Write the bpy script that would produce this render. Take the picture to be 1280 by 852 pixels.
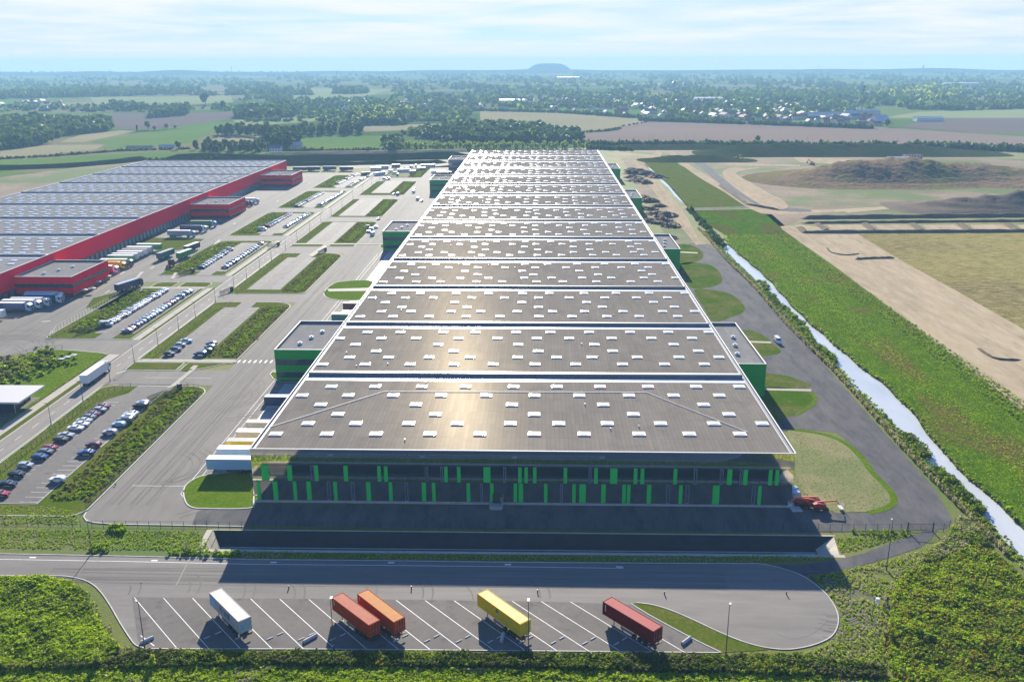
import bpy, bmesh, math, random
from math import radians, sin, cos, tan, atan, atan2, pi, sqrt, hypot
from mathutils import Vector, Matrix
import numpy as np
for o in list(bpy.data.objects): bpy.data.objects.remove(o)
S = bpy.context.scene
COL = S.collection
# ---------------------------------------------------------------- camera
F_PX, CAM_H, HORIZON_Y, ROLL, HEAD = 1130.0, 100.0, 75.5, -0.0035, radians(-1.705)
PITCH = atan((426 - HORIZON_Y) / F_PX)
_Fh = Vector((sin(HEAD), cos(HEAD), 0)); _Rh = Vector((cos(HEAD), -sin(HEAD), 0)); _Z = Vector((0, 0, 1))
CF = _Fh * cos(PITCH) - _Z * sin(PITCH); _U = _Fh * sin(PITCH) + _Z * cos(PITCH)
CR = _Rh * cos(ROLL) + _U * sin(ROLL); CU = -_Rh * sin(ROLL) + _U * cos(ROLL)
cd = bpy.data.cameras.new('camera'); cam = bpy.data.objects.new('camera', cd); COL.objects.link(cam)
cd.sensor_width = 36; cd.lens = 36 * F_PX / 1280; cd.clip_start = 1; cd.clip_end = 60000
m3 = Matrix((CR, CU, -CF)).transposed()
cam.matrix_world = Matrix.Translation((0, 0, CAM_H)) @ m3.to_4x4()
S.camera = cam
# ---------------------------------------------------------------- sky and sun
SUN_EL, SUN_AZ = radians(21.5), radians(-5.2)      # azimuth from +Y towards +X
S.view_settings.view_transform = 'Standard'; S.view_settings.look = 'None'
S.view_settings.exposure = 1.38; S.view_settings.gamma = 1; S.view_settings.use_curve_mapping = False
W = bpy.data.worlds.new('World'); S.world = W; W.use_nodes = True
nt = W.node_tree; nt.nodes.clear()
def N(t, **k):
    n = nt.nodes.new(t)
    for a, b in k.items(): setattr(n, a, b)
    return n
out = N('ShaderNodeOutputWorld'); bg = N('ShaderNodeBackground')
sky = N('ShaderNodeTexSky', sky_type='NISHITA'); sky.sun_disc = False
sky.sun_elevation = SUN_EL; sky.sun_rotation = SUN_AZ; sky.altitude = 100; sky.air_density = 1.0; sky.dust_density = 0.3; sky.ozone_density = 4.0
tc = N('ShaderNodeTexCoord'); sep = N('ShaderNodeSeparateXYZ'); nt.links.new(tc.outputs['Generated'], sep.inputs[0])
mx = N('ShaderNodeMath', operation='ADD'); mx.inputs[1].default_value = 0.05; nt.links.new(sep.outputs['Z'], mx.inputs[0])
dx = N('ShaderNodeMath', operation='DIVIDE'); dy = N('ShaderNodeMath', operation='DIVIDE')
nt.links.new(sep.outputs['X'], dx.inputs[0]); nt.links.new(mx.outputs[0], dx.inputs[1])
nt.links.new(sep.outputs['Y'], dy.inputs[0]); nt.links.new(mx.outputs[0], dy.inputs[1])
cmb = N('ShaderNodeCombineXYZ'); nt.links.new(dx.outputs[0], cmb.inputs[0]); nt.links.new(dy.outputs[0], cmb.inputs[1])
nz = N('ShaderNodeTexNoise'); nz.inputs['Scale'].default_value = 0.42; nz.inputs['Detail'].default_value = 9; nz.inputs['Roughness'].default_value = 0.58
nz.inputs['Distortion'].default_value = 0.3
nt.links.new(cmb.outputs[0], nz.inputs['Vector'])
cr = N('ShaderNodeValToRGB'); cr.color_ramp.elements[0].position = 0.31; cr.color_ramp.elements[1].position = 0.60
nt.links.new(nz.outputs['Fac'], cr.inputs[0])
el = N('ShaderNodeMapRange'); el.inputs['From Min'].default_value = 0.08; el.inputs['From Max'].default_value = 0.30; el.inputs['To Min'].default_value = 0.92; el.inputs['To Max'].default_value = 0.08; nt.links.new(sep.outputs['Z'], el.inputs['Value'])
lowb = N('ShaderNodeMapRange'); lowb.inputs['From Min'].default_value = 0.002; lowb.inputs['From Max'].default_value = 0.030; lowb.inputs['To Min'].default_value = 1.0; lowb.inputs['To Max'].default_value = 0.0; nt.links.new(sep.outputs['Z'], lowb.inputs['Value'])
cmx = N('ShaderNodeMath', operation='MAXIMUM'); nt.links.new(lowb.outputs[0], cmx.inputs[0]); nt.links.new(cr.outputs[0], cmx.inputs[1])
cm = N('ShaderNodeMath', operation='MULTIPLY'); nt.links.new(el.outputs[0], cm.inputs[1]); nt.links.new(cmx.outputs[0], cm.inputs[0])
mix = N('ShaderNodeMix', data_type='RGBA'); nt.links.new(cm.outputs[0], mix.inputs['Factor'])
gap = N('ShaderNodeMix', data_type='RGBA'); gf = N('ShaderNodeMapRange'); gf.inputs['From Min'].default_value = 0.08; gf.inputs['From Max'].default_value = 0.25; gf.inputs['To Min'].default_value = 0.85; gf.inputs['To Max'].default_value = 0.0
nt.links.new(sep.outputs['Z'], gf.inputs['Value']); nt.links.new(gf.outputs[0], gap.inputs['Factor']); tint = N('ShaderNodeVectorMath', operation='MULTIPLY'); nt.links.new(sky.outputs[0], tint.inputs[0]); tint.inputs[1].default_value = (0.38, 0.85, 1.5); nt.links.new(tint.outputs[0], gap.inputs['A']); gap.inputs['B'].default_value = (3.9, 5.0, 6.3, 1)
nt.links.new(gap.outputs['Result'], mix.inputs['A']); hc = N('ShaderNodeMix', data_type='RGBA'); nt.links.new(lowb.outputs[0], hc.inputs['Factor']); hc.inputs['A'].default_value = (6.7, 6.9, 7.0, 1); hc.inputs['B'].default_value = (6.0, 6.4, 6.7, 1); nt.links.new(hc.outputs['Result'], mix.inputs['B'])
nt.links.new(mix.outputs['Result'], bg.inputs['Color']); bg.inputs['Strength'].default_value = 0.055
nt.links.new(bg.outputs[0], out.inputs[0])
sl = bpy.data.lights.new('sun', 'SUN'); sl.energy = 5.0; sl.angle = radians(0.53); sl.color = (1, 0.92, 0.78)
so = bpy.data.objects.new('sun', sl); COL.objects.link(so)
SUNDIR = Vector((sin(SUN_AZ) * cos(SUN_EL), cos(SUN_AZ) * cos(SUN_EL), sin(SUN_EL)))
so.rotation_euler = SUNDIR.to_track_quat('Z', 'Y').to_euler(); so.location = (0, 0, 300)
S.render.engine = 'CYCLES'
S.cycles.max_bounces = 6; S.cycles.diffuse_bounces = 2; S.cycles.glossy_bounces = 3; S.cycles.transmission_bounces = 3
S.cycles.transparent_max_bounces = 12; S.cycles.volume_bounces = 1
# ---------------------------------------------------------------- helpers
rnd = random.Random(7)
def G(px, py, z=0.0):
    """ground point seen at a place of the 1280x852 photograph, at height z"""
    d = CF * F_PX + CR * (px - 640) - CU * (py - 426); t = (z - CAM_H) / d.z
    return (d.x * t, d.y * t)
def GP(pts, z=0.0): return [G(p[0], p[1], z) for p in pts]
def smooth(pts, n=6, closed=True):
    out_ = []; L = len(pts)
    rng = range(L) if closed else range(L - 1)
    for i in rng:
        p = [Vector(pts[(i + k) % L] if closed else pts[min(max(i + k, 0), L - 1)]) for k in (-1, 0, 1, 2)]
        for j in range(n):
            t = j / n
            v = 0.5 * ((2 * p[1]) + (-p[0] + p[2]) * t + (2 * p[0] - 5 * p[1] + 4 * p[2] - p[3]) * t * t + (-p[0] + 3 * p[1] - 3 * p[2] + p[3]) * t ** 3)
            out_.append((v.x, v.y))
    if not closed: out_.append(tuple(pts[-1]))
    return out_
def tag(o, label=None, cat=None, group=None, kind=None):
    if label: o['label'] = label
    if cat: o['category'] = cat
    if group: o['group'] = group
    if kind: o['kind'] = kind
    return o
def empty(name, loc, rz=0, label=None, cat=None, group=None):
    o = bpy.data.objects.new(name, None); COL.objects.link(o); o.location = loc; o.rotation_euler = (0, 0, rz); o.empty_display_size = 0.1
    return tag(o, label, cat, group)
def kids(o): return KIDS.get(o.name, [])
KIDS = {}
def setparent(o, p):
    o.parent = p; KIDS.setdefault(p.name, []).append(o)
def copy_tree(o, parent=None):
    c = o.copy(); COL.objects.link(c)
    if parent is not None: setparent(c, parent)
    for ch in list(kids(o)): copy_tree(ch, c)
    return c
class MB:
    """collects boxes, bars, tubes, quads; build() links them as one mesh object"""
    def __init__(s): s.v = []; s.f = []; s.m = []
    def face(s, pts, mi=0):
        b = len(s.v); s.v += [tuple(p) for p in pts]; s.f.append(tuple(range(b, b + len(pts)))); s.m.append(mi); return s
    def box(s, x0, x1, y0, y1, z0, z1, mi=0, skip=''):
        b = len(s.v)
        s.v += [(x0, y0, z0), (x1, y0, z0), (x1, y1, z0), (x0, y1, z0), (x0, y0, z1), (x1, y0, z1), (x1, y1, z1), (x0, y1, z1)]
        F = {'b': (0, 3, 2, 1), 't': (4, 5, 6, 7), 's': (0, 1, 5, 4), 'e': (1, 2, 6, 5), 'n': (2, 3, 7, 6), 'w': (3, 0, 4, 7)}
        for k, f in F.items():
            if k not in skip: s.f.append(tuple(b + i for i in f)); s.m.append(mi)
        return s
    def bar(s, a, b, r, n=6, r2=None, mi=0, cap=True):
        a = Vector(a); b = Vector(b); d = (b - a).normalized(); r2 = r if r2 is None else r2
        u = d.orthogonal().normalized(); w = d.cross(u); k = len(s.v)
        for c, rr in ((a, r), (b, r2)):
            for i in range(n):
                t = 2 * pi * i / n; s.v.append(tuple(c + u * cos(t) * rr + w * sin(t) * rr))
        for i in range(n):
            j = (i + 1) % n; s.f.append((k + i, k + j, k + n + j, k + n + i)); s.m.append(mi)
        if cap:
            s.f.append(tuple(k + n - 1 - i for i in range(n))); s.m.append(mi); s.f.append(tuple(k + n + i for i in range(n))); s.m.append(mi)
        return s
    def strip(s, line, w, z, mi=0, off=0.0, h=None):
        """flat band along a polyline (x,y); with h a raised band with sides"""
        L = [Vector((p[0], p[1])) for p in line]; n = len(L); A = []; B = []
        for i in range(n):
            d = (L[min(i + 1, n - 1)] - L[max(i - 1, 0)])
            if d.length < 1e-6: d = Vector((1, 0))
            d.normalize(); q = Vector((-d.y, d.x)); A.append(L[i] + q * (off - w / 2)); B.append(L[i] + q * (off + w / 2))
        for i in range(n - 1):
            zt = z if h is None else h
            s.face([(A[i].x, A[i].y, zt), (A[i + 1].x, A[i + 1].y, zt), (B[i + 1].x, B[i + 1].y, zt), (B[i].x, B[i].y, zt)], mi)
            if h is not None:
                s.face([(A[i].x, A[i].y, z), (A[i + 1].x, A[i + 1].y, z), (A[i + 1].x, A[i + 1].y, h), (A[i].x, A[i].y, h)], mi)
                s.face([(B[i].x, B[i].y, h), (B[i + 1].x, B[i + 1].y, h), (B[i + 1].x, B[i + 1].y, z), (B[i].x, B[i].y, z)], mi)
        return s
    def extr(s, prof, y0, y1, mi=0, ax='y'):
        """closed profile [(x,z)] extruded between y0 and y1"""
        b = len(s.v); n = len(prof)
        for y in (y0, y1):
            for p in prof: s.v.append((p[0], y, p[1]) if ax == 'y' else (y, p[0], p[1]))
        for i in range(n):
            j = (i + 1) % n; s.f.append((b + i, b + j, b + n + j, b + n + i)); s.m.append(mi)
        s.f.append(tuple(b + n - 1 - i for i in range(n))); s.m.append(mi); s.f.append(tuple(b + n + i for i in range(n))); s.m.append(mi)
        return s
    def xf(s, M): s.v = [tuple(M @ Vector(p)) for p in s.v]; return s
    def mesh(s, name, mats):
        me = bpy.data.meshes.new(name); me.from_pydata(s.v, [], s.f)
        for m in (mats if isinstance(mats, (list, tuple)) else [mats]): me.materials.append(m)
        if any(s.m): me.polygons.foreach_set('material_index', s.m)
        bm = bmesh.new(); bm.from_mesh(me); bmesh.ops.recalc_face_normals(bm, faces=bm.faces); bm.to_mesh(me); bm.free()
        me.update(); return me
    def build(s, name, mats, parent=None, loc=None, rz=0, label=None, cat=None, group=None, kind=None, raw=False):
        me = s.mesh(name, mats); o = bpy.data.objects.new(name, me); COL.objects.link(o)
        if parent is not None: setparent(o, parent)
        if loc is not None: o.location = loc
        if rz: o.rotation_euler = (0, 0, rz)
        return tag(o, label, cat, group, kind)
def flat(name, polys, z, mat, holes=(), label=None):
    """one horizontal sheet (structure) from one or several outlines in metres"""
    bm = bmesh.new()
    for pts in polys:
        vs = [bm.verts.new((p[0], p[1], z)) for p in pts]; E = [bm.edges.new((vs[i], vs[(i + 1) % len(vs)])) for i in range(len(vs))]
        for hpts in holes:
            hv = [bm.verts.new((p[0], p[1], z)) for p in hpts]; E += [bm.edges.new((hv[i], hv[(i + 1) % len(hv)])) for i in range(len(hv))]
        bmesh.ops.triangle_fill(bm, use_beauty=True, edges=E)
    for f in bm.faces:
        f.normal_update()
        if f.normal.z < 0: f.normal_flip()
    me = bpy.data.meshes.new(name); bm.to_mesh(me); bm.free(); me.materials.append(mat)
    o = bpy.data.objects.new(name, me); COL.objects.link(o); o['kind'] = 'structure'
    if label: o['label'] = label
    return o
# ---------------------------------------------------------------- materials
MC = {}
def mat(name, c, rough=0.7, metal=0.0, spec=0.5, c2=None, scale=1.0, c3=None, scale3=20.0, amt3=0.35, bump=0.0, bscale=None, lo=0.35, hi=0.65, stretch=None,
        emis=None, bdist=0.1, coat=0.0, detail=6, rvar=0.0, c4=None, scale4=0.03, lo4=0.42, hi4=0.62):
    m = bpy.data.materials.new(name); m.use_nodes = True; t = m.node_tree; b = t.nodes['Principled BSDF']; L = t.links.new
    b.inputs['Roughness'].default_value = rough; b.inputs['Metallic'].default_value = metal; b.inputs['Specular IOR Level'].default_value = spec
    b.inputs['Coat Weight'].default_value = coat
    b.inputs['Base Color'].default_value = (*c, 1)
    co = t.nodes.new('ShaderNodeTexCoord'); vec = co.outputs['Object']
    if stretch:
        mp = t.nodes.new('ShaderNodeMapping'); mp.inputs['Scale'].default_value = stretch; L(vec, mp.inputs[0]); vec = mp.outputs[0]
    def noise(sc, det=detail, ro=0.6):
        n = t.nodes.new('ShaderNodeTexNoise'); n.inputs['Scale'].default_value = sc; n.inputs['Detail'].default_value = det; n.inputs['Roughness'].default_value = ro; L(vec, n.inputs['Vector']); return n.outputs['Fac']
    def ramp(f, a, bb):
        r = t.nodes.new('ShaderNodeMapRange'); r.inputs['From Min'].default_value = a; r.inputs['From Max'].default_value = bb; L(f, r.inputs['Value']); return r.outputs[0]
    def mixc(f, A, B, mode='MIX'):
        x = t.nodes.new('ShaderNodeMix'); x.data_type = 'RGBA'; x.blend_type = mode
        if isinstance(f, (int, float)): x.inputs['Factor'].default_value = f
        else: L(f, x.inputs['Factor'])
        for s_, v in (('A', A), ('B', B)):
            if isinstance(v, tuple): x.inputs[s_].default_value = (*v, 1)
            else: L(v, x.inputs[s_])
        return x.outputs['Result']
    cur = c
    if c2: cur = mixc(ramp(noise(scale), lo, hi), c, c2)
    if c4: cur = mixc(ramp(noise(scale4, 4), lo4, hi4), cur, c4)
    if c3:
        f = ramp(noise(scale3, 3, 0.7), 0.3, 0.7); mul = t.nodes.new('ShaderNodeMath'); mul.operation = 'MULTIPLY'; mul.inputs[1].default_value = amt3; L(f, mul.inputs[0])
        cur = mixc(mul.outputs[0], cur, c3)
    if not isinstance(cur, tuple): L(cur, b.inputs['Base Color'])
    if rvar:
        r = t.nodes.new('ShaderNodeMapRange'); r.inputs['To Min'].default_value = rough - rvar; r.inputs['To Max'].default_value = rough + rvar; L(noise(scale * 2), r.inputs['Value']); L(r.outputs[0], b.inputs['Roughness'])
    if bump:
        bp = t.nodes.new('ShaderNodeBump'); bp.inputs['Strength'].default_value = bump; bp.inputs['Distance'].default_value = bdist; L(noise(bscale or scale3, 3), bp.inputs['Height']); L(bp.outputs[0], b.inputs['Normal'])
    if emis: b.inputs['Emission Color'].default_value = (*emis[0], 1); b.inputs['Emission Strength'].default_value = emis[1]
    MC[name] = m; return m
def nodes_of(m): return m.node_tree, m.node_tree.nodes['Principled BSDF']
# ground
mat('ground_rough', (0.118, 0.124, 0.020), 0.95, c2=(0.312, 0.215, 0.078), scale=0.06, c3=(0.070, 0.111, 0.011), scale3=0.9, amt3=0.7, bump=0.5, bscale=2.5, bdist=0.25, spec=0.2, c4=(0.078, 0.130, 0.013), scale4=0.015)
mat('farmland', (0.06, 0.085, 0.03), 0.95, c2=(0.11, 0.11, 0.05), scale=0.004, c3=(0.03, 0.06, 0.02), scale3=0.02, amt3=0.6, spec=0.0)
mat('grass_lush', (0.10, 0.17, 0.008), 0.9, c2=(0.15, 0.19, 0.025), scale=0.2, c3=(0.04, 0.095, 0.004), scale3=1.3, amt3=0.7, bump=0.6, bscale=2.5, bdist=0.25, spec=0.0)
mat('grass_verge', (0.09, 0.135, 0.008), 0.9, c2=(0.17, 0.15, 0.045), scale=0.15, c3=(0.035, 0.07, 0.006), scale3=1.4, amt3=0.7, bump=0.5, bscale=2.5, bdist=0.2, spec=0.0)
mat('grass_dry', (0.184, 0.172, 0.069), 0.95, c2=(0.115, 0.138, 0.034), scale=0.10, c3=(0.287, 0.230, 0.115), scale3=1.2, amt3=0.55, bump=0.5, bscale=2.2, bdist=0.25, spec=0.15, c4=(0.057, 0.115, 0.011), scale4=0.05)
mat('grass_band', (0.115, 0.20, 0.004), 0.95, c2=(0.055, 0.12, 0.004), scale=0.22, c3=(0.03, 0.06, 0.006), scale3=0.9, amt3=0.75, bump=0.8, bscale=1.2, bdist=0.5, spec=0.0, c4=(0.15, 0.10, 0.035), scale4=0.045, lo4=0.52, hi4=0.66, stretch=(1, .5, 1))
mat('stubble', (0.22, 0.185, 0.055), 0.95, c2=(0.12, 0.115, 0.03), scale=0.12, c3=(0.40, 0.33, 0.14), scale3=0.42, amt3=0.8, bump=0.6, bscale=1.0, bdist=0.4, spec=0.0, c4=(0.10, 0.075, 0.035), scale4=0.014, lo4=0.42, hi4=0.58, stretch=(0.4, 1, 1))
mat('sand', (0.40, 0.31, 0.195), 0.95, c2=(0.30, 0.235, 0.145), scale=0.06, c3=(0.50, 0.41, 0.28), scale3=0.30, amt3=0.65, bump=0.5, bscale=0.7, bdist=0.2, spec=0.0, c4=(0.25, 0.20, 0.125), scale4=0.16, lo4=0.55, hi4=0.72, stretch=(1, 0.22, 1))
mat('soil', (0.21, 0.15, 0.095), 0.95, c2=(0.30, 0.225, 0.145), scale=0.03, c3=(0.12, 0.09, 0.065), scale3=0.25, amt3=0.5, bump=0.5, bscale=0.5, bdist=0.5, spec=0.05, c4=(0.10, 0.155, 0.03), scale4=0.010, lo4=0.46, hi4=0.58)
mat('soil_dark', (0.115, 0.085, 0.062), 0.95, c2=(0.17, 0.125, 0.085), scale=0.08, c3=(0.075, 0.058, 0.045), scale3=0.5, amt3=0.5, bump=0.7, bscale=0.6, bdist=0.5, spec=0.05)
mat('soil_hill', (0.20, 0.135, 0.08), 0.95, c2=(0.11, 0.085, 0.05), scale=0.05, c3=(0.28, 0.20, 0.12), scale3=0.3, amt3=0.6, bump=1.0, bscale=0.25, bdist=1.5, spec=0.0, c4=(0.12, 0.13, 0.035), scale4=0.022, lo4=0.5, hi4=0.6)
mat('tyre_mark', (0.14, 0.128, 0.112), 0.85, spec=0.05, c2=(0.17, 0.156, 0.135), scale=0.12)
mat('asphalt_bay', (0.135, 0.122, 0.108), 0.85, c2=(0.165, 0.149, 0.13), scale=0.12, c3=(0.10, 0.092, 0.083), scale3=0.7, amt3=0.45, bump=0.15, bscale=5, bdist=0.03, spec=0.1, c4=(0.085, 0.078, 0.072), scale4=0.28, lo4=0.56, hi4=0.72)
mat('grass_patchy', (0.10, 0.13, 0.018), 0.95, c2=(0.20, 0.165, 0.07), scale=0.16, c3=(0.045, 0.08, 0.008), scale3=0.9, amt3=0.75, bump=0.6, bscale=1.8, bdist=0.25, spec=0.0, c4=(0.06, 0.13, 0.005), scale4=0.07)
mat('berm_grass', (0.045, 0.065, 0.02), 0.95, c2=(0.075, 0.07, 0.03), scale=0.03, c3=(0.022, 0.038, 0.012), scale3=0.3, amt3=0.6, bump=0.6, bscale=0.4, bdist=0.6, spec=0.0)
mat('gravel_track', (0.075, 0.077, 0.085), 0.95, c2=(0.11, 0.108, 0.108), scale=0.09, c3=(0.20, 0.175, 0.14), scale3=0.4, amt3=0.35, bump=0.5, bscale=3, bdist=0.08, spec=0.05, c4=(0.06, 0.063, 0.072), scale4=0.25, stretch=(1, 0.3, 1))
mat('asphalt', (0.131, 0.122, 0.110), 0.8, c2=(0.175, 0.163, 0.144), scale=0.07, c3=(0.106, 0.100, 0.094), scale3=0.6, amt3=0.5, bump=0.15, bscale=5, bdist=0.03, spec=0.35, c4=(0.194, 0.181, 0.163), scale4=0.02)
mat('asphalt_lot', (0.115, 0.104, 0.094), 0.85, c2=(0.14, 0.127, 0.114), scale=0.12, c3=(0.085, 0.078, 0.072), scale3=0.7, amt3=0.45, bump=0.15, bscale=5, bdist=0.03, spec=0.2, c4=(0.07, 0.066, 0.062), scale4=0.28, lo4=0.56, hi4=0.70)
mat('asphalt_lane', (0.150, 0.137, 0.120), 0.85, c2=(0.20, 0.183, 0.158), scale=0.16, c3=(0.105, 0.098, 0.09), scale3=0.5, amt3=0.5, bump=0.15, bscale=5, bdist=0.03, spec=0.2, c4=(0.21, 0.19, 0.165), scale4=0.05, stretch=(0.16, 1, 1))
mat('asphalt_yard', (0.215, 0.195, 0.165), 0.85, c2=(0.16, 0.148, 0.128), scale=0.06, c3=(0.13, 0.122, 0.108), scale3=0.45, amt3=0.5, bump=0.12, bscale=4, bdist=0.03, spec=0.08, stretch=(1, 0.22, 1), c4=(0.205, 0.19, 0.162), scale4=0.03)
mat('concrete_road', (0.27, 0.245, 0.205), 0.85, c2=(0.21, 0.19, 0.165), scale=0.08, c3=(0.15, 0.14, 0.125), scale3=0.7, amt3=0.4, spec=0.06, stretch=(1, 0.08, 1))
mat('footpath', (0.42, 0.385, 0.31), 0.85, c2=(0.36, 0.33, 0.27), scale=0.3, spec=0.06)
mat('kerb', (0.5, 0.48, 0.44), 0.8, c2=(0.38, 0.36, 0.33), scale=0.6)
mat('paint', (0.74, 0.72, 0.67), 0.7, c2=(0.5, 0.48, 0.44), scale=1.2, lo=0.45, hi=0.8)
mat('seal', (0.055, 0.052, 0.05), 0.6)
mat('liner', (0.008, 0.009, 0.011), 0.6, c2=(0.018, 0.018, 0.02), scale=0.3)
mat('pit_soil', (0.42, 0.37, 0.29), 0.9, c2=(0.30, 0.27, 0.21), scale=0.4, c3=(0.5, 0.46, 0.38), scale3=1.2)
mat('water', (0.52, 0.53, 0.51), 0.2, spec=0.35, bump=0.05, bscale=1.0, bdist=0.02, c2=(0.42, 0.44, 0.42), scale=0.1, stretch=(1, .3, 1))
mat('pond', (0.07, 0.10, 0.08), 0.06, spec=0.8)
mat('field_plough', (0.246, 0.184, 0.143), 0.95, c2=(0.205, 0.156, 0.123), scale=0.004, stretch=(0.3, 1, 1), spec=0.0)
mat('field_tan', (0.295, 0.254, 0.139), 0.95, c2=(0.246, 0.221, 0.123), scale=0.006, spec=0.0)
mat('field_green', (0.098, 0.172, 0.037), 0.95, c2=(0.131, 0.189, 0.049), scale=0.01, spec=0.0)
mat('field_pale', (0.246, 0.262, 0.123), 0.95, c2=(0.205, 0.246, 0.107), scale=0.005, spec=0.0)
mat('field_brown', (0.164, 0.127, 0.107), 0.95, c2=(0.139, 0.115, 0.098), scale=0.005, spec=0.0)
# patchwork of small fields on the far plain
t, b = nodes_of(MC['farmland']); co = t.nodes.new('ShaderNodeTexCoord'); mp = t.nodes.new('ShaderNodeMapping'); mp.inputs['Scale'].default_value = (0.0021, 0.0042, 1); mp.inputs['Rotation'].default_value = (0, 0, 0.35)
vo = t.nodes.new('ShaderNodeTexVoronoi'); vo.voronoi_dimensions = '2D'; vo.inputs['Scale'].default_value = 1.0; vo.inputs['Randomness'].default_value = 0.8; t.links.new(co.outputs['Object'], mp.inputs[0]); t.links.new(mp.outputs[0], vo.inputs['Vector'])
sc_ = t.nodes.new('ShaderNodeSeparateColor'); t.links.new(vo.outputs['Color'], sc_.inputs[0]); rp = t.nodes.new('ShaderNodeValToRGB'); rp.color_ramp.interpolation = 'CONSTANT'
for pos_, c_ in ((0.0, (.10, .17, .035)), (.22, (.28, .24, .13)), (.36, (.13, .24, .05)), (.52, (.07, .12, .03)), (.68, (.22, .17, .12)), (.8, (.17, .23, .07)), (.92, (.33, .29, .17))):
    e_ = rp.color_ramp.elements[0] if pos_ == 0 else rp.color_ramp.elements.new(pos_); e_.color = (*c_, 1); e_.position = pos_
rp.color_ramp.elements[-1].color = (.33, .29, .17, 1); t.links.new(sc_.outputs[0], rp.inputs[0]); mx_ = t.nodes.new('ShaderNodeMix'); mx_.data_type = 'RGBA'; mx_.inputs['Factor'].default_value = .55
t.links.new(b.inputs['Base Color'].links[0].from_socket, mx_.inputs['A']); t.links.new(rp.outputs[0], mx_.inputs['B']); t.links.new(mx_.outputs['Result'], b.inputs['Base Color'])
# building
mat('white_trim', (0.70, 0.69, 0.66), 0.6, spec=0.2)
mat('white_membrane', (0.72, 0.71, 0.68), 0.32, c2=(0.62, 0.60, 0.56), scale=0.4, spec=0.6)
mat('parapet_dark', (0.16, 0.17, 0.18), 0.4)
mat('skylight', (0.70, 0.70, 0.67), 0.22, spec=0.6)
mat('skylight_kerb', (0.6, 0.59, 0.56), 0.6)
mat('mirror_cladding', (0.84, 0.80, 0.71), 0.06, metal=1.0, bump=0.22, bscale=0.5, bdist=0.01, stretch=(0.15, 1, 1.2))
mat('green_panel', (0.02, 0.58, 0.085), 0.55, spec=0.2)
mat('green_paint', (0.010, 0.36, 0.04), 0.55, c2=(0.012, 0.33, 0.04), scale=0.4, spec=0.2)
mat('steel_frame', (0.20, 0.26, 0.32), 0.4, metal=0.5)
mat('red_panel', (0.86, 0.004, 0.05), 0.7, c2=(0.80, 0.004, 0.045), scale=0.05, spec=0.0)
mat('dock_dark', (0.045, 0.06, 0.065), 0.4, c2=(0.07, 0.085, 0.09), scale=0.3)
mat('glass', (0.035, 0.055, 0.065), 0.06, spec=0.8)
mat('concrete', (0.42, 0.41, 0.38), 0.8, c2=(0.34, 0.33, 0.31), scale=0.5)
mat('concrete_block', (0.55, 0.53, 0.49), 0.85, c2=(0.45, 0.43, 0.40), scale=1.5)
mat('dock_apron', (0.30, 0.32, 0.33), 0.7, c2=(0.26, 0.28, 0.30), scale=0.2)
mat('galv', (0.36, 0.37, 0.37), 0.45, metal=0.6)
mat('dark_post', (0.035, 0.045, 0.045), 0.5)
mat('fence_green', (0.02, 0.035, 0.03), 0.5)
mat('black_rubber', (0.02, 0.02, 0.02), 0.8)
mat('chrome_rim', (0.35, 0.35, 0.36), 0.35, metal=0.8)
mat('lamp_glass', (0.85, 0.87, 0.9), 0.15)
mat('red_glass', (0.35, 0.01, 0.01), 0.2)
mat('chassis', (0.05, 0.05, 0.055), 0.6)
mat('rust_red', (0.20, 0.04, 0.03), 0.7)
mat('timber', (0.20, 0.13, 0.07), 0.8)
mat('far_white', (0.62, 0.60, 0.56), 0.8)
mat('far_cream', (0.50, 0.43, 0.34), 0.85)
mat('far_brick', (0.30, 0.13, 0.09), 0.85)
mat('roof_tile', (0.26, 0.10, 0.07), 0.8)
mat('roof_slate', (0.11, 0.11, 0.12), 0.7)
mat('roof_pale', (0.45, 0.44, 0.42), 0.6)
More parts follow.
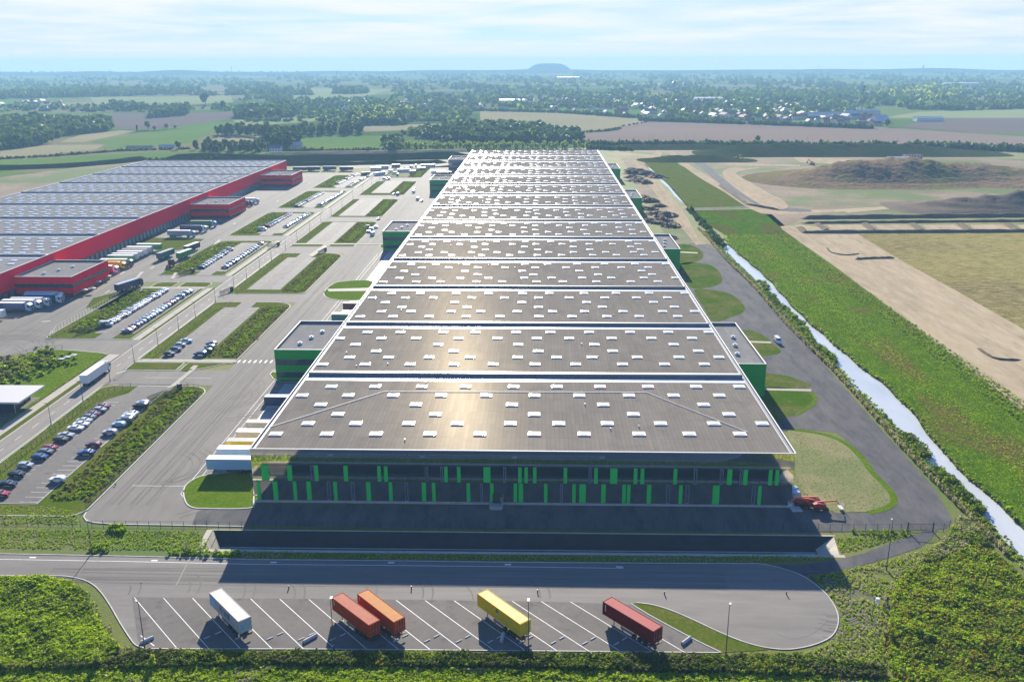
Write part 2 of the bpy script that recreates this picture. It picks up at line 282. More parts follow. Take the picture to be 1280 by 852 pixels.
def roof_mat(name, ca, cb, seam, sx, rough, spec=0.5, sheen=0.006):
    m = mat(name, ca, rough, c2=cb, scale=0.05, c3=seam, scale3=0.5, amt3=0.35, spec=spec, c4=(ca[0] * .78, ca[1] * .78, ca[2] * .78), scale4=0.18, lo4=0.5, hi4=0.75)
    t, b = nodes_of(m); L = t.links.new
    co = t.nodes.new('ShaderNodeTexCoord'); sp = t.nodes.new('ShaderNodeSeparateXYZ'); L(co.outputs['Object'], sp.inputs[0])
    # membrane strips: each about sx wide, tone differs per strip, a thin dark lap between
    dv = t.nodes.new('ShaderNodeMath'); dv.operation = 'DIVIDE'; dv.inputs[1].default_value = sx; L(sp.outputs['X'], dv.inputs[0])
    dj = t.nodes.new('ShaderNodeMath'); dj.operation = 'DIVIDE'; dj.inputs[1].default_value = 8.4; L(sp.outputs['Y'], dj.inputs[0])
    fx = t.nodes.new('ShaderNodeMath'); fx.operation = 'FLOOR'; L(dv.outputs[0], fx.inputs[0])
    fy = t.nodes.new('ShaderNodeMath'); fy.operation = 'FLOOR'; L(dj.outputs[0], fy.inputs[0])
    cb_ = t.nodes.new('ShaderNodeCombineXYZ'); L(fx.outputs[0], cb_.inputs[0]); L(fy.outputs[0], cb_.inputs[1])
    wn = t.nodes.new('ShaderNodeTexWhiteNoise'); wn.noise_dimensions = '2D'; L(cb_.outputs[0], wn.inputs['Vector'])
    mr = t.nodes.new('ShaderNodeMapRange'); mr.inputs['To Min'].default_value = 0.93; mr.inputs['To Max'].default_value = 1.05; L(wn.outputs['Value'], mr.inputs['Value'])
    fr = t.nodes.new('ShaderNodeMath'); fr.operation = 'FRACT'; L(dv.outputs[0], fr.inputs[0])
    lt = t.nodes.new('ShaderNodeMath'); lt.operation = 'LESS_THAN'; lt.inputs[1].default_value = 0.16; L(fr.outputs[0], lt.inputs[0])
    fr2 = t.nodes.new('ShaderNodeMath'); fr2.operation = 'FRACT'; L(dj.outputs[0], fr2.inputs[0])
    lt2 = t.nodes.new('ShaderNodeMath'); lt2.operation = 'LESS_THAN'; lt2.inputs[1].default_value = 0.035; L(fr2.outputs[0], lt2.inputs[0])
    mxm = t.nodes.new('ShaderNodeMath'); mxm.operation = 'MAXIMUM'; L(lt.outputs[0], mxm.inputs[0]); L(lt2.outputs[0], mxm.inputs[1])
    sc = t.nodes.new('ShaderNodeMath'); sc.operation = 'MULTIPLY_ADD'; sc.inputs[1].default_value = -0.14; sc.inputs[2].default_value = 1.0; L(mxm.outputs[0], sc.inputs[0])
    mu = t.nodes.new('ShaderNodeMath'); mu.operation = 'MULTIPLY'; L(mr.outputs[0], mu.inputs[0]); L(sc.outputs[0], mu.inputs[1])
    src = b.inputs['Base Color'].links[0].from_socket
    vm = t.nodes.new('ShaderNodeVectorMath'); vm.operation = 'SCALE'; L(src, vm.inputs[0]); L(mu.outputs[0], vm.inputs['Scale']); L(vm.outputs[0], b.inputs['Base Color'])
    gl_ = t.nodes.new('ShaderNodeBsdfGlossy'); gl_.inputs['Roughness'].default_value = 0.26; gn = t.nodes.new('ShaderNodeVectorMath'); gn.operation = 'SCALE'; gn.inputs[0].default_value = (sheen, sheen * .86, sheen * .62); L(mr.outputs[0], gn.inputs['Scale']); L(gn.outputs[0], gl_.inputs['Color'])
    ad = t.nodes.new('ShaderNodeAddShader'); L(b.outputs[0], ad.inputs[0]); L(gl_.outputs[0], ad.inputs[1]); L(ad.outputs[0], t.nodes['Material Output'].inputs['Surface'])
    return m
roof_mat('roof_membrane', (0.235, 0.208, 0.172), (0.205, 0.182, 0.15), (0.165, 0.148, 0.122), 1.05, 0.78, 0.0, 0.0013)
roof_mat('roof_grey', (0.27, 0.262, 0.245), (0.235, 0.23, 0.215), (0.18, 0.175, 0.165), 1.05, 0.75, 0.0, 0.001)
def paintmat(name, c, rough=0.3): return mat(name, c, rough, coat=0.4)
PAINT = {k: paintmat('paint_' + k, v) for k, v in dict(white=(.75, .75, .74), silver=(.42, .43, .44), grey=(.16, .17, .18), black=(.02, .02, .022), blue=(.03, .07, .20), red=(.38, .02, .02),
    darkred=(.16, .015, .02), green=(.02, .26, .08), yellow=(.75, .52, .02), lightblue=(.30, .46, .58), navy=(.015, .03, .09), teal=(.01, .13, .12), beige=(.5, .42, .28), orange=(.6, .18, .03), bronze=(.10, .085, .06)).items()}
mat('box_white', (0.72, 0.72, 0.70), 0.5, c2=(0.62, 0.62, 0.60), scale=0.5)
def leafmat(name, a, b_, tr=0.5):
    m = bpy.data.materials.new(name); m.use_nodes = True; t = m.node_tree; b = t.nodes['Principled BSDF']; L = t.links.new
    oi = t.nodes.new('ShaderNodeObjectInfo'); ge = t.nodes.new('ShaderNodeNewGeometry'); ad = t.nodes.new('ShaderNodeMath'); ad.operation = 'ADD'; L(oi.outputs['Random'], ad.inputs[0]); L(ge.outputs['Random Per Island'], ad.inputs[1])
    ml = t.nodes.new('ShaderNodeMath'); ml.operation = 'MULTIPLY'; ml.inputs[1].default_value = 0.5; L(ad.outputs[0], ml.inputs[0])
    x = t.nodes.new('ShaderNodeMix'); x.data_type = 'RGBA'; L(ml.outputs[0], x.inputs['Factor']); x.inputs['A'].default_value = (*a, 1); x.inputs['B'].default_value = (*b_, 1)
    L(x.outputs['Result'], b.inputs['Base Color']); b.inputs['Roughness'].default_value = 0.7; b.inputs['Specular IOR Level'].default_value = 0.2
    tl = t.nodes.new('ShaderNodeBsdfTranslucent'); L(x.outputs['Result'], tl.inputs['Color']); ms = t.nodes.new('ShaderNodeMixShader'); ms.inputs[0].default_value = tr
    L(b.outputs[0], ms.inputs[1]); L(tl.outputs[0], ms.inputs[2]); L(ms.outputs[0], t.nodes['Material Output'].inputs['Surface']); MC[name] = m; return m
leafmat('leaf_dark', (0.046, 0.088, 0.004), (0.111, 0.166, 0.007), 0.5)
leafmat('leaf_mid', (0.122, 0.221, 0.005), (0.260, 0.338, 0.011), 0.5)
leafmat('leaf_pale', (0.227, 0.325, 0.022), (0.390, 0.443, 0.053), 0.5)
leafmat('leaf_brown', (0.12, 0.115, 0.03), (0.20, 0.18, 0.06), 0.5)
leafmat('leaf_bright', (0.227, 0.390, 0.003), (0.406, 0.494, 0.009), 0.5)
#L leafmat('leaf_straw', (0.468, 0.350, 0.114), (0.750, 0.591, 0.211))
leafmat('leaf_autumn', (0.146, 0.182, 0.011), (0.325, 0.260, 0.022), 0.5)
leafmat('leaf_straw', (0.375, 0.338, 0.150), (0.550, 0.475, 0.250), 0.3)
mat('hub', (0.3, 0.3, 0.3), 0.6)
leafmat('leaf_wood', (0.028, 0.065, 0.010), (0.065, 0.115, 0.016), 0.3)
mat('bark', (0.08, 0.06, 0.045), 0.9)
# ================================================================= GROUND
ROADX0, ROADX1 = -148.6, -140.6
def rect(x0, x1, y0, y1): return [(x0, y0), (x1, y0), (x1, y1), (x0, y1)]
def rrect(x0, x1, y0, y1, r=(3, 3, 3, 3)):
    out_ = []
    for (cx, cy, a, rr) in ((x0, y0, pi, r[0]), (x1, y0, 1.5 * pi, r[1]), (x1, y1, 0, r[2]), (x0, y1, .5 * pi, r[3])):
        sx = 1 if cx == x0 else -1; sy = 1 if cy == y0 else -1
        if rr < 0.1: out_.append((cx, cy)); continue
        for k in range(7):
            t = a + k * pi / 12; out_.append((cx + sx * rr + rr * cos(t), cy + sy * rr + rr * sin(t)))
    return out_
disc = [(9050 * cos(t), 9050 * sin(t) - 50) for t in [2 * pi * k / 48 for k in range(48)]]
PIT = [(-71.5, 170.3), (64.0, 171.0), (65.2, 178.8), (-72.2, 178.4)]
def cx_l(y): return 102.3 + 0.5 * sin(y * .11) + 0.35 * sin(y * .31) + (1.8 if 395 < y < 470 else 0) * sin((y - 395) / 75 * pi)
def cx_r(y): return 109.0 + 0.9 * sin(y * .045 + 1) + 0.4 * sin(y * .23) + (2.5 if 225 < y < 300 else 0) * sin((y - 225) / 75 * pi)
cys = [100 + 6 * k for k in range(72)]
CANAL = [(cx_l(y) - .6, y) for y in cys] + [(cx_r(y) + .6, y) for y in reversed(cys)]
flat('ground', [disc], 0, MC['ground_rough'], holes=[PIT, CANAL])
mb = MB()
for a, b in zip(cys[:-1], cys[1:]):
    mb.face([(cx_l(a) - .6, a, 0), (cx_l(a), a, -1.2), (cx_l(b), b, -1.2), (cx_l(b) - .6, b, 0)])
    mb.face([(cx_r(a) + .6, a, 0), (cx_r(a), a, -1.2), (cx_r(b), b, -1.2), (cx_r(b) + .6, b, 0)])
mb.build('canal_bank', MC['berm_grass'], kind='structure')
flat('canal_water', [rect(100, 114, 98, 530)], -0.75, MC['water'], label='pale still water of the drainage canal')
# second stretch of the ditch, overgrown, further off
d2 = [(805, 206), (812, 214), (820, 221), (828, 230), (836, 238), (843, 246), (850, 253), (857, 258)]
p = GP([(805, 206), (811, 211), (818, 219), (826, 227), (836, 235), (843, 245), (850, 251), (859, 257)]); q = GP([(806.5, 206), (816, 213), (824, 220), (833, 229), (842, 237), (849, 247), (856, 254), (861, 258)])
flat('ditch_water', [p + q[::-1]], 0.05, MC['water'])
# basin (sunken, black liner)
mb = MB(); z = -1.9; (ax, ay), (bx, by), (cx_, cy_), (dx_, dy_) = PIT
bot = [(ax + 2.5, ay + 2.2, z), (bx - 3.5, by + 2.2, z), (cx_ - 4.5, cy_ - 2.4, z), (dx_ + 2.5, dy_ - 2.4, z)]
top = [(x, y, 0) for x, y in PIT]
for i in range(4): mb.face([top[i], top[(i + 1) % 4], bot[(i + 1) % 4], bot[i]], 0 if i != 1 else 1)
mb.face(bot, 0); mb.build('basin_lining', [MC['liner'], MC['pit_soil']], kind='structure')
mb = MB(); mb.strip([(ax - 1, ay - .5), (bx + 1, by - .5)], 1.0, .02); mb.strip([(dx_ - .4, dy_ + .35), (cx_ + .4, cy_ + .35)], .5, .02); mb.strip([(ax - .9, ay - .4), (dx_ - .9, dy_ + .3)], 1.3, .021)
mb.strip([(ax + 2.3, ay + 3.9), (bx - 3.6, by + 3.9)], .35, -1.79); mb.build('basin_rim', MC['pit_soil'], kind='structure')
flat('basin_water', [[(ax + 2, ay + 1.8), (bx - 3, by + 1.8), (bx - 4, by + 3.6), (ax + 2, ay + 3.4)]], -1.82, MC['pond'])
# --- wide pieces of land
flat('farmland_left', [[(-5200, 330), (-380, 330), (-380, 960), (150, 1130), (150, 8800), (-4700, 7400)], [(150, 1130), (5200, 1130), (4700, 7400), (150, 8800)]], .02, MC['farmland'])
def fieldpx(name, pts, m, z): flat(name, [GP(pts)], z, MC[m])
fieldpx('ploughed_field', [(832, 147.8), (960, 153.5), (1050, 157), (1107, 159.5), (1160, 163), (1217, 167), (1300, 172), (1300, 185.5), (1100, 182.5), (960, 179.5), (840, 177.5), (716, 177.5), (731, 166), (776, 158)], 'field_plough', .10)
fieldpx('stubble_field', [(600, 137.5), (700, 139.5), (760, 143.5), (832, 147.8), (776, 158), (752, 163), (731, 165.8), (680, 167), (640, 160), (600, 150)], 'field_tan', .12)
fieldpx('brown_field', [(1125, 158.5), (1170, 148), (1300, 147.5), (1300, 167), (1217, 166)], 'field_brown', .14)
fieldpx('pale_field', [(1100, 147.5), (1150, 140), (1300, 136), (1300, 147.4), (1170, 147.8)], 'field_pale', .13)
fieldpx('green_field', [(0, 200), (60, 198), (125, 193.5), (190, 190.5), (252, 189), (254, 192), (207, 195), (175, 198), (88, 206), (0, 216)], 'field_green', .10)
fieldpx('tan_field', [(0, 189), (60, 181.5), (130, 181), (120, 187), (60, 193), (0, 197)], 'field_tan', .12)
fieldpx('meadow', [(112, 177), (200, 164), (267, 157), (285, 160), (262, 168), (240, 178), (190, 184), (125, 186.5), (135, 181)], 'field_green', .11)
fieldpx('brown_field', [(139, 141), (195, 143), (295, 140), (295, 148), (250, 154), (200, 161), (145, 162)], 'field_brown', .12)
fieldpx('tan_field', [(73, 178), (100, 169), (150, 163), (170, 164), (105, 178)], 'field_tan', .14)
fieldpx('pale_field', [(112, 122), (200, 121), (288, 120), (292, 128), (180, 131.5), (120, 131)], 'field_pale', .12)
fieldpx('pale_field', [(367, 110), (490, 111.5), (470, 118), (430, 123.5), (320, 125), (340, 117)], 'field_pale', .12)
fieldpx('green_field', [(320, 169), (400, 169.5), (482, 170), (480, 189), (420, 189.5), (380, 188), (330, 178)], 'field_green', .11)
fieldpx('pale_field', [(290, 150), (377, 145.5), (432, 140), (432, 146), (400, 151), (350, 155), (300, 158)], 'field_pale', .13)
fieldpx('stubble_field', [(452, 157), (600, 154), (602, 160), (455, 165)], 'field_tan', .13)
fieldpx('pale_field', [(800, 104), (870, 103), (880, 107), (800, 109), (750, 108)], 'field_pale', .13)
fieldpx('tan_field', [(256, 176), (300, 168), (330, 169), (320, 176), (258, 181)], 'field_tan', .16)
fieldpx('pale_field', [(960, 134), (1010, 132), (1100, 134), (1060, 137)], 'field_pale', .13)
# bare earth and site land
flat('construction_ground', [GP([(758, 188), (900, 186), (1300, 200), (1300, 262), (1000, 276), (975, 283), (950, 262), (905, 232), (865, 208), (835, 196)])], .03, MC['soil'])
flat('earth_strip', [GP([(0, 222), (90, 210), (186, 199), (186, 203), (0, 248)]), GP([(-60, 228), (0, 222), (0, 250), (-60, 262)])], .04, MC['soil'])
flat('bare_yard', [[(-140, 893), (-100, 893), (-64, 900), (-62, 930), (-95, 960), (-160, 950), (-200, 880), (-160, 893)]], .03, MC['concrete_road'])
flat('building_margin', [GP([(776, 196), (800, 194), (812, 222), (840, 262), (868, 300), (852, 308), (833, 308), (835, 300)])], .035, MC['soil'])
flat('haul_track', [GP([(790, 200), (803, 200), (830, 235), (858, 270), (874, 300), (885, 305), (870, 306), (838, 268), (815, 236)])], .05, MC['sand'])
flat('haul_track', [GP([(758, 194.5), (812, 196.5), (822, 187), (828, 192), (824, 198), (812, 199.5), (785, 199)])], .06, MC['sand'])
flat('grass_band', [[(x, y) for x, y in GP([(814, 196), (838, 194), (848, 205), (905, 238), (935, 258), (860, 260), (836, 232), (806, 204)])]], .05, MC['grass_verge'])
flat('haul_track', [GP(smooth([(836, 192), (842, 190), (862, 206), (885, 220), (915, 240), (935, 253), (965, 262), (1060, 262), (1060, 264), (970, 268), (940, 262), (905, 240), (868, 218)], 4))], .06, MC['sand'])
flat('haul_track', [GP(smooth([(930, 210), (950, 210), (925, 214), (922, 219), (945, 232), (962, 242), (978, 250), (985, 259), (970, 262), (955, 258), (930, 243), (908, 226), (903, 216), (912, 210)], 4))], .07, MC['sand'])
flat('dirt_road', [GP(smooth([(868, 199), (886, 207), (901, 221), (922, 236), (945, 248), (972, 258), (1010, 262), (1010, 265), (966, 262.5), (938, 252), (912, 238), (890, 222), (874, 208), (858, 200)], 4))], .065, MC['gravel_track'])
flat('haul_track', [GP([(990, 196), (1060, 199), (1075, 203), (1060, 206), (1000, 203)]), GP([(880, 200), (930, 204.5), (1000, 206), (1000, 208), (930, 207), (880, 202)])], .066, MC['sand'])
flat('haul_track', [GP([(1045, 262), (1120, 257), (1180, 250), (1182, 252), (1125, 260), (1060, 266)])], .067, MC['sand'])
flat('embankment_track', [GP([(855, 260.5), (935, 258.5), (935, 260.5), (857, 262.5)])], .07, MC['gravel_track'])
flat('grass_band', [[(cx_r(y) + .7, y) for y in cys[8:]] + [(112, 532)] + GP([(864, 268), (858, 263), (938, 261.5), (965, 268), (982, 283)]) + [(149.5, 520), (149.5, 440), (146.5, 330), (144, 255), (141, 150)]], .03, MC['grass_band'])
flat('sand_strip', [GP([(975, 283), (1000, 281), (1068, 290), (1120, 322), (1200, 366), (1280, 412), (1420, 490)]) + [(143, 170)] + [(144.8, 255), (147.4, 331), (150.2, 458), (150.1, 555)]], .05, MC['sand'])
flat('stubble_land', [GP([(1068, 290.5), (1120, 322), (1200, 366), (1280, 412), (1420, 490), (1700, 420), (1500, 292)])], .04, MC['stubble'])
# sand frames / excavated rectangles with banks
mb = MB()
for k in range(6):
    x0 = 1034 + k * 59.5; flat('sand_bed', [GP([(x0, 281.3), (x0 + 40, 281), (x0 + 51, 287), (x0 + 6, 287)])], .06, MC['sand'])
def ridge(mb, line, w, h, mi=0, wob=0.12):
    L = [Vector(p) for p in line]; pts = []
    for a, b in zip(L[:-1], L[1:]):
        n = max(1, int((b - a).length / (w * .8)))
        pts += [a.lerp(b, k / n) for k in range(n)]
    pts.append(L[-1]); rows = []
    for i, p in enumerate(pts):
        d = (pts[min(i + 1, len(pts) - 1)] - pts[max(i - 1, 0)]).normalized(); q = Vector((-d.y, d.x)); e = 0.0 if i in (0, len(pts) - 1) else 1.0
        hh = h * e * (1 + rnd.uniform(-wob, wob) * 1.5); rows.append([(*(p - q * w / 2), 0), (*(p - q * w * .12 * e), hh), (*(p + q * w * .12 * e), hh * rnd.uniform(.93, 1.05)), (*(p + q * w / 2), 0)])
    for a, b in zip(rows[:-1], rows[1:]):
        for j in range(3): mb.face([a[j], a[j + 1], b[j + 1], b[j]], mi)
mb = MB(); ridge(mb, GP([(1000, 284), (1006, 291), (1290, 289.5)]), 5, 1.5); ridge(mb, GP([(1002, 279), (1290, 276.5)]), 5, 1.3); ridge(mb, GP([(1000, 273), (1290, 270)]), 7, 2.0)
for k in range(6): ridge(mb, GP([(1021 + k * 59.5, 279), (1036 + k * 59.5, 290)]), 5, 1.2)
ridge(mb, GP([(1068, 324.3), (1090, 323), (1119, 322.5)]), 2.2, .9); ridge(mb, GP(smooth([(1223, 435), (1232, 442), (1248, 449), (1278, 450)], 3, False)), 1.6, .6)
ridge(mb, GP(smooth([(1034, 310), (1040, 316), (1058, 319), (1075, 317)], 3, False)), 1.4, .5); ridge(mb, GP([(900, 232), (935, 256), (975, 263)]), 4, 1.2); ridge(mb, GP([(985, 228), (1000, 228.5), (1016, 229)]), 3, 1)
mb.build('earth_berms', MC['soil_dark'], kind='structure')
# terrain relief: spoil heaps and excavation to the right
def bump(x, y, cx, cy, sx, sy, h, p=1.0):
    d = ((x - cx) / sx) ** 2 + ((y - cy) / sy) ** 2; return h * math.exp(-(d ** p))
def HT(x, y):
    h = 0
    h += bump(x, y, 305, 815, 55, 45, 14, 1.3) + bump(x, y, 390, 830, 60, 50, 9, 1.4) + bump(x, y, 250, 800, 40, 35, 5)
    t = (x - 243) / 130
    if t > 0: h += min(1, t * 1.1) * 15 * max(0, 1 - abs((y - 645) / 32)) * (1 if t < 1.6 else max(0, 2.6 - t))
    h += bump(x, y, 470, 760, 60, 25, 10, 1.5)
    tt = max(0, min(1, (x - 170) / 60)) * max(0, min(1, (520 - x) / 120)); h += 11 * tt * max(0, 1 - abs((y - 1030) / 42))
    tt = max(0, min(1, (x - 100) / 40)) * max(0, min(1, (230 - x) / 50)); h += 6 * tt * max(0, 1 - abs((y - 960) / 26))
    tt = max(0, min(1, (x - 60) / 40)) * max(0, min(1, (250 - x) / 30)); h += 5 * tt * max(0, 1 - abs((y - 1090) / 22))
    if h < 0.02: return -0.4
    if y < 925: h = .55 * h + .45 * (2.6 * math.floor(h / 2.6) + 2.6 * min(1, (h / 2.6 % 1) * 2.2))
    return h * (1 + .07 * sin(x * .09 + y * .05) + .05 * sin(x * .31 + y * .1) * sin(y * .27) + .05 * sin(x * .55 + 2 * sin(y * .2)) * sin(y * .43 + sin(x * .15))) - .3
xs = np.arange(70, 620, 3.2); ys = np.arange(588, 1126, 3.2); V = []; Fc = []; MI = []
for y in ys:
    for x in xs: V.append((x, y, HT(x, y)))
nx = len(xs)
for j in range(len(ys) - 1):
    for i in range(nx - 1):
        a = j * nx + i; q4 = (a, a + 1, a + nx + 1, a + nx)
        if max(V[k][2] for k in q4) > -.35:
            Fc.append(q4); y = ys[j]; MI.append(2 if y > 925 else (1 if y < 700 else 0))
me = bpy.data.meshes.new('spoil_hills'); me.from_pydata(V, [], Fc)
for k in ('soil_hill', 'soil_dark', 'berm_grass'): me.materials.append(MC[k])
me.polygons.foreach_set('material_index', MI); me.polygons.foreach_set('use_smooth', [True] * len(Fc)); o = bpy.data.objects.new('spoil_hills', me); COL.objects.link(o); o['kind'] = 'structure'
# long grass banks behind the site, left half
mb = MB(); ridge(mb, GP([(186, 202), (260, 198), (330, 201.5), (480, 199), (595, 196)]), 26, 6, 0, .05); ridge(mb, GP([(-200, 235), (0, 212), (90, 208.5), (150, 203.5), (190, 199)]), 16, 4, 0, .1)
ridge(mb, GP([(320, 207), (420, 206), (560, 203.5)]), 12, 3, 0, .1)
mb.build('grass_embankment', MC['berm_grass'], kind='structure')
mb = MB(); ridge(mb, GP([(320, 193), (480, 191), (600, 189)]), 20, 2.5, 0, .05); mb.build('earth_embankment', MC['soil'], kind='structure')
mb = MB()
for (x, y, r) in ((800, 215, 6), (792, 217, 7), (808, 218, 7), (822, 222, 6), (815, 221, 5), (797, 226, 7), (806, 229, 6), (790, 222, 5), (804, 248, 5), (812, 252, 5.5), (795, 249, 4), (802, 261, 4.5), (813, 262, 4), (824, 258, 4), (820, 268, 5), (832, 270, 6), (812, 277, 4.5), (828, 276, 5), (822, 279, 4), (840, 283, 5), (836, 298, 4), (790, 213, 5)):
    cx, cy = G(x, y); hh = r * .55; ring = []; nn = 12
    for lv, (rr, zz) in enumerate(((1.55, 0), (1.2, .3), (.8, .66), (.4, .92), (.12, 1.0))):
        ring.append([(cx + r * rr * (1 + rnd.uniform(-.2, .2)) * cos(2 * pi * k / nn), cy + r * rr * (1 + rnd.uniform(-.2, .2)) * sin(2 * pi * k / nn), hh * zz) for k in range(nn)])
    for a, b in zip(ring[:-1], ring[1:]):
        for k in range(nn): mb.face([a[k], a[(k + 1) % nn], b[(k + 1) % nn], b[k]])
    mb.face([(p[0], p[1], hh) for p in ring[4]])
hp = mb.build('spoil_heaps', MC['soil_dark'], kind='structure')
hp.data.polygons.foreach_set('use_smooth', [True] * len(hp.data.polygons)); bm = bmesh.new(); bm.from_mesh(hp.data); bmesh.ops.remove_doubles(bm, verts=bm.verts, dist=.02); bm.to_mesh(hp.data); bm.free()
# --- site roads
yard = [(-104.7, 186), (-104.3, 184), (-102.9, 182.2), (-100.5, 181.2), (-96, 180.6), (-66, 180.2), (-66, 935), (-104.7, 900)]
flat('truck_yard', [yard], .03, MC['asphalt_yard'])
flat('site_road', [rect(ROADX1 - .5, -104, 272, 287), rect(ROADX1 - .5, -104, 377, 391), rect(ROADX1 - .5, -104, 481, 500), rect(ROADX1 - .5, -104, 582, 600), rect(ROADX1 - .5, -104, 682, 703), rect(ROADX1 - .5, -104, 787, 813), [(-140, 268), (-136, 272.5), (-112, 272.5), (-116.5, 271), (-117, 262), (-130, 262), (-131, 267)]], .026, MC['asphalt_yard'])
flat('main_road', [rect(ROADX0, ROADX1, 120, 905)], .038, MC['concrete_road'])
flat('cycle_path', [rect(-153.4, -150.5, 150, 303), rect(-152.7, -149.9, 321, 402), rect(-152.7, -149.9, 427, 516), rect(-152.7, -149.9, 532, 621), rect(-152.7, -149.9, 638, 727), rect(-152.7, -149.9, 744, 832)], .045, MC['footpath'])
flat('site_road', [rect(-187, ROADX0 + .3, 303, 321), rect(-187, ROADX0 + .3, 413.5, 427), rect(-187, ROADX0 + .3, 516.5, 532), rect(-187, ROADX0 + .3, 621, 638), rect(-187, ROADX0 + .3, 727, 744), rect(-187, ROADX0 + .3, 832, 846)], .027, MC['asphalt_yard'])
flat('truck_yard', [[(-300, 262), (-215, 262), (-195, 285), (-186.5, 304), (-186.5, 846), (-232, 846), (-232, 330), (-300, 330)]], .029, MC['asphalt_yard'])
def lot(x0, x1, y0, y1): flat('car_park', [rect(x0, x1, y0, y1)], .168, MC['asphalt_lot'])
# raised grass islands with kerbs
kb = MB()
def island(pts, m='grass_verge', h=.13, kerb=True, cut=None):
    bm = MB(); n = len(pts)
    flat('grass_verge', [pts], h, MC[m])
    if kerb: kb.strip(list(pts) + [pts[0], pts[1]], .28, 0, h=h + .03)
island(rrect(-140.2, -105, 184, 271, (2, 4, 7, 4)))
island(rrect(-140.2, -122.6, 286.3, 294.4, (1.5, 1, .5, .5))); island([(-121.2, 286), (-118, 285.8), (-108.5, 293), (-105.4, 294.4), (-121.2, 294.4)])
island(rrect(-140.2, -105.4, 298.2, 377, (.5, .5, 9, 4))); island(rrect(-140.2, -105.2, 391.5, 481, (2, 5, 9, 4)))
island(rrect(-140.2, -122, 500, 505.6, (1, 1, .3, .3))); island(rrect(-118.5, -104, 500, 505.6, (1, 1, .3, .3)))
island(rrect(-140.2, -104, 508.6, 582, (.4, .4, 6, 4))); island(rrect(-140.2, -104.8, 600, 682, (3, 6, 6, 3))); island(rrect(-140.2, -104.8, 703, 787, (3, 6, 6, 3))); island(rrect(-140.2, -104.8, 813, 892, (3, 6, 6, 3)))
island(rrect(-187, -153.5, 321.5, 400.8, (4, 2, 1, 8))); island(rrect(-180, -170, 403.5, 413, (.5, .5, .5, 4))); island(rrect(-167, -153.5, 403.5, 412.6, (.5, .5, 3, 1)))
island(rrect(-186.5, -153.5, 427.5, 516, (4, 2, 5, 9))); island(rrect(-186.5, -153.5, 532.5, 620.5, (4, 2, 4, 8))); island(rrect(-186.5, -153.5, 638.5, 727, (4, 2, 4, 8))); island(rrect(-186.5, -153.5, 744.5, 831, (4, 2, 4, 8)))
island([(-153.8, 232), (-153.8, 303), (-156, 304.5), (-168, 307.5), (-174, 308.3), (-180, 305.5), (-186.5, 294), (-195, 280), (-205, 262), (-205, 232)], 'grass_lush')
flat('grass_verge', [rect(-150.4, -148.9, 150, 303), rect(-149.8, -148.9, 322, 402), rect(-149.8, -148.9, 428, 515), rect(-149.8, -148.9, 533, 620), rect(-149.8, -148.9, 639, 727), rect(-149.8, -148.9, 745, 831)], .05, MC['grass_verge'])
island(smooth(GP([(229.5, 615), (232, 607), (239, 601), (252, 595), (272, 592.5), (313, 592), (317, 626), (311, 635), (255, 635.5), (239, 633.5), (232, 627)]), 5), 'grass_lush')
for (ya, yb) in ((276, 297), (493, 507)):
    island([(-66.8, ya), (-84, ya), (-87, ya + 2.5), (-89.4, ya + 7), (-89.4, ya + 11), (-86.8, ya + 15), (-86.8, yb), (-66.8, yb)], 'grass_lush')
island(smooth(GP([(405, 366), (413, 357), (427, 352), (465, 351.8), (455, 373), (430, 375.3), (410, 372.5)]), 5), 'grass_lush')
flat('yard_path', [GP([(409, 361.5), (462, 360), (460, 364), (411, 364.5)])], .18, MC['asphalt'])
island(rrect(-185, -172, 455, 470, (1, 1, 1, 1))) if 0 else None
island(GP([(176, 297), (256, 299), (248, 305), (228, 312), (200, 315), (176, 306)]), 'grass_verge')
island(GP([(118, 372), (108, 385), (130, 388), (163, 377), (178, 361), (152, 363)]), 'grass_verge')
kb.build('kerb', MC['kerb'], kind='structure')
lot(-133.4, -118.2, 189.5, 258); flat('car_park', [[(-133.4, 189.5), (-124, 189.5), (-124, 258), (-120, 258), (-117.5, 270.8), (-128.8, 270.8), (-129, 264), (-133.4, 258)]], .172, MC['asphalt_lot'])
lot(-133.4, -118, 298.6, 368); flat('car_park', [rect(-128.4, -122, 367.8, 377.1)], .172, MC['asphalt_lot'])
lot(-133.4, -118, 399, 470); flat('car_park', [rect(-129, -121, 469.8, 481.1)], .172, MC['asphalt_lot'])
lot(-133.4, -117.5, 508.8, 580); lot(-135, -117, 604, 681.8); lot(-132.5, -117.5, 714, 786.8)
flat('car_park', [rect(-138, -117.8, 816, 891)], .170, MC['soil'])
lot(-171, -155.2, 329, 400.6); flat('car_park', [rect(-167.5, -160.8, 321.8, 329.2)], .172, MC['asphalt_lot'])
lot(-171, -155.2, 436, 510); flat('car_park', [rect(-168, -160.2, 427.7, 436.2)], .172, MC['asphalt_lot'])
for y0 in (540, 646, 752): lot(-171, -155.2, y0, y0 + 74); flat('car_park', [rect(-168, -160.2, y0 - 7.4, y0 + .2)], .172, MC['asphalt_lot'])
flat('footpath', [rect(ROADX1 + .4, -104.9, 294.9, 297.8), rect(ROADX1 + .4, -88, 506, 508.2), rect(-194, -153.4, 401.2, 403.2), rect(-86.8, -84, 284.5, 287.4), rect(-153, -149, 294, 303), rect(-89, -84, 284.6, 287.2)], .175, MC['footpath'])
flat('footpath', [GP([(205, 489), (237, 463), (243, 463), (212, 489)]), GP([(237, 461), (242, 457), (248, 457), (243, 463)]), GP([(386, 319), (405, 306), (412, 306), (391, 321)]), GP([(166, 351), (176, 340), (180, 340), (170, 351)]), GP([(213, 349), (218, 341), (222, 341), (217, 349)]), GP([(258, 315), (273, 300), (277, 300), (264, 315)])], .178, MC['footpath'])
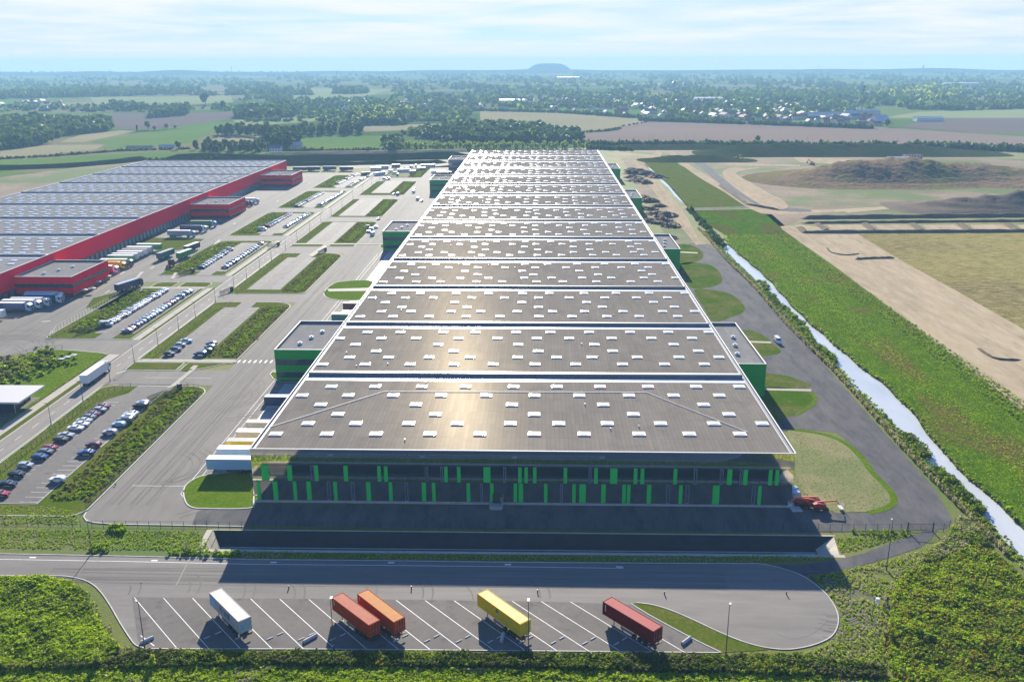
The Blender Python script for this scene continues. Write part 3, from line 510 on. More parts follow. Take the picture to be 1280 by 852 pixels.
# --- gravel service track round the green hall
trk = GP([(240, 655.5), (246, 640), (262, 631)]) + [(-66.5, 191), (59.7, 192.5)] + GP([(1040, 640), (1080, 641), (1100, 637), (1112, 625), (1113, 615), (1095, 592), (1070, 560), (1045, 540), (1000, 536), (975, 540)]) + [(60.5, 234), (60.5, 500)] + \
    GP([(846, 305), (872, 303), (893, 307), (930, 335), (962, 370), (992, 400), (1017, 440), (1052, 480), (1087, 520), (1130, 568), (1166, 608), (1186, 640), (1190, 652), (1182, 661), (1165, 662)]) + [(60, 180.3)] + [(-80, 180.6)]
flat('gravel_track', [trk], .04, MC['gravel_track'])
gi = []
for pts in ([(985, 538), (1005, 539), (1020, 541), (1040, 546), (1060, 556), (1078, 573), (1090, 590), (1105, 605), (1115, 617), (1117, 627), (1108, 635), (1090, 639), (1060, 640), (1040, 639), (1005, 615), (995, 590), (993, 565)],
            [(950, 486), (1010, 488), (1018, 497), (1014, 507), (1000, 516), (980, 523), (968, 527)],
            [(945, 468), (975, 468), (1000, 475), (1012, 483.5), (950, 484)],
            [(918, 415), (940, 413), (955, 420), (962, 426.3), (935, 426.5)],
            [(934, 429), (963, 429), (974, 436), (975, 441), (960, 444.5), (945, 445)],
            [(868, 362), (905, 365), (925, 376), (931, 388), (915, 396), (892, 402), (880, 385)],
            [(848, 331), (870, 328), (893, 334), (903, 348), (895, 357), (865, 360), (855, 345)],
            [(838, 308), (862, 306), (878, 315), (875, 325), (848, 330)]):
    w = smooth(GP(pts), 5); flat('grass_patch', [w], .06, MC['grass_dry' if pts[0][0] == 985 else 'grass_patchy'])
    w2 = smooth(GP([(p[0], p[1]) for p in pts]), 5); gi.append(w2)
mb = MB(); w = smooth(GP([(985, 536), (1020, 541), (1040, 546), (1060, 556), (1078, 573), (1090, 590), (1105, 605), (1115, 617), (1117, 627), (1108, 635), (1085, 641)]), 6, False); mb.strip(w, 1.7, .07); mb.build('grass_edge', MC['grass_lush'], kind='structure')
mb = MB(); mb.strip(smooth(GP([(1010, 488), (1019, 497), (1014, 507), (995, 518)]), 5, False), 1.5, .07); mb.build('grass_edge', MC['grass_lush'], kind='structure')
flat('footpath', [GP([(948, 485), (1014, 486.5), (1014, 489), (948, 487.5)]), GP([(932, 426), (964, 427), (964, 429), (932, 428)]), GP([(843, 314), (872, 315.5), (872, 317), (843, 315.5)]), GP([(305, 625), (315, 620), (320, 630), (306, 635.5)])], .08, MC['footpath'])
# --- truck parking in front
road_top = GP([(-120, 690), (0, 692), (160, 695), (320, 699), (480, 700.5), (640, 702.5), (800, 703.5), (900, 704), (950, 704.3)])
loop = smooth(GP([(972, 708.5), (1002, 719), (1024, 734), (1040, 752), (1048, 772), (1042, 792), (1022, 804), (990, 811), (960, 809.5), (930, 802), (900, 790), (870, 776), (840, 763), (815, 755.5), (795, 753)]), 6, False)
isl_lo = GP([(789, 754.5), (810, 767.5), (840, 784), (870, 800), (902, 815.5)])
bottom = GP([(880, 815.5), (640, 812.5), (400, 810.5), (181, 810)])
left = smooth(GP([(181, 810), (170, 806), (163, 798), (150, 778), (138, 757), (127, 741), (117, 731), (103, 724), (82, 720), (60, 719.5), (0, 719)]), 4, False)
flat('truck_park', [road_top + loop + isl_lo + bottom[1:-1] + left + GP([(-120, 717.5)])], .035, MC['asphalt_lane'])
flat('asphalt_bays', [GP([(165, 746), (250, 747), (385, 748), (530, 749.5), (700, 752), (786, 755), (810, 768), (840, 785), (870, 801), (898, 815), (640, 812), (400, 810.2), (184, 809.7), (172, 800)])], .041, MC['asphalt_bay'])
flat('grass_island', [loop[-36:] + isl_lo[:-1] + GP([(902, 815.5), (960, 812)])], .05, MC['grass_verge'])
flat('gravel_track', [GP([(950, 704.8), (1000, 706), (1045, 700), (1080, 691), (1110, 680), (1140, 669), (1160, 662), (1172, 662), (1164, 673), (1150, 684), (1110, 697), (1080, 706), (1050, 713), (1002, 719.5), (972, 708.8)])], .037, MC['gravel_track'])
mb = MB()
mb.strip(road_top + loop[:1], .2, 0, h=.12); mb.strip(loop, .2, 0, h=.12); mb.strip(isl_lo, .2, 0, h=.12); mb.strip(GP([(902, 815.5), (640, 813), (400, 811), (181, 810.5)]), .2, 0, h=.12); mb.strip(left + GP([(-120, 717.5)]), .2, 0, h=.12)
mb.strip(yard[:6], .28, 0, h=.15)
mb.build('kerb', MC['kerb'], kind='structure')
mb = MB(); Z = .05
mb.strip(GP([(-120, 697.5), (0, 698.7), (160, 701.5), (320, 705), (480, 706.3), (640, 708), (779, 710)]), .16, Z)
for (x, y) in ((41, 696.5), (193, 700.3), (342, 702.6), (489, 703), (635, 705.3)): mb.strip(GP([(x - 4, y), (x + 4, y)]), .45, Z)
mb.strip(GP([(770, 708), (779, 708.4)]), .35, Z)
LT = [G(168 + 36.35 * k, 746.6 + .36 * k) for k in range(17)]; dirv = Vector(G(617, 812.5)) - Vector(G(530, 749.3))
for k in range(17):
    a = Vector(LT[k]); t = (136.0 + .0 * a.x + .35 - a.y) / dirv.y; b = a + dirv * t
    lim = 1.0
    if k == 16: a = a + dirv * .15; 
    mb.strip([tuple(a), tuple(b)], .13, Z)
mb.strip(GP([(176, 794), (193, 807)]), .17, Z)
# lane lines of the yards
mb.strip([(-84.6, 196), (-84.6, 274)], .12, Z); mb.strip([(-86.3, 196), (-86.3, 278), (-88, 286), (-89.8, 286)], .12, Z); mb.strip([(-85.4, 300), (-85.4, 490)], .12, Z); mb.strip([(-87, 300), (-87, 480)], .12, Z)
mb.strip([(-100, 200), (-85, 200)], .12, Z); mb.strip([(-84.6, 196), (-82.6, 193.5)], .12, Z); mb.strip([(-86.3, 196), (-84.2, 193)], .12, Z)
for y in range(199, 275, 4): mb.strip([(-84, y + .5), (-72, y + .5)], .1, Z)
for y in range(300, 490, 4): mb.strip([(-84, y + .5), (-72, y + .5)], .1, Z)
for k in range(8): mb.strip([(-104.2 + k * 1.9, 295.0), (-104.2 + k * 1.9, 297.8)], .55, Z)
for y in (430, 560, 660, 760, 380): mb.strip([(-206, y), (-206, y + 5)], .3, Z); mb.strip([(-196, y + 12), (-196, y + 17)], .3, Z)
for (x, y) in ((-200, 345), (-212, 320), (-200, 306), (-222, 300)): mb.strip([(x, y), (x + 3, y + 1)], .5, Z)
mb.strip([(ROADX0 + .3, 120), (ROADX0 + .3, 900)], .14, Z); mb.strip([(ROADX1 - .3, 120), (ROADX1 - .3, 272)], .14, Z); mb.strip([(ROADX1 - .3, 298), (ROADX1 - .3, 377)], .14, Z); mb.strip([(ROADX1 - .3, 392), (ROADX1 - .3, 480)], .14, Z)
for y in range(200, 900, 9): mb.strip([(-144.6, y), (-144.6, y + 3.5)], .13, Z)
mb.strip(GP([(146, 467), (160, 462), (200, 475)][:2]), .3, Z); mb.strip([(-130, 279), (-108, 279)], .12, Z)
Z = .185
def stalls(x0, x1, x2, x3, ya, yb):
    n = int(round((yb - ya) / 2.5))
    for k in range(n + 1):
        y = ya + (yb - ya) * k / n
        for a, b in ((x0, x1), (x2, x3)):
            if b > a: mb.strip([(a, y), (b, y)], .1, Z)
stalls(-133.2, -128.6, -123, -118.4, 190.6, 256); stalls(-133.2, -128.6, -122.8, -118.2, 300, 366); stalls(-133.2, -128.6, -122.8, -118.2, 401, 468); stalls(-133.2, -128.6, -122.4, -117.8, 512, 578); stalls(-134.8, -130, -122, -117.4, 608, 678)
stalls(-170.8, -166.4, -159.8, -155.4, 330, 399)
for y0 in (436, 540, 646, 752): stalls(-170.8, -166.4, -159.8, -155.4, y0 + 1, y0 + 72)
mb.strip([(-133.3, 189.8), (-118.4, 189.8), (-118.4, 268)], .12, Z)
mb.build('road_marking', MC['paint'], kind='structure')
mb = MB()
for a, b in (((111, 695), (97, 719)), ((236, 700), (220, 732))): mb.strip(GP([a, b]), .22, .052)
mb.strip(GP(smooth([(968, 790), (990, 798), (1015, 792), (1035, 775)], 4, False)), .12, .047)
mb.build('crack_seal', MC['seal'], kind='structure')
mb = MB(); rt = random.Random(9)
def arc(cx, cy, r, a0, a1, z, w=.28, sx=1):
    for o_ in (-.95, .95): mb.strip([(cx + (r + o_) * cos(a0 + (a1 - a0) * k / 16), cy + (r + o_) * sin(a0 + (a1 - a0) * k / 16) * sx) for k in range(17)], w, z)
for k in range(0, 16, 2):      # wheels turning into the bays
    a = Vector(LT[k % 16]); arc(a.x - 9 + rt.uniform(-2, 2), a.y + 1.5 + rt.uniform(-2.0, 1.0), rt.uniform(8, 11), rt.uniform(-.25, .1), rt.uniform(.5, 1.0), .0435 + .0004 * k)
for k in range(9): y_ = 160.2 + rt.uniform(-3, 3); mb.strip([(x_, y_ + .8 * sin(x_ * .03 + k)) for x_ in range(-100, 40, 6)], .3, .0435 + .0003 * k)
for k in range(5): arc(56, 153, rt.uniform(5, 11), -1.9 + rt.uniform(-.2, .2), 1.6, .0437 + .0004 * k)
for k in range(14): arc(-95 + rt.uniform(-5, 3), 208 + rt.uniform(-8, 8) + (k % 2) * 60, rt.uniform(9, 22), rt.uniform(-1.6, -.8), rt.uniform(.0, 1.2), .047 + .0004 * k)
for k in range(12): x_ = rt.uniform(-102, -90); mb.strip([(x_ + 1.2 * sin(y_ * .02 + k), y_) for y_ in range(190, 700, 12)], .3, .047 + .0003 * k)
for k in range(10): x_ = rt.uniform(-208, -190); mb.strip([(x_ + 1.6 * sin(y_ * .02 + k), y_) for y_ in range(320, 830, 12)], .35, .047 + .0003 * k)
for k in range(8): arc(-196 + rt.uniform(-4, 4), 300 + rt.uniform(-5, 12), rt.uniform(10, 22), rt.uniform(.2, .8), rt.uniform(1.5, 2.6), .047 + .0004 * k)
mb.build('tyre_marks', MC['tyre_mark'], kind='structure')
# --- far hills on the horizon
def hills(name, base, w, h, m, dist):
    mb = MB(); top = []
    x0, x1 = base; n = 60
    for i in range(n + 1):
        t = i / n; x = x0 + (x1 - x0) * t; hh = h * (sin(pi * t) ** .5) * (.75 + .25 * sin(t * 17 + x0) * sin(t * 7.3)); top.append((x, hh))
    for (xa, ha), (xb, hb) in zip(top[:-1], top[1:]):
        mb.face([(xa, dist - w, 0), (xb, dist - w, 0), (xb, dist, hb), (xa, dist, ha)]); mb.face([(xa, dist, ha), (xb, dist, hb), (xb, dist + w, 0), (xa, dist + w, 0)])
    mb.build(name, MC[m], kind='structure')
hills('hill_range', (-4600, -1900), 300, 40, 'berm_grass', 7200); hills('hill_range', (-2400, 1500), 300, 27, 'berm_grass', 8300); hills('hill_range', (900, 4600), 300, 34, 'berm_grass', 7300); hills('hill_range', (-4500, 4500), 200, 26, 'berm_grass', 7600)
mb = MB(); cx = 8400 * (-0.0298 + (688 - 640) / 1180.0); ring = [(1.0, 0), (.8, 24), (.6, 54), (.42, 66), (.15, 70)]; prev = None
for rr, zz in ring:
    cur = [(cx + 235 * rr * cos(2 * pi * k / 28), 8450 + 235 * rr * sin(2 * pi * k / 28), zz * (1 + .05 * sin(k))) for k in range(28)]
    if prev:
        for k in range(28): mb.face([prev[k], prev[(k + 1) % 28], cur[(k + 1) % 28], cur[k]])
    prev = cur
mb.face(prev); mb.build('hill', MC['berm_grass'], kind='structure')
# ================================================================= HALLS
HX0, HX1, HY0, BAY, NB, HZ = -67.0, 59.3, 192.2, 52.65, 14, 13.8
RB = 53.0
HY1 = HY0 + BAY * NB
hall = empty('green_warehouse', (0, HY0, 0), 0, 'very long grey-roofed warehouse with mirror cladding and green stripes, filling the picture centre', 'warehouse')
def hl(mb): return mb.xf(Matrix.Translation((0, -HY0, 0)))
mb = MB(); mb.box(HX0, HX1, HY0, HY1, 0, HZ - .02, 0, 'sbt'); hl(mb).build('side_wall', MC['mirror_cladding'], hall)
mb = MB(); mb.face([(HX0, HY0, .5), (HX1, HY0, .5), (HX1, HY0, 5.55), (HX0, HY0, 5.55)]); mb.face([(HX0, HY0 - .06, 5.62), (HX1, HY0 - .06, 5.62), (HX1, HY0 - .06, 9.72), (HX0, HY0 - .06, 9.72)])
mb.face([(HX0, HY0 - .1, 9.78), (HX1, HY0 - .1, 9.78), (HX1, HY0 - .1, HZ-.14), (HX0, HY0 - .1, HZ-.14)])
hl(mb).build('front_wall', MC['mirror_cladding'], hall)
mb = MB(); mb.box(HX0 + .05, HX1 - .05, HY0 - .16, HY0 + .3, 0, .5); hl(mb).build('plinth', MC['concrete'], hall)
mb = MB(); mb.box(HX0, HX1, HY0 - .09, HY0 + .02, 5.54, 5.63); mb.box(HX0, HX1, HY0 - .13, HY0, 9.7, 9.79); hl(mb).build('cladding_rail', MC['dark_post'], hall)
def PXx(v, crop, y0): return G({3: 305 + v / 5.565, 4: 525 + v / 5.565, 5: 750 + v / 4.267}[crop], y0)[0]
upper = [(3, a, b) for a, b in ((122, 172), (303, 335), (495, 515), (695, 722), (932, 950), (978, 996))] + [(4, a, b) for a, b in ((173, 189), (262, 278), (442, 490), (686, 704), (730, 746), (790, 806), (1003, 1019), (1216, 1232))] + [(5, a, b) for a, b in ((54, 92), (182, 196), (219, 232), (394, 408), (678, 703), (764, 786), (900, 916), (936, 950))]
lower = [(3, a, b) for a, b in ((95, 112), (204, 235), (348, 364), (438, 468), (627, 647), (852, 882), (1012, 1030))] + [(4, a, b) for a, b in ((14, 42), (88, 104), (329, 345), (492, 508), (655, 672), (686, 717), (866, 883), (1063, 1079), (1108, 1153))] + [(5, a, b) for a, b in ((6, 30), (121, 135), (146, 159), (250, 272), (423, 436), (600, 636), (842, 858))]
lower = [t for t in lower if not (t[0] == 3 and t[1] > 1200)]
fr_u = [(3, 468, 488), (3, 1262, 1275), (4, 40, 54), (4, 145, 158), (4, 582, 596), (4, 1176, 1190), (5, 502, 516), (5, 642, 655), (5, 746, 756)]
fr_l = [(3, 582, 602), (3, 750, 770), (3, 1122, 1140), (4, 422, 436), (4, 978, 990), (5, 354, 370), (5, 458, 474), (5, 810, 825)]
def xat(crop, v, z):
    px = {3: 305 + v / 5.565, 4: 525 + v / 5.565, 5: 750 + v / 4.267}[crop]
    # x on the plane y=HY0 at height z seen at column px
    d0 = Vector((0, HY0, z - CAM_H)); k = (px - 640) / F_PX
    return (k * d0.dot(CF) - d0.dot(CR)) / (CR.x - k * CF.x)
for lst, z0, z1, off in ((upper, 5.75, 9.6, .14), (lower, .7, 5.45, .08)):
    for c, a, b in lst:
        zm = (z0 + z1) / 2; xa = xat(c, a, zm); xb = xat(c, b, zm)
        if xb - xa < .8: xa, xb = (xa + xb) / 2 - .4, (xa + xb) / 2 + .4
        w_ = MB(); w_.box(max(xa, HX0 + .1), xb, HY0 - off - .12, HY0 - off + .06, z0, z1); hl(w_).build('stripe_panel', MC['green_panel'], hall)
for lst, z0, z1, off in ((fr_u, 5.75, 9.6, .14), (fr_l, .7, 5.45, .08)):
    for c, a, b in lst:
        zm = (z0 + z1) / 2; xa = xat(c, a, zm); xb = xat(c, b, zm); w_ = MB()
        for x in (xa, xb): w_.box(x - .09, x + .09, HY0 - off - .12, HY0 - off, z0, z1)
        w_.box(xa + .09, xb - .09, HY0 - off - .11, HY0 - off, z0, z0 + .12); w_.box(xa + .09, xb - .09, HY0 - off - .11, HY0 - off, z1 - .12, z1); hl(w_).build('window_frame', MC['steel_frame'], hall)
xd = xat(4, 532, 1.5)
d_ = MB(); d_.box(xd - .9, xd + .9, HY0 - .26, HY0 - .17, .5, 2.9); hl(d_).build('door', MC['dark_post'], hall)
d_ = MB(); d_.box(xd - 1.4, xd + 1.4, HY0 - 2.4, HY0 - .3, 0, .5); d_.box(xd - 1.3, xd + 1.3, HY0 - 2.9, HY0 - 2.4, 0, .3)
for sx in (-1.5, 1.5):
    d_.box(xd + sx - .06, xd + sx + .06, HY0 - 2.4, HY0 - .3, 0, 1.5)
hl(d_).build('steps', MC['concrete'], hall)
# roof
mb = MB()
for k in range(NB):
    a = HY0 + k * BAY; mb.face([(HX0 + 1.0, a + .2, HZ - .45), (HX1 - 1.0, a + .2, HZ - .45), (HX1 - 1.0, a + BAY, HZ - .45), (HX0 + 1.0, a + BAY, HZ - .45)])
hl(mb).build('roof', MC['roof_membrane'], hall)
mb = MB()
for k in range(1, NB):
    a = HY0 + k * BAY; mb.box(HX0 + 1.02, HX1 - 1.02, a - 4.4, a - 1.55, HZ - .44, HZ - .40); mb.box(HX0 + 1.02, HX1 - 1.02, a + .4, a + 3.9, HZ - .44, HZ - .405)
hl(mb).build('membrane_strip', MC['white_membrane'], hall)
for k in range(1, NB):
    a = HY0 + k * BAY; w_ = MB(); w_.box(HX0 + 1.01, HX1 - 1.01, a - .3, a + .3, HZ - .44, HZ + .55, 0, 't'); w_.face([(HX0 + 1.01, a - .3, HZ + .55), (HX1 - 1.01, a - .3, HZ + .55), (HX1 - 1.01, a + .3, HZ + .55), (HX0 + 1.01, a + .3, HZ + .55)], 0)
    w_.box(HX0 + 1.01, HX1 - 1.01, a - 1.5, a - .32, HZ - .44, HZ - .39, 0)  # dark strip on the roof: the wall's near-side shadow as colour
    for j in range(5):
        xx = HX0 + 14 + j * 25 + rnd.uniform(-2, 2); w_.box(xx, xx + 1.6, a - 2.0, a - 1.5, HZ - .4, HZ - .2, 0)
    hl(w_).build('fire_wall_and_shade', [MC['parapet_dark'], MC['white_trim']], hall)
mb = MB(); mb.box(HX0 - .12, HX1 + .12, HY0 - .14, HY0 + .12, HZ-.14, HZ+.02)
mb.box(HX0 - .12, HX0 + .12, HY0 + .2, HY1, HZ-.2, HZ+.06); mb.box(HX1 - .12, HX1 + .12, HY0 + .2, HY1, HZ-.2, HZ+.06)
mb.box(HX0 + .88, HX0 + 1.0, HY0 + .2, HY1, HZ-.5, HZ-.32); mb.box(HX1 - 1.0, HX1 - .88, HY0 + .2, HY1, HZ-.5, HZ-.32); mb.box(HX0, HX1, HY1 - .3, HY1 + .1, 12.5, 13.06)
hl(mb).build('parapet_cap', MC['white_trim'], hall)
mb = MB(); mb.box(HX0 + .12, HX0 + .88, HY0 + .2, HY1, HZ-.6, HZ-.5); mb.box(HX1 - .88, HX1 - .12, HY0 + .2, HY1, HZ-.6, HZ-.5); hl(mb).build('parapet_inner_shade', MC['parapet_dark'], hall)  # dark strips inside the side parapets: their inner shadow, put in as colour
SKY = []
for yp, xsx in ((482.5, (414.5, 469, 527.5, 582, 642, 696, 750, 810, 870, 924)), (493.5, (378, 435.5, 491.5, 551.5, 607.8, 668, 724, 786, 842, 899)), (505, (401, 520, 640, 754, 879.5)), (517, (422.5, 544.5, 667.7, 791.7, 911)), (528.5, (385.4, 445, 511, 571.5, 638, 698.5, 759, 825.6, 892, 952.5)), (541.5, (345, 408.7, 470, 537.4, 600, 668, 730, 798.6, 861.5, 924.7))):
    for x in xsx: X, Y = G(x, yp, HZ - .2); SKY.append((X, Y - HY0))
def dome(mb, x, y, z, w=3.1, d=2.3):
    mb.box(x - w / 2, x + w / 2, y - d / 2, y + d / 2, z, z + .26, 1, 'b')
    n = 4; R = [[(x + w * (.46 - .0) * (2 * i / n - 1), y + d * .46 * (2 * j / n - 1), z + .27 + .10 * (1 - (2 * i / n - 1) ** 4) * (1 - (2 * j / n - 1) ** 4) ) for i in range(n + 1)] for j in range(n + 1)]
    for j in range(n):
        for i in range(n): mb.face([R[j][i], R[j][i + 1], R[j + 1][i + 1], R[j + 1][i]], 0)
cnt = 0; rest = MB()
for k in range(NB):
    for (x, y) in SKY:
        xx = x + (0 if k == 0 else rnd.uniform(-1.2, 1.2)); yy = y if k % 2 == 0 else y
        if cnt < 96:
            s_ = MB(); dome(s_, 0, 0, 0); s_.build('skylight', [MC['skylight'], MC['skylight_kerb']], hall, loc=(xx, yy + k * BAY, HZ - .45)); cnt += 1
        else: dome(rest, xx, yy + k * BAY, HZ - .45)
rest.build('roof_skylights', [MC['skylight'], MC['skylight_kerb']], hall, kind='stuff')
mb = MB(); L_ = [G(337, 533.5, HZ - .3), G(480, 489, HZ - .3), G(808, 490, HZ - .3), G(935, 540, HZ - .3)]
for a, b in zip(L_[:-1], L_[1:]): mb.bar((*a, HZ - .3), (*b, HZ - .3), .09, 4)
hl(mb).build('roof_cable', MC['white_trim'], hall)
mb = MB()
for k in range(NB):
    for _ in range(5):
        x = rnd.uniform(HX0 + 6, HX1 - 6); y = HY0 + k * BAY + rnd.uniform(5, 48); mb.bar((x, y, HZ - .45), (x, y, HZ + .05), .14, 6)
hl(mb).build('roof_vent', MC['galv'], hall, kind='stuff')
mb = MB()
for y in list(range(198, 275, 4)) + list(range(300, 488, 4)) + list(range(512, 700, 4)):
    mb.box(HX0 - .5, HX0 - .02, y - .4, y + 2.7, 1.0, 4.6); mb.box(HX0 - 1.6, HX0 - .5, y - .4, y + 2.7, .9, 1.15)
hl(mb).build('loading_docks', MC['dock_dark'], hall, kind='stuff')
flat('dock_apron', [rect(-82, HX0, 196, 274), rect(-82, HX0, 299, 490)], .062, MC['dock_apron'])
# ---------------------------------------------------------------- office blocks
def office(name, x0, x1, y0, y1, h, mpaint, label, bands, inner_east=False, glassy=True):
    o = empty(name, ((x0 + x1) / 2, y0, 0), 0, label, 'office building'); M_ = Matrix.Translation((-(x0 + x1) / 2, -y0, 0))
    mb = MB(); prev = 0
    for (za, zb) in bands: mb.box(x0 + .25, x1 - .25, y0 + .25, y1 - .25, prev, za, 0, 'bt'); prev = zb
    o_ = mb
    w = MB(); prev = 0.0
    for (za, zb) in list(bands) + [(h + .0, h)]:
        if za - prev > .01: w.box(x0, x1, y0, y1, prev, za, 0, 'bt'); w.face([(x0, y0, prev), (x1, y0, prev), (x1, y0 + .3, prev), (x0, y0 + .3, prev)]); w.face([(x0, y0, za - .001), (x1, y0, za - .001), (x1, y1, za - .001), (x0, y1, za - .001)]) if za < h - .1 else None
        prev = zb
    w.xf(M_).build('wall', MC[mpaint], o)
    for (za, zb) in bands:
        g = MB(); g.box(x0 + .2, x1 - .2, y0 + .2, y1 - .2, za + .001, zb - .001, 0, 'bt'); wn_ = g.xf(M_).build('window', MC['glass'], o)
        f = MB(); n = int((x1 - x0) / 2.4)
        for k in range(n + 1): xx = x0 + .15 + (x1 - x0 - .3) * k / n; f.box(xx - .06, xx + .06, y0 + .08, y0 + .19, za, zb)
        n = int((y1 - y0) / 2.4)
        for k in range(n + 1):
            yy = y0 + .15 + (y1 - y0 - .3) * k / n
            for xx in (x0 + .13, x1 - .13): f.box(xx - .06, xx + .06, yy - .06, yy + .06, za, zb)
        f.xf(M_).build('frame', MC['dark_post'], wn_)
    r = MB(); r.box(x0 + .35, x1 - .35, y0 + .35, y1 - .35, h - .85, h - .8, 0); rf = r.xf(M_).build('roof', MC['roof_grey'], o)
    c = MB(); c.box(x0, x1, y0, y0 + .35, h, h + .08); c.box(x0, x1, y1 - .35, y1, h, h + .08); c.box(x0, x0 + .35, y0 + .35, y1 - .35, h, h + .08); c.box(x1 - .35, x1, y0 + .35, y1 - .35, h, h + .08); c.xf(M_).build('parapet_cap', MC['white_trim'], o)
    c = MB(); c.box(x0 + .02, x1 - .02, y1 - .33, y1 - .05, h - .8, h); c.box(x0 + .02, x0 + .3, y0 + .34, y1 - .34, h - .8, h); c.box(x1 - .3, x1 - .02, y0 + .34, y1 - .34, h - .8, h); c.box(x0 + .02, x1 - .02, y0 + .04, y0 + .33, h - .8, h)
    c.xf(M_).build('parapet', MC['parapet_dark'], o)
    for k in range(3):
        u = MB(); xx = x0 + (x1 - x0) * (.35 + .12 * k); yy = y0 + (y1 - y0) * (.25 + .2 * k); u.box(xx - .7, xx + .7, yy - .5, yy + .5, h - .8, h - .1); u.bar((xx, yy, h - .1), (xx, yy, h + .2), .35, 8); u.xf(M_).build('roof_unit', MC['white_trim'], o)
    return o
B1 = [(3.2, 4.2), (6.6, 7.9)]
for k, (y0, lab) in enumerate(((277.2, 'green office block nearest the camera on the left flank of the long warehouse'), (489.5, 'green office block on the left flank, second from the camera, beside a delivery lorry'), (713, 'green office block on the left flank, third from the camera'), (866, 'glassy grey office block at the far left corner of the long warehouse'))):
    office('office_block', -85.6, -67.4, y0, y0 + 34, 10.6, 'green_paint' if k < 3 else 'parapet_dark', lab, [(1.0, 2.9), (5.3, 7.4)])
for k, (y0, lab) in enumerate(((265.5, 'solid green annex nearest the camera on the right flank of the long warehouse'), (443, 'solid green annex on the right flank, second from the camera'), (617, 'solid green annex on the right flank, third from the camera'), (790, 'solid green annex on the right flank, farthest from the camera'))):
    office('side_annex', 60.2, 70.4, y0, y0 + 46 if k == 0 else y0 + 40, 10.6, 'green_paint', lab, [])
# ---------------------------------------------------------------- red hall
RX0, RX1, RY0, RY1 = -362.0, -231.5, 358.0 - 53.0, 835.0
red = empty('red_warehouse', (RX1, RY0, 0), 0, 'long warehouse with crimson fascia and grey roof, standing at the left edge', 'warehouse')
RM = Matrix.Translation((-RX1, -RY0, 0))
mb = MB(); mb.box(RX0, RX1, RY0, RY1, 4.4, 13.0, 0, 'bt'); mb.face([(RX1 - .01, RY0, 4.4), (RX1 - 1.2, RY0, 4.4), (RX1 - 1.2, RY1, 4.4), (RX1 - .01, RY1, 4.4)]); mb.xf(RM).build('fascia', MC['red_panel'], red)
mb = MB(); mb.box(RX0 + .1, RX1 - .35, RY0 + .1, RY1 - .1, 0, 4.39, 0, 'bt'); mb.xf(RM).build('dock_wall', MC['dock_dark'], red)
yy = RY0 + 4; n = 0
while yy < RY1 - 6:
    d = MB(); d.box(RX1 - .33, RX1 - .12, yy, yy + 2.8, .9, 4.0); d.box(RX1 - .33, RX1 + .9, yy - .2, yy + 3.0, .7, .9)
    if n < 95: d.xf(RM).build('dock_door', MC['steel_frame'], red)
    yy += 5.0; n += 1
mb = MB(); r0 = RY0; divs = [412.3 + 53.0 * k for k in range(-2, 8)]
mb.face([(RX0 + .5, RY0, 12.55), (RX1 - .4, RY0, 12.55), (RX1 - .4, RY1, 12.55), (RX0 + .5, RY1, 12.55)]); mb.xf(RM).build('roof', MC['roof_grey'], red)
mb = MB(); w2 = MB()
for a in divs:
    mb.box(RX0 + .6, RX1 - .5, a - 4.0, a - 1.6, 12.56, 12.6); mb.box(RX0 + .6, RX1 - .5, a + .4, a + 5.2, 12.56, 12.6); w2.box(RX0 + .6, RX1 - .5, a - .3, a + .3, 12.56, 13.5); w2.box(RX0 + .6, RX1 - .5, a - 1.5, a - .32, 12.56, 12.61)  # last strip beside each wall: its shadow, laid as dark colour
mb.xf(RM).build('membrane_strip', MC['white_membrane'], red); w2.xf(RM).build('fire_wall_and_shade', MC['parapet_dark'], red)
mb = MB(); mb.box(RX1 - .35, RX1 + .05, RY0, RY1, 13.0, 13.14); mb.box(RX0 - .1, RX0 + .5, RY0, RY1, 12.5, 13.1); mb.box(RX0, RX1, RY1 - .3, RY1 + .1, 12.5, 13.1); mb.xf(RM).build('parapet_cap', MC['white_trim'], red)
SKR = [(x_ * 7.6 + 4 + (2.2 if r_ % 2 else 0), r_ * 7.1 + 7.5) for r_ in range(6) for x_ in range(16)]
cnt = 0; rest = MB(); cand = []
for k in range(-1, 9):
    for (x, y) in SKR:
        X = RX1 - 4 - x + rnd.uniform(-1, 1); Y = 412.3 + 53 * (k - 1) + y
        if RY0 < Y < RY1 - 3 and X > RX0 + 4: cand.append((X, Y))
cand.sort(key=lambda p: (0 if (p[1] > 330 and -p[0] < p[1] * .66) else 1, p[1]))
for (X, Y) in cand:
    if cnt < 96:
        s_ = MB(); dome(s_, 0, 0, 0, 3.3, 2.4); s_.build('skylight', [MC['skylight'], MC['skylight_kerb']], red, loc=(X - RX1, Y - RY0, 12.56)); cnt += 1
    else: dome(rest, X, Y, 12.56, 3.3, 2.4)
rest.xf(RM).build('roof_skylights', [MC['skylight'], MC['skylight_kerb']], red, kind='stuff')
for k, (x0, x1, y0, y1, lab) in enumerate(((-226 - 5.4, -205.5, 383, 418, 'crimson office block with ribbon windows nearest the camera beside the red warehouse'), (-231.4, -205, 593, 628, 'crimson office block with ribbon windows, middle one along the red warehouse'), (-231.4, -205, 752, 787, 'crimson office block at the far end of the red warehouse'))):
    office('office_block', x0, x1, y0, y1, 9.6, 'red_panel', lab, [(.2, 1.9), (4.6, 6.3)])
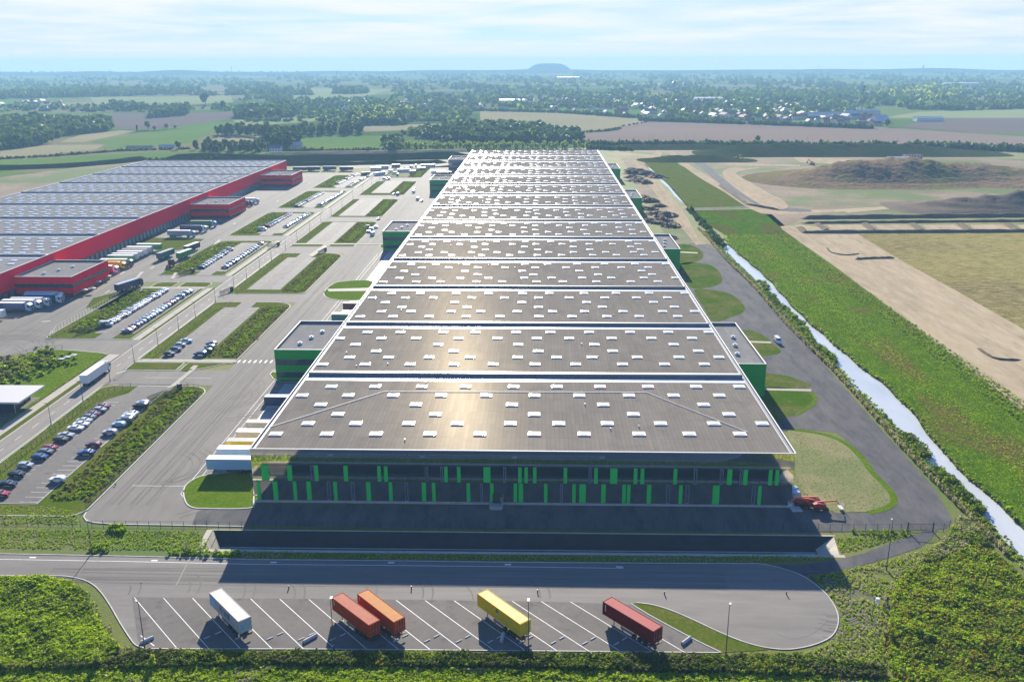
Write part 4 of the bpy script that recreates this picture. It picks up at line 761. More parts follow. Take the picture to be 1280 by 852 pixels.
# terrace parasols and small shelter
def pavilion():
    P4 = [(-167 - 12, 245), (-152.8, 245), (-153.4, 259.6), (-179, 259.6)]
    o = empty('pavilion', (-166, 250, 0), 0, 'small flat-roofed glazed pavilion beside the cycle path at the left edge', 'pavilion'); M_ = Matrix.Translation((166, -250, 0))
    mb = MB(); mb.box(-186, -153, 245, 259.6, 3.8, 4.25); mb.xf(M_).build('roof', MC['roof_pale'], o)
    mb = MB(); mb.box(-186.1, -152.9, 244.9, 245.05, 3.75, 4.3); mb.box(-153.05, -152.88, 245.05, 259.6, 3.75, 4.3); mb.xf(M_).build('roof_edge', MC['white_trim'], o)
    mb = MB(); mb.box(-184, -157, 248.5, 257.5, 0, 3.8, 0, 'bt'); wl = mb.xf(M_).build('wall', MC['glass'], o)
    mb = MB()
    for k in range(10): mb.box(-184 + k * 3 - .08, -184 + k * 3 + .08, 248.35, 248.49, 0, 3.8)
    for k in range(4): mb.box(-156.95, -156.8, 248.5 + k * 3 - .08, 248.5 + k * 3 + .08, 0, 3.8)
    mb.xf(M_).build('frame', MC['dark_post'], wl)
    for x in (-155, -165, -175): mb = MB(); mb.bar((x, 246, 0), (x, 246, 3.8), .12, 8); mb.xf(M_).build('column', MC['galv'], o)
pavilion()
flat('pavilion_floor', [rect(-190, -155, 236, 260)], .16, MC['asphalt_lot'])
# ================================================================= HAZE
mb = MB(); mb.box(-9150, 9150, -9150, 9150, -5, 122)
hz = bpy.data.materials.new('haze'); hz.use_nodes = True; t = hz.node_tree; t.nodes.remove(t.nodes['Principled BSDF'])
pv = t.nodes.new('ShaderNodeVolumePrincipled'); pv.inputs['Color'].default_value = (0.38, 0.66, 0.92, 1); pv.inputs['Density'].default_value = 0.000145; pv.inputs['Anisotropy'].default_value = 0.0
t.links.new(pv.outputs[0], t.nodes['Material Output'].inputs['Volume']); MC['haze'] = hz
mb.build('haze', hz, kind='stuff')
# ================================================================= VEHICLES
def wheel_mb(r, w, x, y, n=14):
    m = MB(); m.bar((x, y - w / 2, r), (x, y + w / 2, r), r, n); return m
def container(mside, mroof, corners, label, marks=None, chassis_label=None, mdoor=None, ht=2.62):
    P4 = [Vector(G(*c, 4.02)) for c in corners]; cen = sum(P4, Vector((0, 0))) / 4; dr = ((P4[2] + P4[3]) - (P4[0] + P4[1])); rz = atan2(dr.y, dr.x)
    L = max(12.19, min(13.2, dr.length / 2)); Wd = 1.22; z0 = 1.4; zt = z0 + ht
    o = empty('shipping_container', (cen.x, cen.y, z0), rz, label, 'container', 'containers parked on trailers in the front bays')
    b = MB(); n = int(L / .28); pr = []
    for k in range(n):
        x = -L / 2 + .16 + (L - .32) * k / n; d = (L - .32) / n
        pr += [(x, 0), (x + d * .3, 0), (x + d * .5, .045), (x + d * .8, .045)]
    pr.append((L / 2 - .16, 0))
    for s in (-1, 1):
        for (xa, da), (xb, db) in zip(pr[:-1], pr[1:]):
            b.face([(xa, s * (Wd - .03 - da), .16), (xb, s * (Wd - .03 - db), .16), (xb, s * (Wd - .03 - db), ht - .12), (xa, s * (Wd - .03 - da), ht - .12)])
    m = 9
    for k in range(m):
        ya = -Wd + .1 + (2 * Wd - .2) * k / m; yb = ya + (2 * Wd - .2) / m * .6
        b.box(-L / 2 + .03, -L / 2 + .08, ya, yb, .16, ht - .12)
    b.box(-L / 2 + .08, -L / 2 + .1, -Wd + .1, Wd - .1, .16, ht - .12)
    b.build('body', mside, o)
    r = MB(); n = 42
    for k in range(n):
        x = -L / 2 + .2 + (L - .4) * k / n; d = (L - .4) / n
        r.face([(x, -Wd + .08, ht - .04), (x + d * .5, -Wd + .08, ht - .04), (x + d * .5, Wd - .08, ht - .04), (x, Wd - .08, ht - .04)])
        r.face([(x + d * .5, -Wd + .08, ht - .04), (x + d * .75, -Wd + .08, ht - .015), (x + d * .75, Wd - .08, ht - .015), (x + d * .5, Wd - .08, ht - .04)])
        r.face([(x + d * .75, -Wd + .08, ht - .015), (x + d, -Wd + .08, ht - .04), (x + d, Wd - .08, ht - .04), (x + d * .75, Wd - .08, ht - .015)])
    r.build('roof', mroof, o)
    f = MB()
    for s in (-1, 1):
        ya, yb = sorted((s * Wd, s * (Wd - .09)))
        f.box(-L / 2, L / 2, ya, yb, 0, .16); f.box(-L / 2 + .1, L / 2 - .1, ya, yb, ht - .12, ht)
        for x in (-L / 2, L / 2 - .12): f.box(x, x + .12, ya, yb, .16, ht - .02)
    for x in (-L / 2, L / 2 - .12): f.box(x, x + .12, -Wd + .09, Wd - .09, ht - .14, ht - .01); f.box(x, x + .12, -Wd + .09, Wd - .09, 0, .16)
    f.box(-L / 2 + .12, L / 2 - .12, -Wd + .09, Wd - .09, .1, .14)
    f.build('frame', mside, o)
    for s in (-1, 1):
        d = MB(); ya, yb = sorted((s * .02, s * (Wd - .1))); d.box(L / 2 - .07, L / 2 - .03, ya, yb, .17, ht - .15); dd = d.build('door', mdoor or mside, o)
        h = MB()
        for yy in (.3, .85): h.bar((L / 2 + .0, s * yy, .1), (L / 2 + .0, s * yy, ht - .1), .022, 5)
        for yy in (.3, .85): h.box(L / 2 + .0, L / 2 + .04, s * yy - .16, s * yy + .16, 1.0, 1.05)
        h.build('locking_bar', MC['galv'], dd)
    cc = MB()
    for x in (-L / 2 - .006, L / 2 - .17):
        for y in (-Wd - .006, Wd - .16):
            for z in (-.006, ht - .11): cc.box(x, x + .178, y, y + .166, z, z + .12)
    cc.build('corner_casting', mside, o)
    if marks: marks(o, L, Wd, ht)
    c = empty('trailer_chassis', (cen.x, cen.y, 0), rz, chassis_label, 'trailer', 'trailers under the parked containers')
    fm = MB()
    for y in (-.48, .48): fm.box(-L / 2 + .2, L / 2 - .1, y - .07, y + .07, 1.02, 1.30)
    for x in (-L / 2 + .3, -2, 0.6, 3, L / 2 - .25): fm.box(x - .1, x + .1, -1.15, 1.15, 1.3, 1.39)
    fm.box(L / 2 - .1, L / 2 + .05, -1.2, 1.2, .75, .95)
    fm.build('frame', MC['chassis'], c)
    for x in (L / 2 - 2.0, L / 2 - 3.3, L / 2 - 4.6):
        for y in (-.98, .98): wheel_mb(.5, .38, x, y).build('wheel', MC['black_rubber'], c)
        a = MB(); a.bar((x, -.95, .5), (x, .95, .5), .07, 6); a.build('axle', MC['chassis'], c)
    for y in (-.85, .85):
        l = MB(); l.box(-L / 2 + 2.6, -L / 2 + 2.75, y - .07, y + .07, .08, 1.25); l.box(-L / 2 + 2.5, -L / 2 + 2.85, y - .15, y + .15, .045, .09); l.build('landing_leg', MC['galv'], c)
    bx = MB(); bx.box(-1.6, 1.2, -1.12, -.9, .55, .95); bx.build('side_guard', MC['galv'], c)
    for y in (-.95, .95): t_ = MB(); t_.box(L / 2 + .05, L / 2 + .08, y - .18, y + .18, .78, .92); t_.build('tail_light', MC['red_glass'], c)
    return o
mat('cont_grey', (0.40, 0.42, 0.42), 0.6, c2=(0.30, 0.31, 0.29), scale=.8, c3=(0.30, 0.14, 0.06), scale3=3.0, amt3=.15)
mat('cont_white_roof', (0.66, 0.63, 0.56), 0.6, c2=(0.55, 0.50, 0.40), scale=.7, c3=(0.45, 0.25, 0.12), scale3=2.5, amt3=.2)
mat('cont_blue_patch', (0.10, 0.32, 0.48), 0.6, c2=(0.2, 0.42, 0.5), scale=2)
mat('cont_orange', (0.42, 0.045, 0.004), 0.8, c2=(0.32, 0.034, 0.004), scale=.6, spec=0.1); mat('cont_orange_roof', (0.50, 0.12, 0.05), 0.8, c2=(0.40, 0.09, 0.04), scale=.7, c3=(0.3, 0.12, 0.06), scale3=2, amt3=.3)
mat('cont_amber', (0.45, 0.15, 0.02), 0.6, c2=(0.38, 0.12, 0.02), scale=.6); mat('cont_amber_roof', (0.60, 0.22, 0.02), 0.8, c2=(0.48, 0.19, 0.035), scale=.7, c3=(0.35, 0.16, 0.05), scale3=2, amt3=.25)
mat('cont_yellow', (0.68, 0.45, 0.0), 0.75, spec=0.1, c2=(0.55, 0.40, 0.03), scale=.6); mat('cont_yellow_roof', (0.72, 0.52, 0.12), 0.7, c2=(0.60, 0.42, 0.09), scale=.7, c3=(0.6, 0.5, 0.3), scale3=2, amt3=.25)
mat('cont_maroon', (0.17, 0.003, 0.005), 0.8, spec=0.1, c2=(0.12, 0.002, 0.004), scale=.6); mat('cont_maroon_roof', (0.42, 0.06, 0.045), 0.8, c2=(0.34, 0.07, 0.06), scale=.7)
R90 = radians(90)
def mk_white(o, L, W_, h):
    for s in (1, -1):
        p_ = MB(); p_.box(-L / 2 + .35, -L / 2 + 2.5, s * (W_ - .022) - .004, s * (W_ - .022) + .004, .4, h - .4); p_.build('logo', MC['cont_blue_patch'], o)
        p_ = MB(); x0 = -1.9
        for i, (w_, h_) in enumerate(((.55, 1.25), (.2, 1.25), (.5, 1.0), (.45, 1.25), (.15, 1.2), (.5, 1.1), (.45, 1.25))): p_.box(s * (x0 + i * .62) - w_ / 2, s * (x0 + i * .62) + w_ / 2, s * (W_ - .022) - .004, s * (W_ - .022) + .004, 1.35 - h_ / 2, 1.35 + h_ / 2)
        p_.build('lettering', PAINT['navy'], o)
    for y in (-.6, .6): p_ = MB(); p_.box(L / 2 - .028, L / 2 - .024, y - .38, y + .38, .5, h - .5); p_.build('logo', MC['cont_blue_patch'], o)
def vert_marks(txt, size=.3, colr='white', end=-1):
    def f(o, L, W_, h):
        for s in (-1, 1):
            p_ = MB()
            for i, ch in enumerate(txt): xx = end * (L / 2 - .75); p_.box(xx - size * .28, xx + size * .28, s * (W_ - .012) - .004, s * (W_ - .012) + .004, h - .5 - i * size * .8, h - .5 - i * size * .8 + size * .5)
            p_.build('lettering', PAINT[colr], o)
    return f
def mk_yellow(o, L, W_, h):
    for s in (-1, 1):
        p_ = MB(); p_.box(-.75, -.1, s * (W_ - .012) - .004, s * (W_ - .012) + .004, h - 1.05, h - .75); p_.box(-.62, -.2, s * (W_ - .012) - .004, s * (W_ - .012) + .004, h - .7, h - .35); p_.build('logo', MC['dark_post'], o)
        p_ = MB(); p_.box(-.6, -.1, s * (W_ - .010) - .004, s * (W_ - .010) + .004, h - 1.5, h - 1.15); p_.build('logo', MC['cont_grey'], o)
E_ = 'skeletal trailer carrying the '
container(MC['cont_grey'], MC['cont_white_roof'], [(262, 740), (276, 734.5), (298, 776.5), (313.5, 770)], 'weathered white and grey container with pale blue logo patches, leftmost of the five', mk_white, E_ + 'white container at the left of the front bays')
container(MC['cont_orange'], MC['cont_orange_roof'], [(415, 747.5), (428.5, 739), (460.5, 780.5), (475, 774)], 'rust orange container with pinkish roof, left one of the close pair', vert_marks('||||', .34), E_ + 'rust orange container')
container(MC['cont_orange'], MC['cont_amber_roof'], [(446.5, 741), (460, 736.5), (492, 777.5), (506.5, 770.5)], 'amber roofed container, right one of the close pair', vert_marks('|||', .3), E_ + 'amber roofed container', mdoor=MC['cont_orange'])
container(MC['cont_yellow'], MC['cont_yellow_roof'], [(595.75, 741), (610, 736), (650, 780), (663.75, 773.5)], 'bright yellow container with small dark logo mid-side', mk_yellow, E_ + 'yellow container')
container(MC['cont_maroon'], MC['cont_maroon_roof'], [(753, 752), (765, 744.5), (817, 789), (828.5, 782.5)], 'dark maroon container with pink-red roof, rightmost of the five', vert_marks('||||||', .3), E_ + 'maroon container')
# wheel stops and fallen concrete blocks in the bays
ORD = ['first', 'second', 'third', 'fourth', 'fifth', 'sixth', 'seventh', 'eighth', 'ninth', 'tenth', 'eleventh', 'twelfth', 'thirteenth', 'fourteenth', 'fifteenth', 'sixteenth', 'seventeenth', 'eighteenth', 'nineteenth', 'twentieth', 'twenty-first', 'twenty-second', 'twenty-third', 'twenty-fourth', 'twenty-fifth', 'twenty-sixth', 'twenty-seventh', 'twenty-eighth', 'twenty-ninth', 'thirtieth', 'thirty-first', 'thirty-second', 'thirty-third', 'thirty-fourth', 'thirty-fifth']
perp = Vector((-dirv.y, dirv.x)).normalized(); pa = atan2(perp.y, perp.x); proto = None
for k in range(1, 16):
    if k in (6,): continue
    a = Vector(LT[k]); t = (138.6 - a.y) / dirv.y; base = a + dirv * t
    for j in (0, 1):
        c_ = base + perp * (-(1.1 + 2.1 * j) if perp.x < 0 else (1.1 + 2.1 * j))
        if proto is None:
            m = MB(); m.extr([(-.11, .0), (.11, .0), (.07, .13), (-.07, .13)], -.6, .6, ax='x'); m.v = [(y_, x_, z_) if False else (x_, y_, z_) for x_, y_, z_ in m.v]
            w_ = m.build('wheel_stop', MC['concrete_block']); proto = w_
        else: w_ = proto.copy(); COL.objects.link(w_)
        w_.location = (c_.x, c_.y, .043); w_.rotation_euler = (0, 0, pa)
        tag(w_, 'low pale concrete wheel stop, %s of its pair, %s truck bay from the left' % (('left', 'right')[j], ORD[k]), 'wheel stop', 'wheel stops in the truck bays')
for (a, b, lab) in (((176, 804), (192, 797), 'long concrete block lying at the left end of the truck bays beside the lamp post'), ((379.5, 803), (396, 794), 'long concrete block lying askew between the white and the rust orange containers'), ((852.5, 805), (863, 797), 'long concrete block lying beside the pointed grass island'), ((626.5, 803), (629.5, 792), 'pale concrete block standing askew in the shade of the yellow container')):
    A = Vector(G(*a)); B = Vector(G(*b)); d = (B - A); m = MB(); L = d.length; m.extr([(-.3, 0), (.3, 0), (.3, .25), (.1, .5), (-.1, .5), (-.3, .25)], -L / 2, L / 2, ax='x')
    m.build('concrete_barrier', MC['concrete_block'], loc=((A.x + B.x) / 2, (A.y + B.y) / 2, .043), rz=atan2(d.y, d.x), label=lab, cat='barrier', group='concrete blocks on the truck park')
# ---------------------------------------------------------------- cars
PROF = {
 'hatchback': (4.0, [(-2.0, .35), (-2.0, .75), (-1.92, .92), (-1.05, 1.0), (-.35, 1.44), (.9, 1.46), (1.55, 1.28), (1.92, .98), (2.0, .7), (2.0, .35)], (-.98, -.35, .9, 1.86)),
 'saloon': (4.5, [(-2.25, .35), (-2.25, .72), (-2.12, .88), (-1.0, .98), (-.3, 1.40), (.75, 1.42), (1.5, 1.02), (2.18, .98), (2.25, .72), (2.25, .35)], (-.93, -.3, .75, 1.45)),
 'people carrier': (4.6, [(-2.3, .4), (-2.3, .85), (-2.15, 1.02), (-1.3, 1.12), (-.6, 1.62), (1.4, 1.66), (2.0, 1.45), (2.25, 1.05), (2.3, .8), (2.3, .4)], (-1.22, -.6, 1.4, 2.2)),
 'panel van': (5.2, [(-2.6, .4), (-2.6, .95), (-2.45, 1.15), (-1.85, 1.3), (-1.2, 2.0), (-.8, 2.1), (2.45, 2.1), (2.58, 1.9), (2.6, .9), (2.6, .4)], (-1.8, -1.2, -.4, 2.55))}
HALFW = .88
def wd(z, top, belt): return HALFW if z <= belt else HALFW - .17 * (z - belt) / max(.01, top - belt)
def car_proto(kind, detail):
    L, pr, (g0, g1, g2, g3) = PROF[kind]; top = max(p[1] for p in pr); belt = 1.0 if kind != 'panel van' else 1.25
    o = empty('parked_car', (0, 0, 0)); b = MB(); n = len(pr)
    prof = [(p[0], p[1]) for p in pr]
    for (xa, za), (xb, zb) in zip(prof, prof[1:] + prof[:1]):
        wa, wb = wd(za, top, belt), wd(zb, top, belt); ta = .12 if abs(xa) > L / 2 - .12 else 0; tb = .12 if abs(xb) > L / 2 - .12 else 0
        b.face([(xa, -wa + ta, za), (xb, -wb + tb, zb), (xb, wb - tb, zb), (xa, wa - ta, za)])
    for s in (-1, 1): b.face([(x, s * (wd(z, top, belt) - (.12 if abs(x) > L / 2 - .12 else 0)), z) for x, z in prof])
    body = b.build('body', PAINT['silver'], o); body.material_slots[0].link = 'OBJECT'
    g = MB()
    def gl(x0, z0, x1, z1, e=.012):
        w0, w1 = wd(z0, top, belt) - .08, wd(z1, top, belt) - .06; dx = .02 if x0 < 0 else -.0
        dd = Vector((z1 - z0, -(x1 - x0))).normalized() * (-1 if x0 < 0 else 1); dd = Vector((-(z1 - z0), (x1 - x0))).normalized() * .015
        if dd.y < 0: dd = -dd
        g.face([(x0 + dd.x, -w0, z0 + dd.y), (x0 + dd.x, w0, z0 + dd.y), (x1 + dd.x, w1, z1 + dd.y), (x1 + dd.x, -w1, z1 + dd.y)])
    def zon(x):
        for (xa, za), (xb, zb) in zip(prof[:-1], prof[1:]):
            if min(xa, xb) <= x <= max(xa, xb) and xa != xb: return za + (zb - za) * (x - xa) / (xb - xa)
        return 1
    gl(g0, zon(g0), g1 - .04, zon(g1 - .04) if kind != 'panel van' else zon(g1 - .04))
    if kind != 'panel van': gl(min(g3, L / 2 - .1), zon(min(g3, L / 2 - .1)), g2 + .1, zon(g2 + .1))
    xe = g2 if kind != 'panel van' else -.4
    for s in (-1, 1):
        zt = top - .12; zb = belt + .05 if kind != 'panel van' else 1.35
        g.face([(g0 + .25, s * (wd(zb, top, belt) + .008), zb), (xe + (.45 if kind != 'panel van' else 0), s * (wd(zb, top, belt) + .008), zb), (xe + .05 if kind != 'panel van' else xe, s * (wd(zt, top, belt) + .008), zt), (g1 + .08, s * (wd(zt, top, belt) + .008), zt)])
    g.build('windows', MC['glass'], o)
    if detail:
        for x in (-L / 2 + .82, L / 2 - .8):
            for s in (-1, 1):
                wh = wheel_mb(.33, .2, x, s * (HALFW - .08), 12).build('wheel', MC['black_rubber'], o); r_ = MB(); r_.bar((x, s * (HALFW + .02), .33), (x, s * (HALFW + .035), .33), .2, 8)
                if detail > 1: r_.build('rim', MC['chrome_rim'], wh)
        for s in (-1, 1):
            h = MB(); h.box(-L / 2 - .012, -L / 2 + .05, s * .6 - .16, s * .6 + .16, .62, .74); h.build('headlight', MC['lamp_glass'], o)
            if detail > 1: h = MB(); h.box(L / 2 - .05, L / 2 + .012, s * .62 - .12, s * .62 + .12, .72, .86); h.build('tail_light', MC['red_glass'], o)
    else: pass
    return o
PROTO = {}
def place_car(kind, colr, x, y, z, rz, label, detail, group, name='parked_car', cat='car'):
    key = (kind, detail); first = key not in PROTO
    if first: PROTO[key] = car_proto(kind, detail); c = PROTO[key]
    else: c = copy_tree(PROTO[key])
    c.location = (x, y, z); c.rotation_euler = (0, 0, rz); c.scale = (1, 1, 1)
    for ch in kids(c):
        if ch.name.startswith('body'): ch.material_slots[0].link = 'OBJECT'; ch.material_slots[0].material = PAINT[colr]
    tag(c, label, cat if kind != 'panel van' else 'van', group)
    return c
COLW = {'white': 'white', 'silver': 'silver', 'grey': 'dark grey', 'black': 'black', 'blue': 'dark blue', 'red': 'red', 'darkred': 'dark red', 'lightblue': 'pale blue', 'bronze': 'bronze'}
KS = {'hatchback': 'hatchback', 'saloon': 'saloon', 'people carrier': 'minivan', 'panel van': 'van'}
def car_row(pts, n, rowname, cols, face, detail, group, kinds=None, z=.19, skip=()):
    """cars nose-in along a row; pts = photo places of first and last car; nearest car first"""
    A = Vector(G(*pts[0], .7)); B = Vector(G(*pts[1], .7)); idx = 0
    for k in range(n):
        if k in skip: continue
        p = A.lerp(B, k / max(1, n - 1)); kd = (kinds[k] if kinds and k < len(kinds) and kinds[k] else rnd.choice(['hatchback', 'hatchback', 'saloon', 'people carrier'])); c_ = cols[k % len(cols)]
        lab = '%s %s, %s car of %s' % (COLW[c_], KS[kd], ORD[idx], rowname)
        place_car(kd, c_, p.x + rnd.uniform(-.15, .15), p.y + rnd.uniform(-.1, .1), z, face + rnd.uniform(-.03, .03), lab, detail, group); idx += 1
def car_list(lst, rowname, face, detail, group, z=.19):
    for i, it in enumerate(lst):
        px, py, c_ = it[:3]; kd = it[3] if len(it) > 3 else rnd.choice(['hatchback', 'saloon', 'hatchback']); x, y = G(px, py, .7)
        place_car(kd, c_, x, y, z, face + rnd.uniform(-.03, .03), '%s %s, %s car of %s' % (COLW[c_], KS[kd], ORD[i], rowname), detail, group)
g1 = 'cars in the car park left of the nearest truck yard'
car_list([(0, 617, 'red'), (9.5, 604.5, 'black'), (21, 592.5, 'black'), (31.5, 581.5, 'silver'), (49.5, 571, 'blue'), (57, 564.5, 'grey'), (62.5, 559.5, 'red'), (76, 549, 'bronze'), (82.5, 543.7, 'silver'), (94.5, 535, 'white'), (101.5, 530, 'white'), (105.5, 525.5, 'silver'), (111.5, 521, 'grey'), (115.5, 517, 'darkred'), (124.5, 512, 'silver'), (128.5, 507.5, 'darkred')], 'left row, front car park', pi, 2, g1)
car_list([(72.5, 599, 'white'), (108, 565.5, 'blue'), (117, 555.5, 'darkred'), (137.5, 540, 'silver'), (148.5, 530.5, 'lightblue'), (157, 525, 'grey', 'people carrier'), (160.5, 520.5, 'white'), (164, 517, 'silver'), (176, 507, 'black', 'people carrier'), (178.5, 503.5, 'silver')], 'right row, front car park', 0, 2, g1)
g2 = 'cars in the half empty car park by the zebra crossing'
car_list([(212, 442, 'black'), (220.3, 436.3, 'blue'), (225.5, 430.8, 'silver'), (233, 425.8, 'lightblue')], 'left row, car park beside the zebra crossing', pi, 2, g2)
car_list([(250.5, 442.3, 'blue', 'people carrier'), (259, 438, 'black'), (262.5, 433.5, 'grey'), (264.5, 429.5, 'black')], 'right row, car park beside the zebra crossing', 0, 2, g2)
cl = ['silver', 'white', 'grey', 'darkred', 'silver', 'white', 'black', 'silver', 'blue', 'white', 'silver', 'grey']
g3 = 'cars in the long car park in front of the nearest crimson office'
x, y = G(133, 405, .9); place_car('panel van', 'white', x, y, .19, pi, 'white panel van at the near end of the long car park by the crimson office', 2, g3)
car_row(((140, 402), (206, 362.3)), 22, 'left row, long car park by nearest crimson office', cl, pi, 1, g3, ['hatchback'])
car_row(((159.5, 413), (235, 364)), 21, 'right row, long car park by nearest crimson office', ['silver', 'red', 'grey', 'blue', 'silver', 'lightblue', 'grey', 'silver', 'lightblue', 'white', 'silver', 'lightblue'], 0, 1, g3, skip=(16, 18))
g4 = 'cars in the second car park along the red warehouse'
car_row(((252, 334), (287, 311.5)), 13, 'left row, second car park along red warehouse', ['blue', 'silver', 'silver', 'white', 'white', 'grey', 'silver', 'white', 'silver'], pi, 1, g4, skip=(11,))
car_row(((281.5, 333.5), (325.5, 304.5)), 15, 'right row, second car park along red warehouse', ['silver', 'lightblue', 'blue', 'grey', 'lightblue', 'silver', 'grey'], 0, 1, g4, skip=(13,))
g5 = 'cars in the third car park along the red warehouse'
x, y = G(328, 286.3, .9); place_car('panel van', 'lightblue', x, y, .19, pi, 'pale blue van at the near end of the third car park along the red warehouse', 1, g5)
car_row(((335, 282.7), (362, 267.5)), 12, 'left row, third car park along red warehouse', ['red', 'darkred', 'grey', 'silver', 'white', 'white', 'silver', 'white'], pi, 0, g5)
car_row(((357.5, 283), (383.5, 267.5)), 11, 'right row, third car park along red warehouse', ['grey', 'blue', 'silver', 'lightblue', 'silver', 'lightblue'], 0, 0, g5)
g6 = 'cars in the fourth car park along the red warehouse'
car_row(((371, 257.5), (402.5, 241)), 17, 'left row, fourth car park along red warehouse', ['grey', 'black', 'white', 'white', 'silver', 'white', 'silver', 'grey'], pi, 0, g6, skip=(5,))
car_row(((399.5, 256), (426, 241)), 14, 'right row, fourth car park along red warehouse', ['blue', 'silver', 'grey', 'lightblue', 'silver'], 0, 0, g6)
g7 = 'cars in the farthest car park along the red warehouse'
car_row(((422, 229.5), (446, 217.5)), 12, 'left row, farthest car park along red warehouse', ['blue', 'silver', 'grey', 'white', 'blue'], pi, 0, g7, skip=(4, 8))
car_row(((436, 232), (466, 217.5)), 14, 'right row, farthest car park along red warehouse', ['white', 'blue', 'grey', 'silver'], 0, 0, g7, skip=(5, 9))
g8 = 'site vehicles parked beside the green offices'
for i, (px, py, c_, kd, lab) in enumerate(((497, 243, 'lightblue', 'panel van', 'pale blue van standing by the parking verge in the middle yard'), (492, 242.5, 'grey', 'saloon', 'grey car beside the pale blue van in the middle yard'), (473, 273, 'grey', 'saloon', 'lone grey car crossing the middle yard junction'), (517, 240, 'white', 'panel van', 'white van by the second green office block'), (522, 249, 'silver', 'panel van', 'silver van nearest the second green office block'), (527, 251, 'blue', 'hatchback', 'dark blue hatchback nearest the second green office block'), (518, 236, 'silver', 'hatchback', 'silver hatchback beyond the vans of the middle yard'), (465.5, 293, 'lightblue', 'panel van', 'pale blue van outside the second green office block'))):
    x, y = G(px, py, .7); place_car(kd, c_, x, y, .04, 1.4, lab, 0, g8)
rr_ = [('white', 488, 214.5), ('silver', 493, 217), ('white', 501, 212.5), ('grey', 508, 211), ('silver', 514, 209), ('blue', 497, 219), ('white', 520, 207.5), ('silver', 486, 223.5), ('grey', 481, 224)]
for i, (c_, px, py) in enumerate(rr_):
    x, y = G(px, py, .7); place_car('panel van', c_, x, y, .18, .3 * i, '%s site van, %s from the left, in the cluttered far compound' % (COLW[c_], ORD[i]), 0, 'vans in the far compound', cat='van')
x, y = G(972, 425, 1); v_ = place_car('panel van', 'white', x, y, .05, -1.5 + pi, 'white van driving on the gravel track right of the long warehouse', 2, 'vehicles on the gravel track')
# ---------------------------------------------------------------- lorries
def trailer_parts(o, mbox, mroof, x0, x1, wheels=True, legs=True, skirt=True):
    b = MB(); b.box(x0, x1, -1.25, 1.25, 1.15, 3.95, 0, 't'); b.build('trailer_box', mbox, o)
    r = MB(); r.box(x0, x1, -1.25, 1.25, 3.95, 4.0); r.build('trailer_roof', mroof, o)
    f = MB(); f.box(x0 + .1, x1 - .1, -.5, .5, .95, 1.15); f.box(x0 + 4, x1 - 5, -1.2, -1.12, .5, 1.1); f.box(x0 + 4, x1 - 5, 1.12, 1.2, .5, 1.1); f.build('trailer_frame', MC['chassis'], o)
    for x in (x0 + 1.6, x0 + 2.9, x0 + 4.2):
        for y in (-1.0, 1.0): wheel_mb(.5, .38, x, y, 10).build('wheel', MC['black_rubber'], o)
    if legs:
        for y in (-.85, .85): l = MB(); l.box(x1 - 2.7, x1 - 2.55, y - .07, y + .07, .05, .95); l.build('landing_leg', MC['galv'], o)
def cab_parts(o, mcab, x):
    """tractor cab whose back wall stands at x, nose towards +x"""
    c = MB(); c.extr([(x, 1.0), (x, 3.5), (x + .3, 3.75), (x + 1.3, 3.75), (x + 2.15, 3.0), (x + 2.25, 1.9), (x + 2.3, .55), (x + .9, .55), (x + .9, 1.0)], -1.22, 1.22); cb = c.build('cab', mcab, o)
    w = MB(); w.face([(x + 2.185, -1.05, 2.95), (x + 2.285, -1.1, 1.95), (x + 2.285, 1.1, 1.95), (x + 2.185, 1.05, 2.95)])
    for s in (-1.235, 1.235): w.face([(x + .9, s, 2.0), (x + 1.95, s, 2.0), (x + 1.9, s, 2.9), (x + .9, s, 2.9)])
    w.build('cab_window', MC['glass'], o)
    g = MB(); g.box(x + 2.3, x + 2.34, -.8, .8, .7, 1.75); g.build('grille', MC['dark_post'], o)
    for s in (-.95, .95):
        h = MB(); h.box(x + 2.3, x + 2.35, s - .18, s + .18, .7, .9); h.build('headlight', MC['lamp_glass'], o)
        h = MB(); h.box(x + 2.0, x + 2.1, s * 1.42 - .08, s * 1.42 + .08, 2.0, 2.7); h.build('mirror', MC['dark_post'], o)
        wheel_mb(.5, .34, x + 1.3, s * 1.05, 12).build('wheel', MC['black_rubber'], o); wheel_mb(.5, .5, x - 2.0, s * .98, 12).build('wheel', MC['black_rubber'], o)
    f = MB(); f.box(x - 3.0, x + 1.0, -.42, .42, .6, .9); f.build('chassis', MC['chassis'], o)
def lorry(px, py, rz, mbox, mroof, mcab, label, group, tl=13.6, z=0.045, at_tail=False, cat='lorry', name=None):
    x, y = G(px, py, 2.0) if not isinstance(px, tuple) else px
    o = empty(name or ('semi_truck' if mcab else 'semi_trailer'), (x, y, z), rz, label, cat if mcab else 'trailer', group)
    trailer_parts(o, mbox, mroof, -tl / 2, tl / 2, legs=not mcab)
    if mcab: cab_parts(o, mcab, tl / 2 + .55)
    return o
WT, PV = MC['box_white'], PAINT
gr = 'lorries backed onto the red warehouse docks'
def dockpos(y): return (RX1 + .6 + 6.8, y)
def lorry_w(xy, *a, **k):
    return lorry(xy, None, *a, **k)
gyard = dockpos(0)[0]
D0 = [(402 - 26, 'white', 'white', 'white', 'white lorry with white cab and teal side graphic, nearest the crimson office'), (372, 'green', 'white', 'white', 'white-cab lorry with green sided trailer, second from the nearest crimson office'), (364.5, 'white', 'white', 'white', 'all white lorry, third from the nearest crimson office'), (360.5, 'beige', 'white', 'white', 'white-cab lorry with beige trailer, fourth from the nearest crimson office'), (356, 'navy', 'white', 'lightblue', 'pale blue cab lorry with dark blue trailer, fifth from the nearest crimson office')]
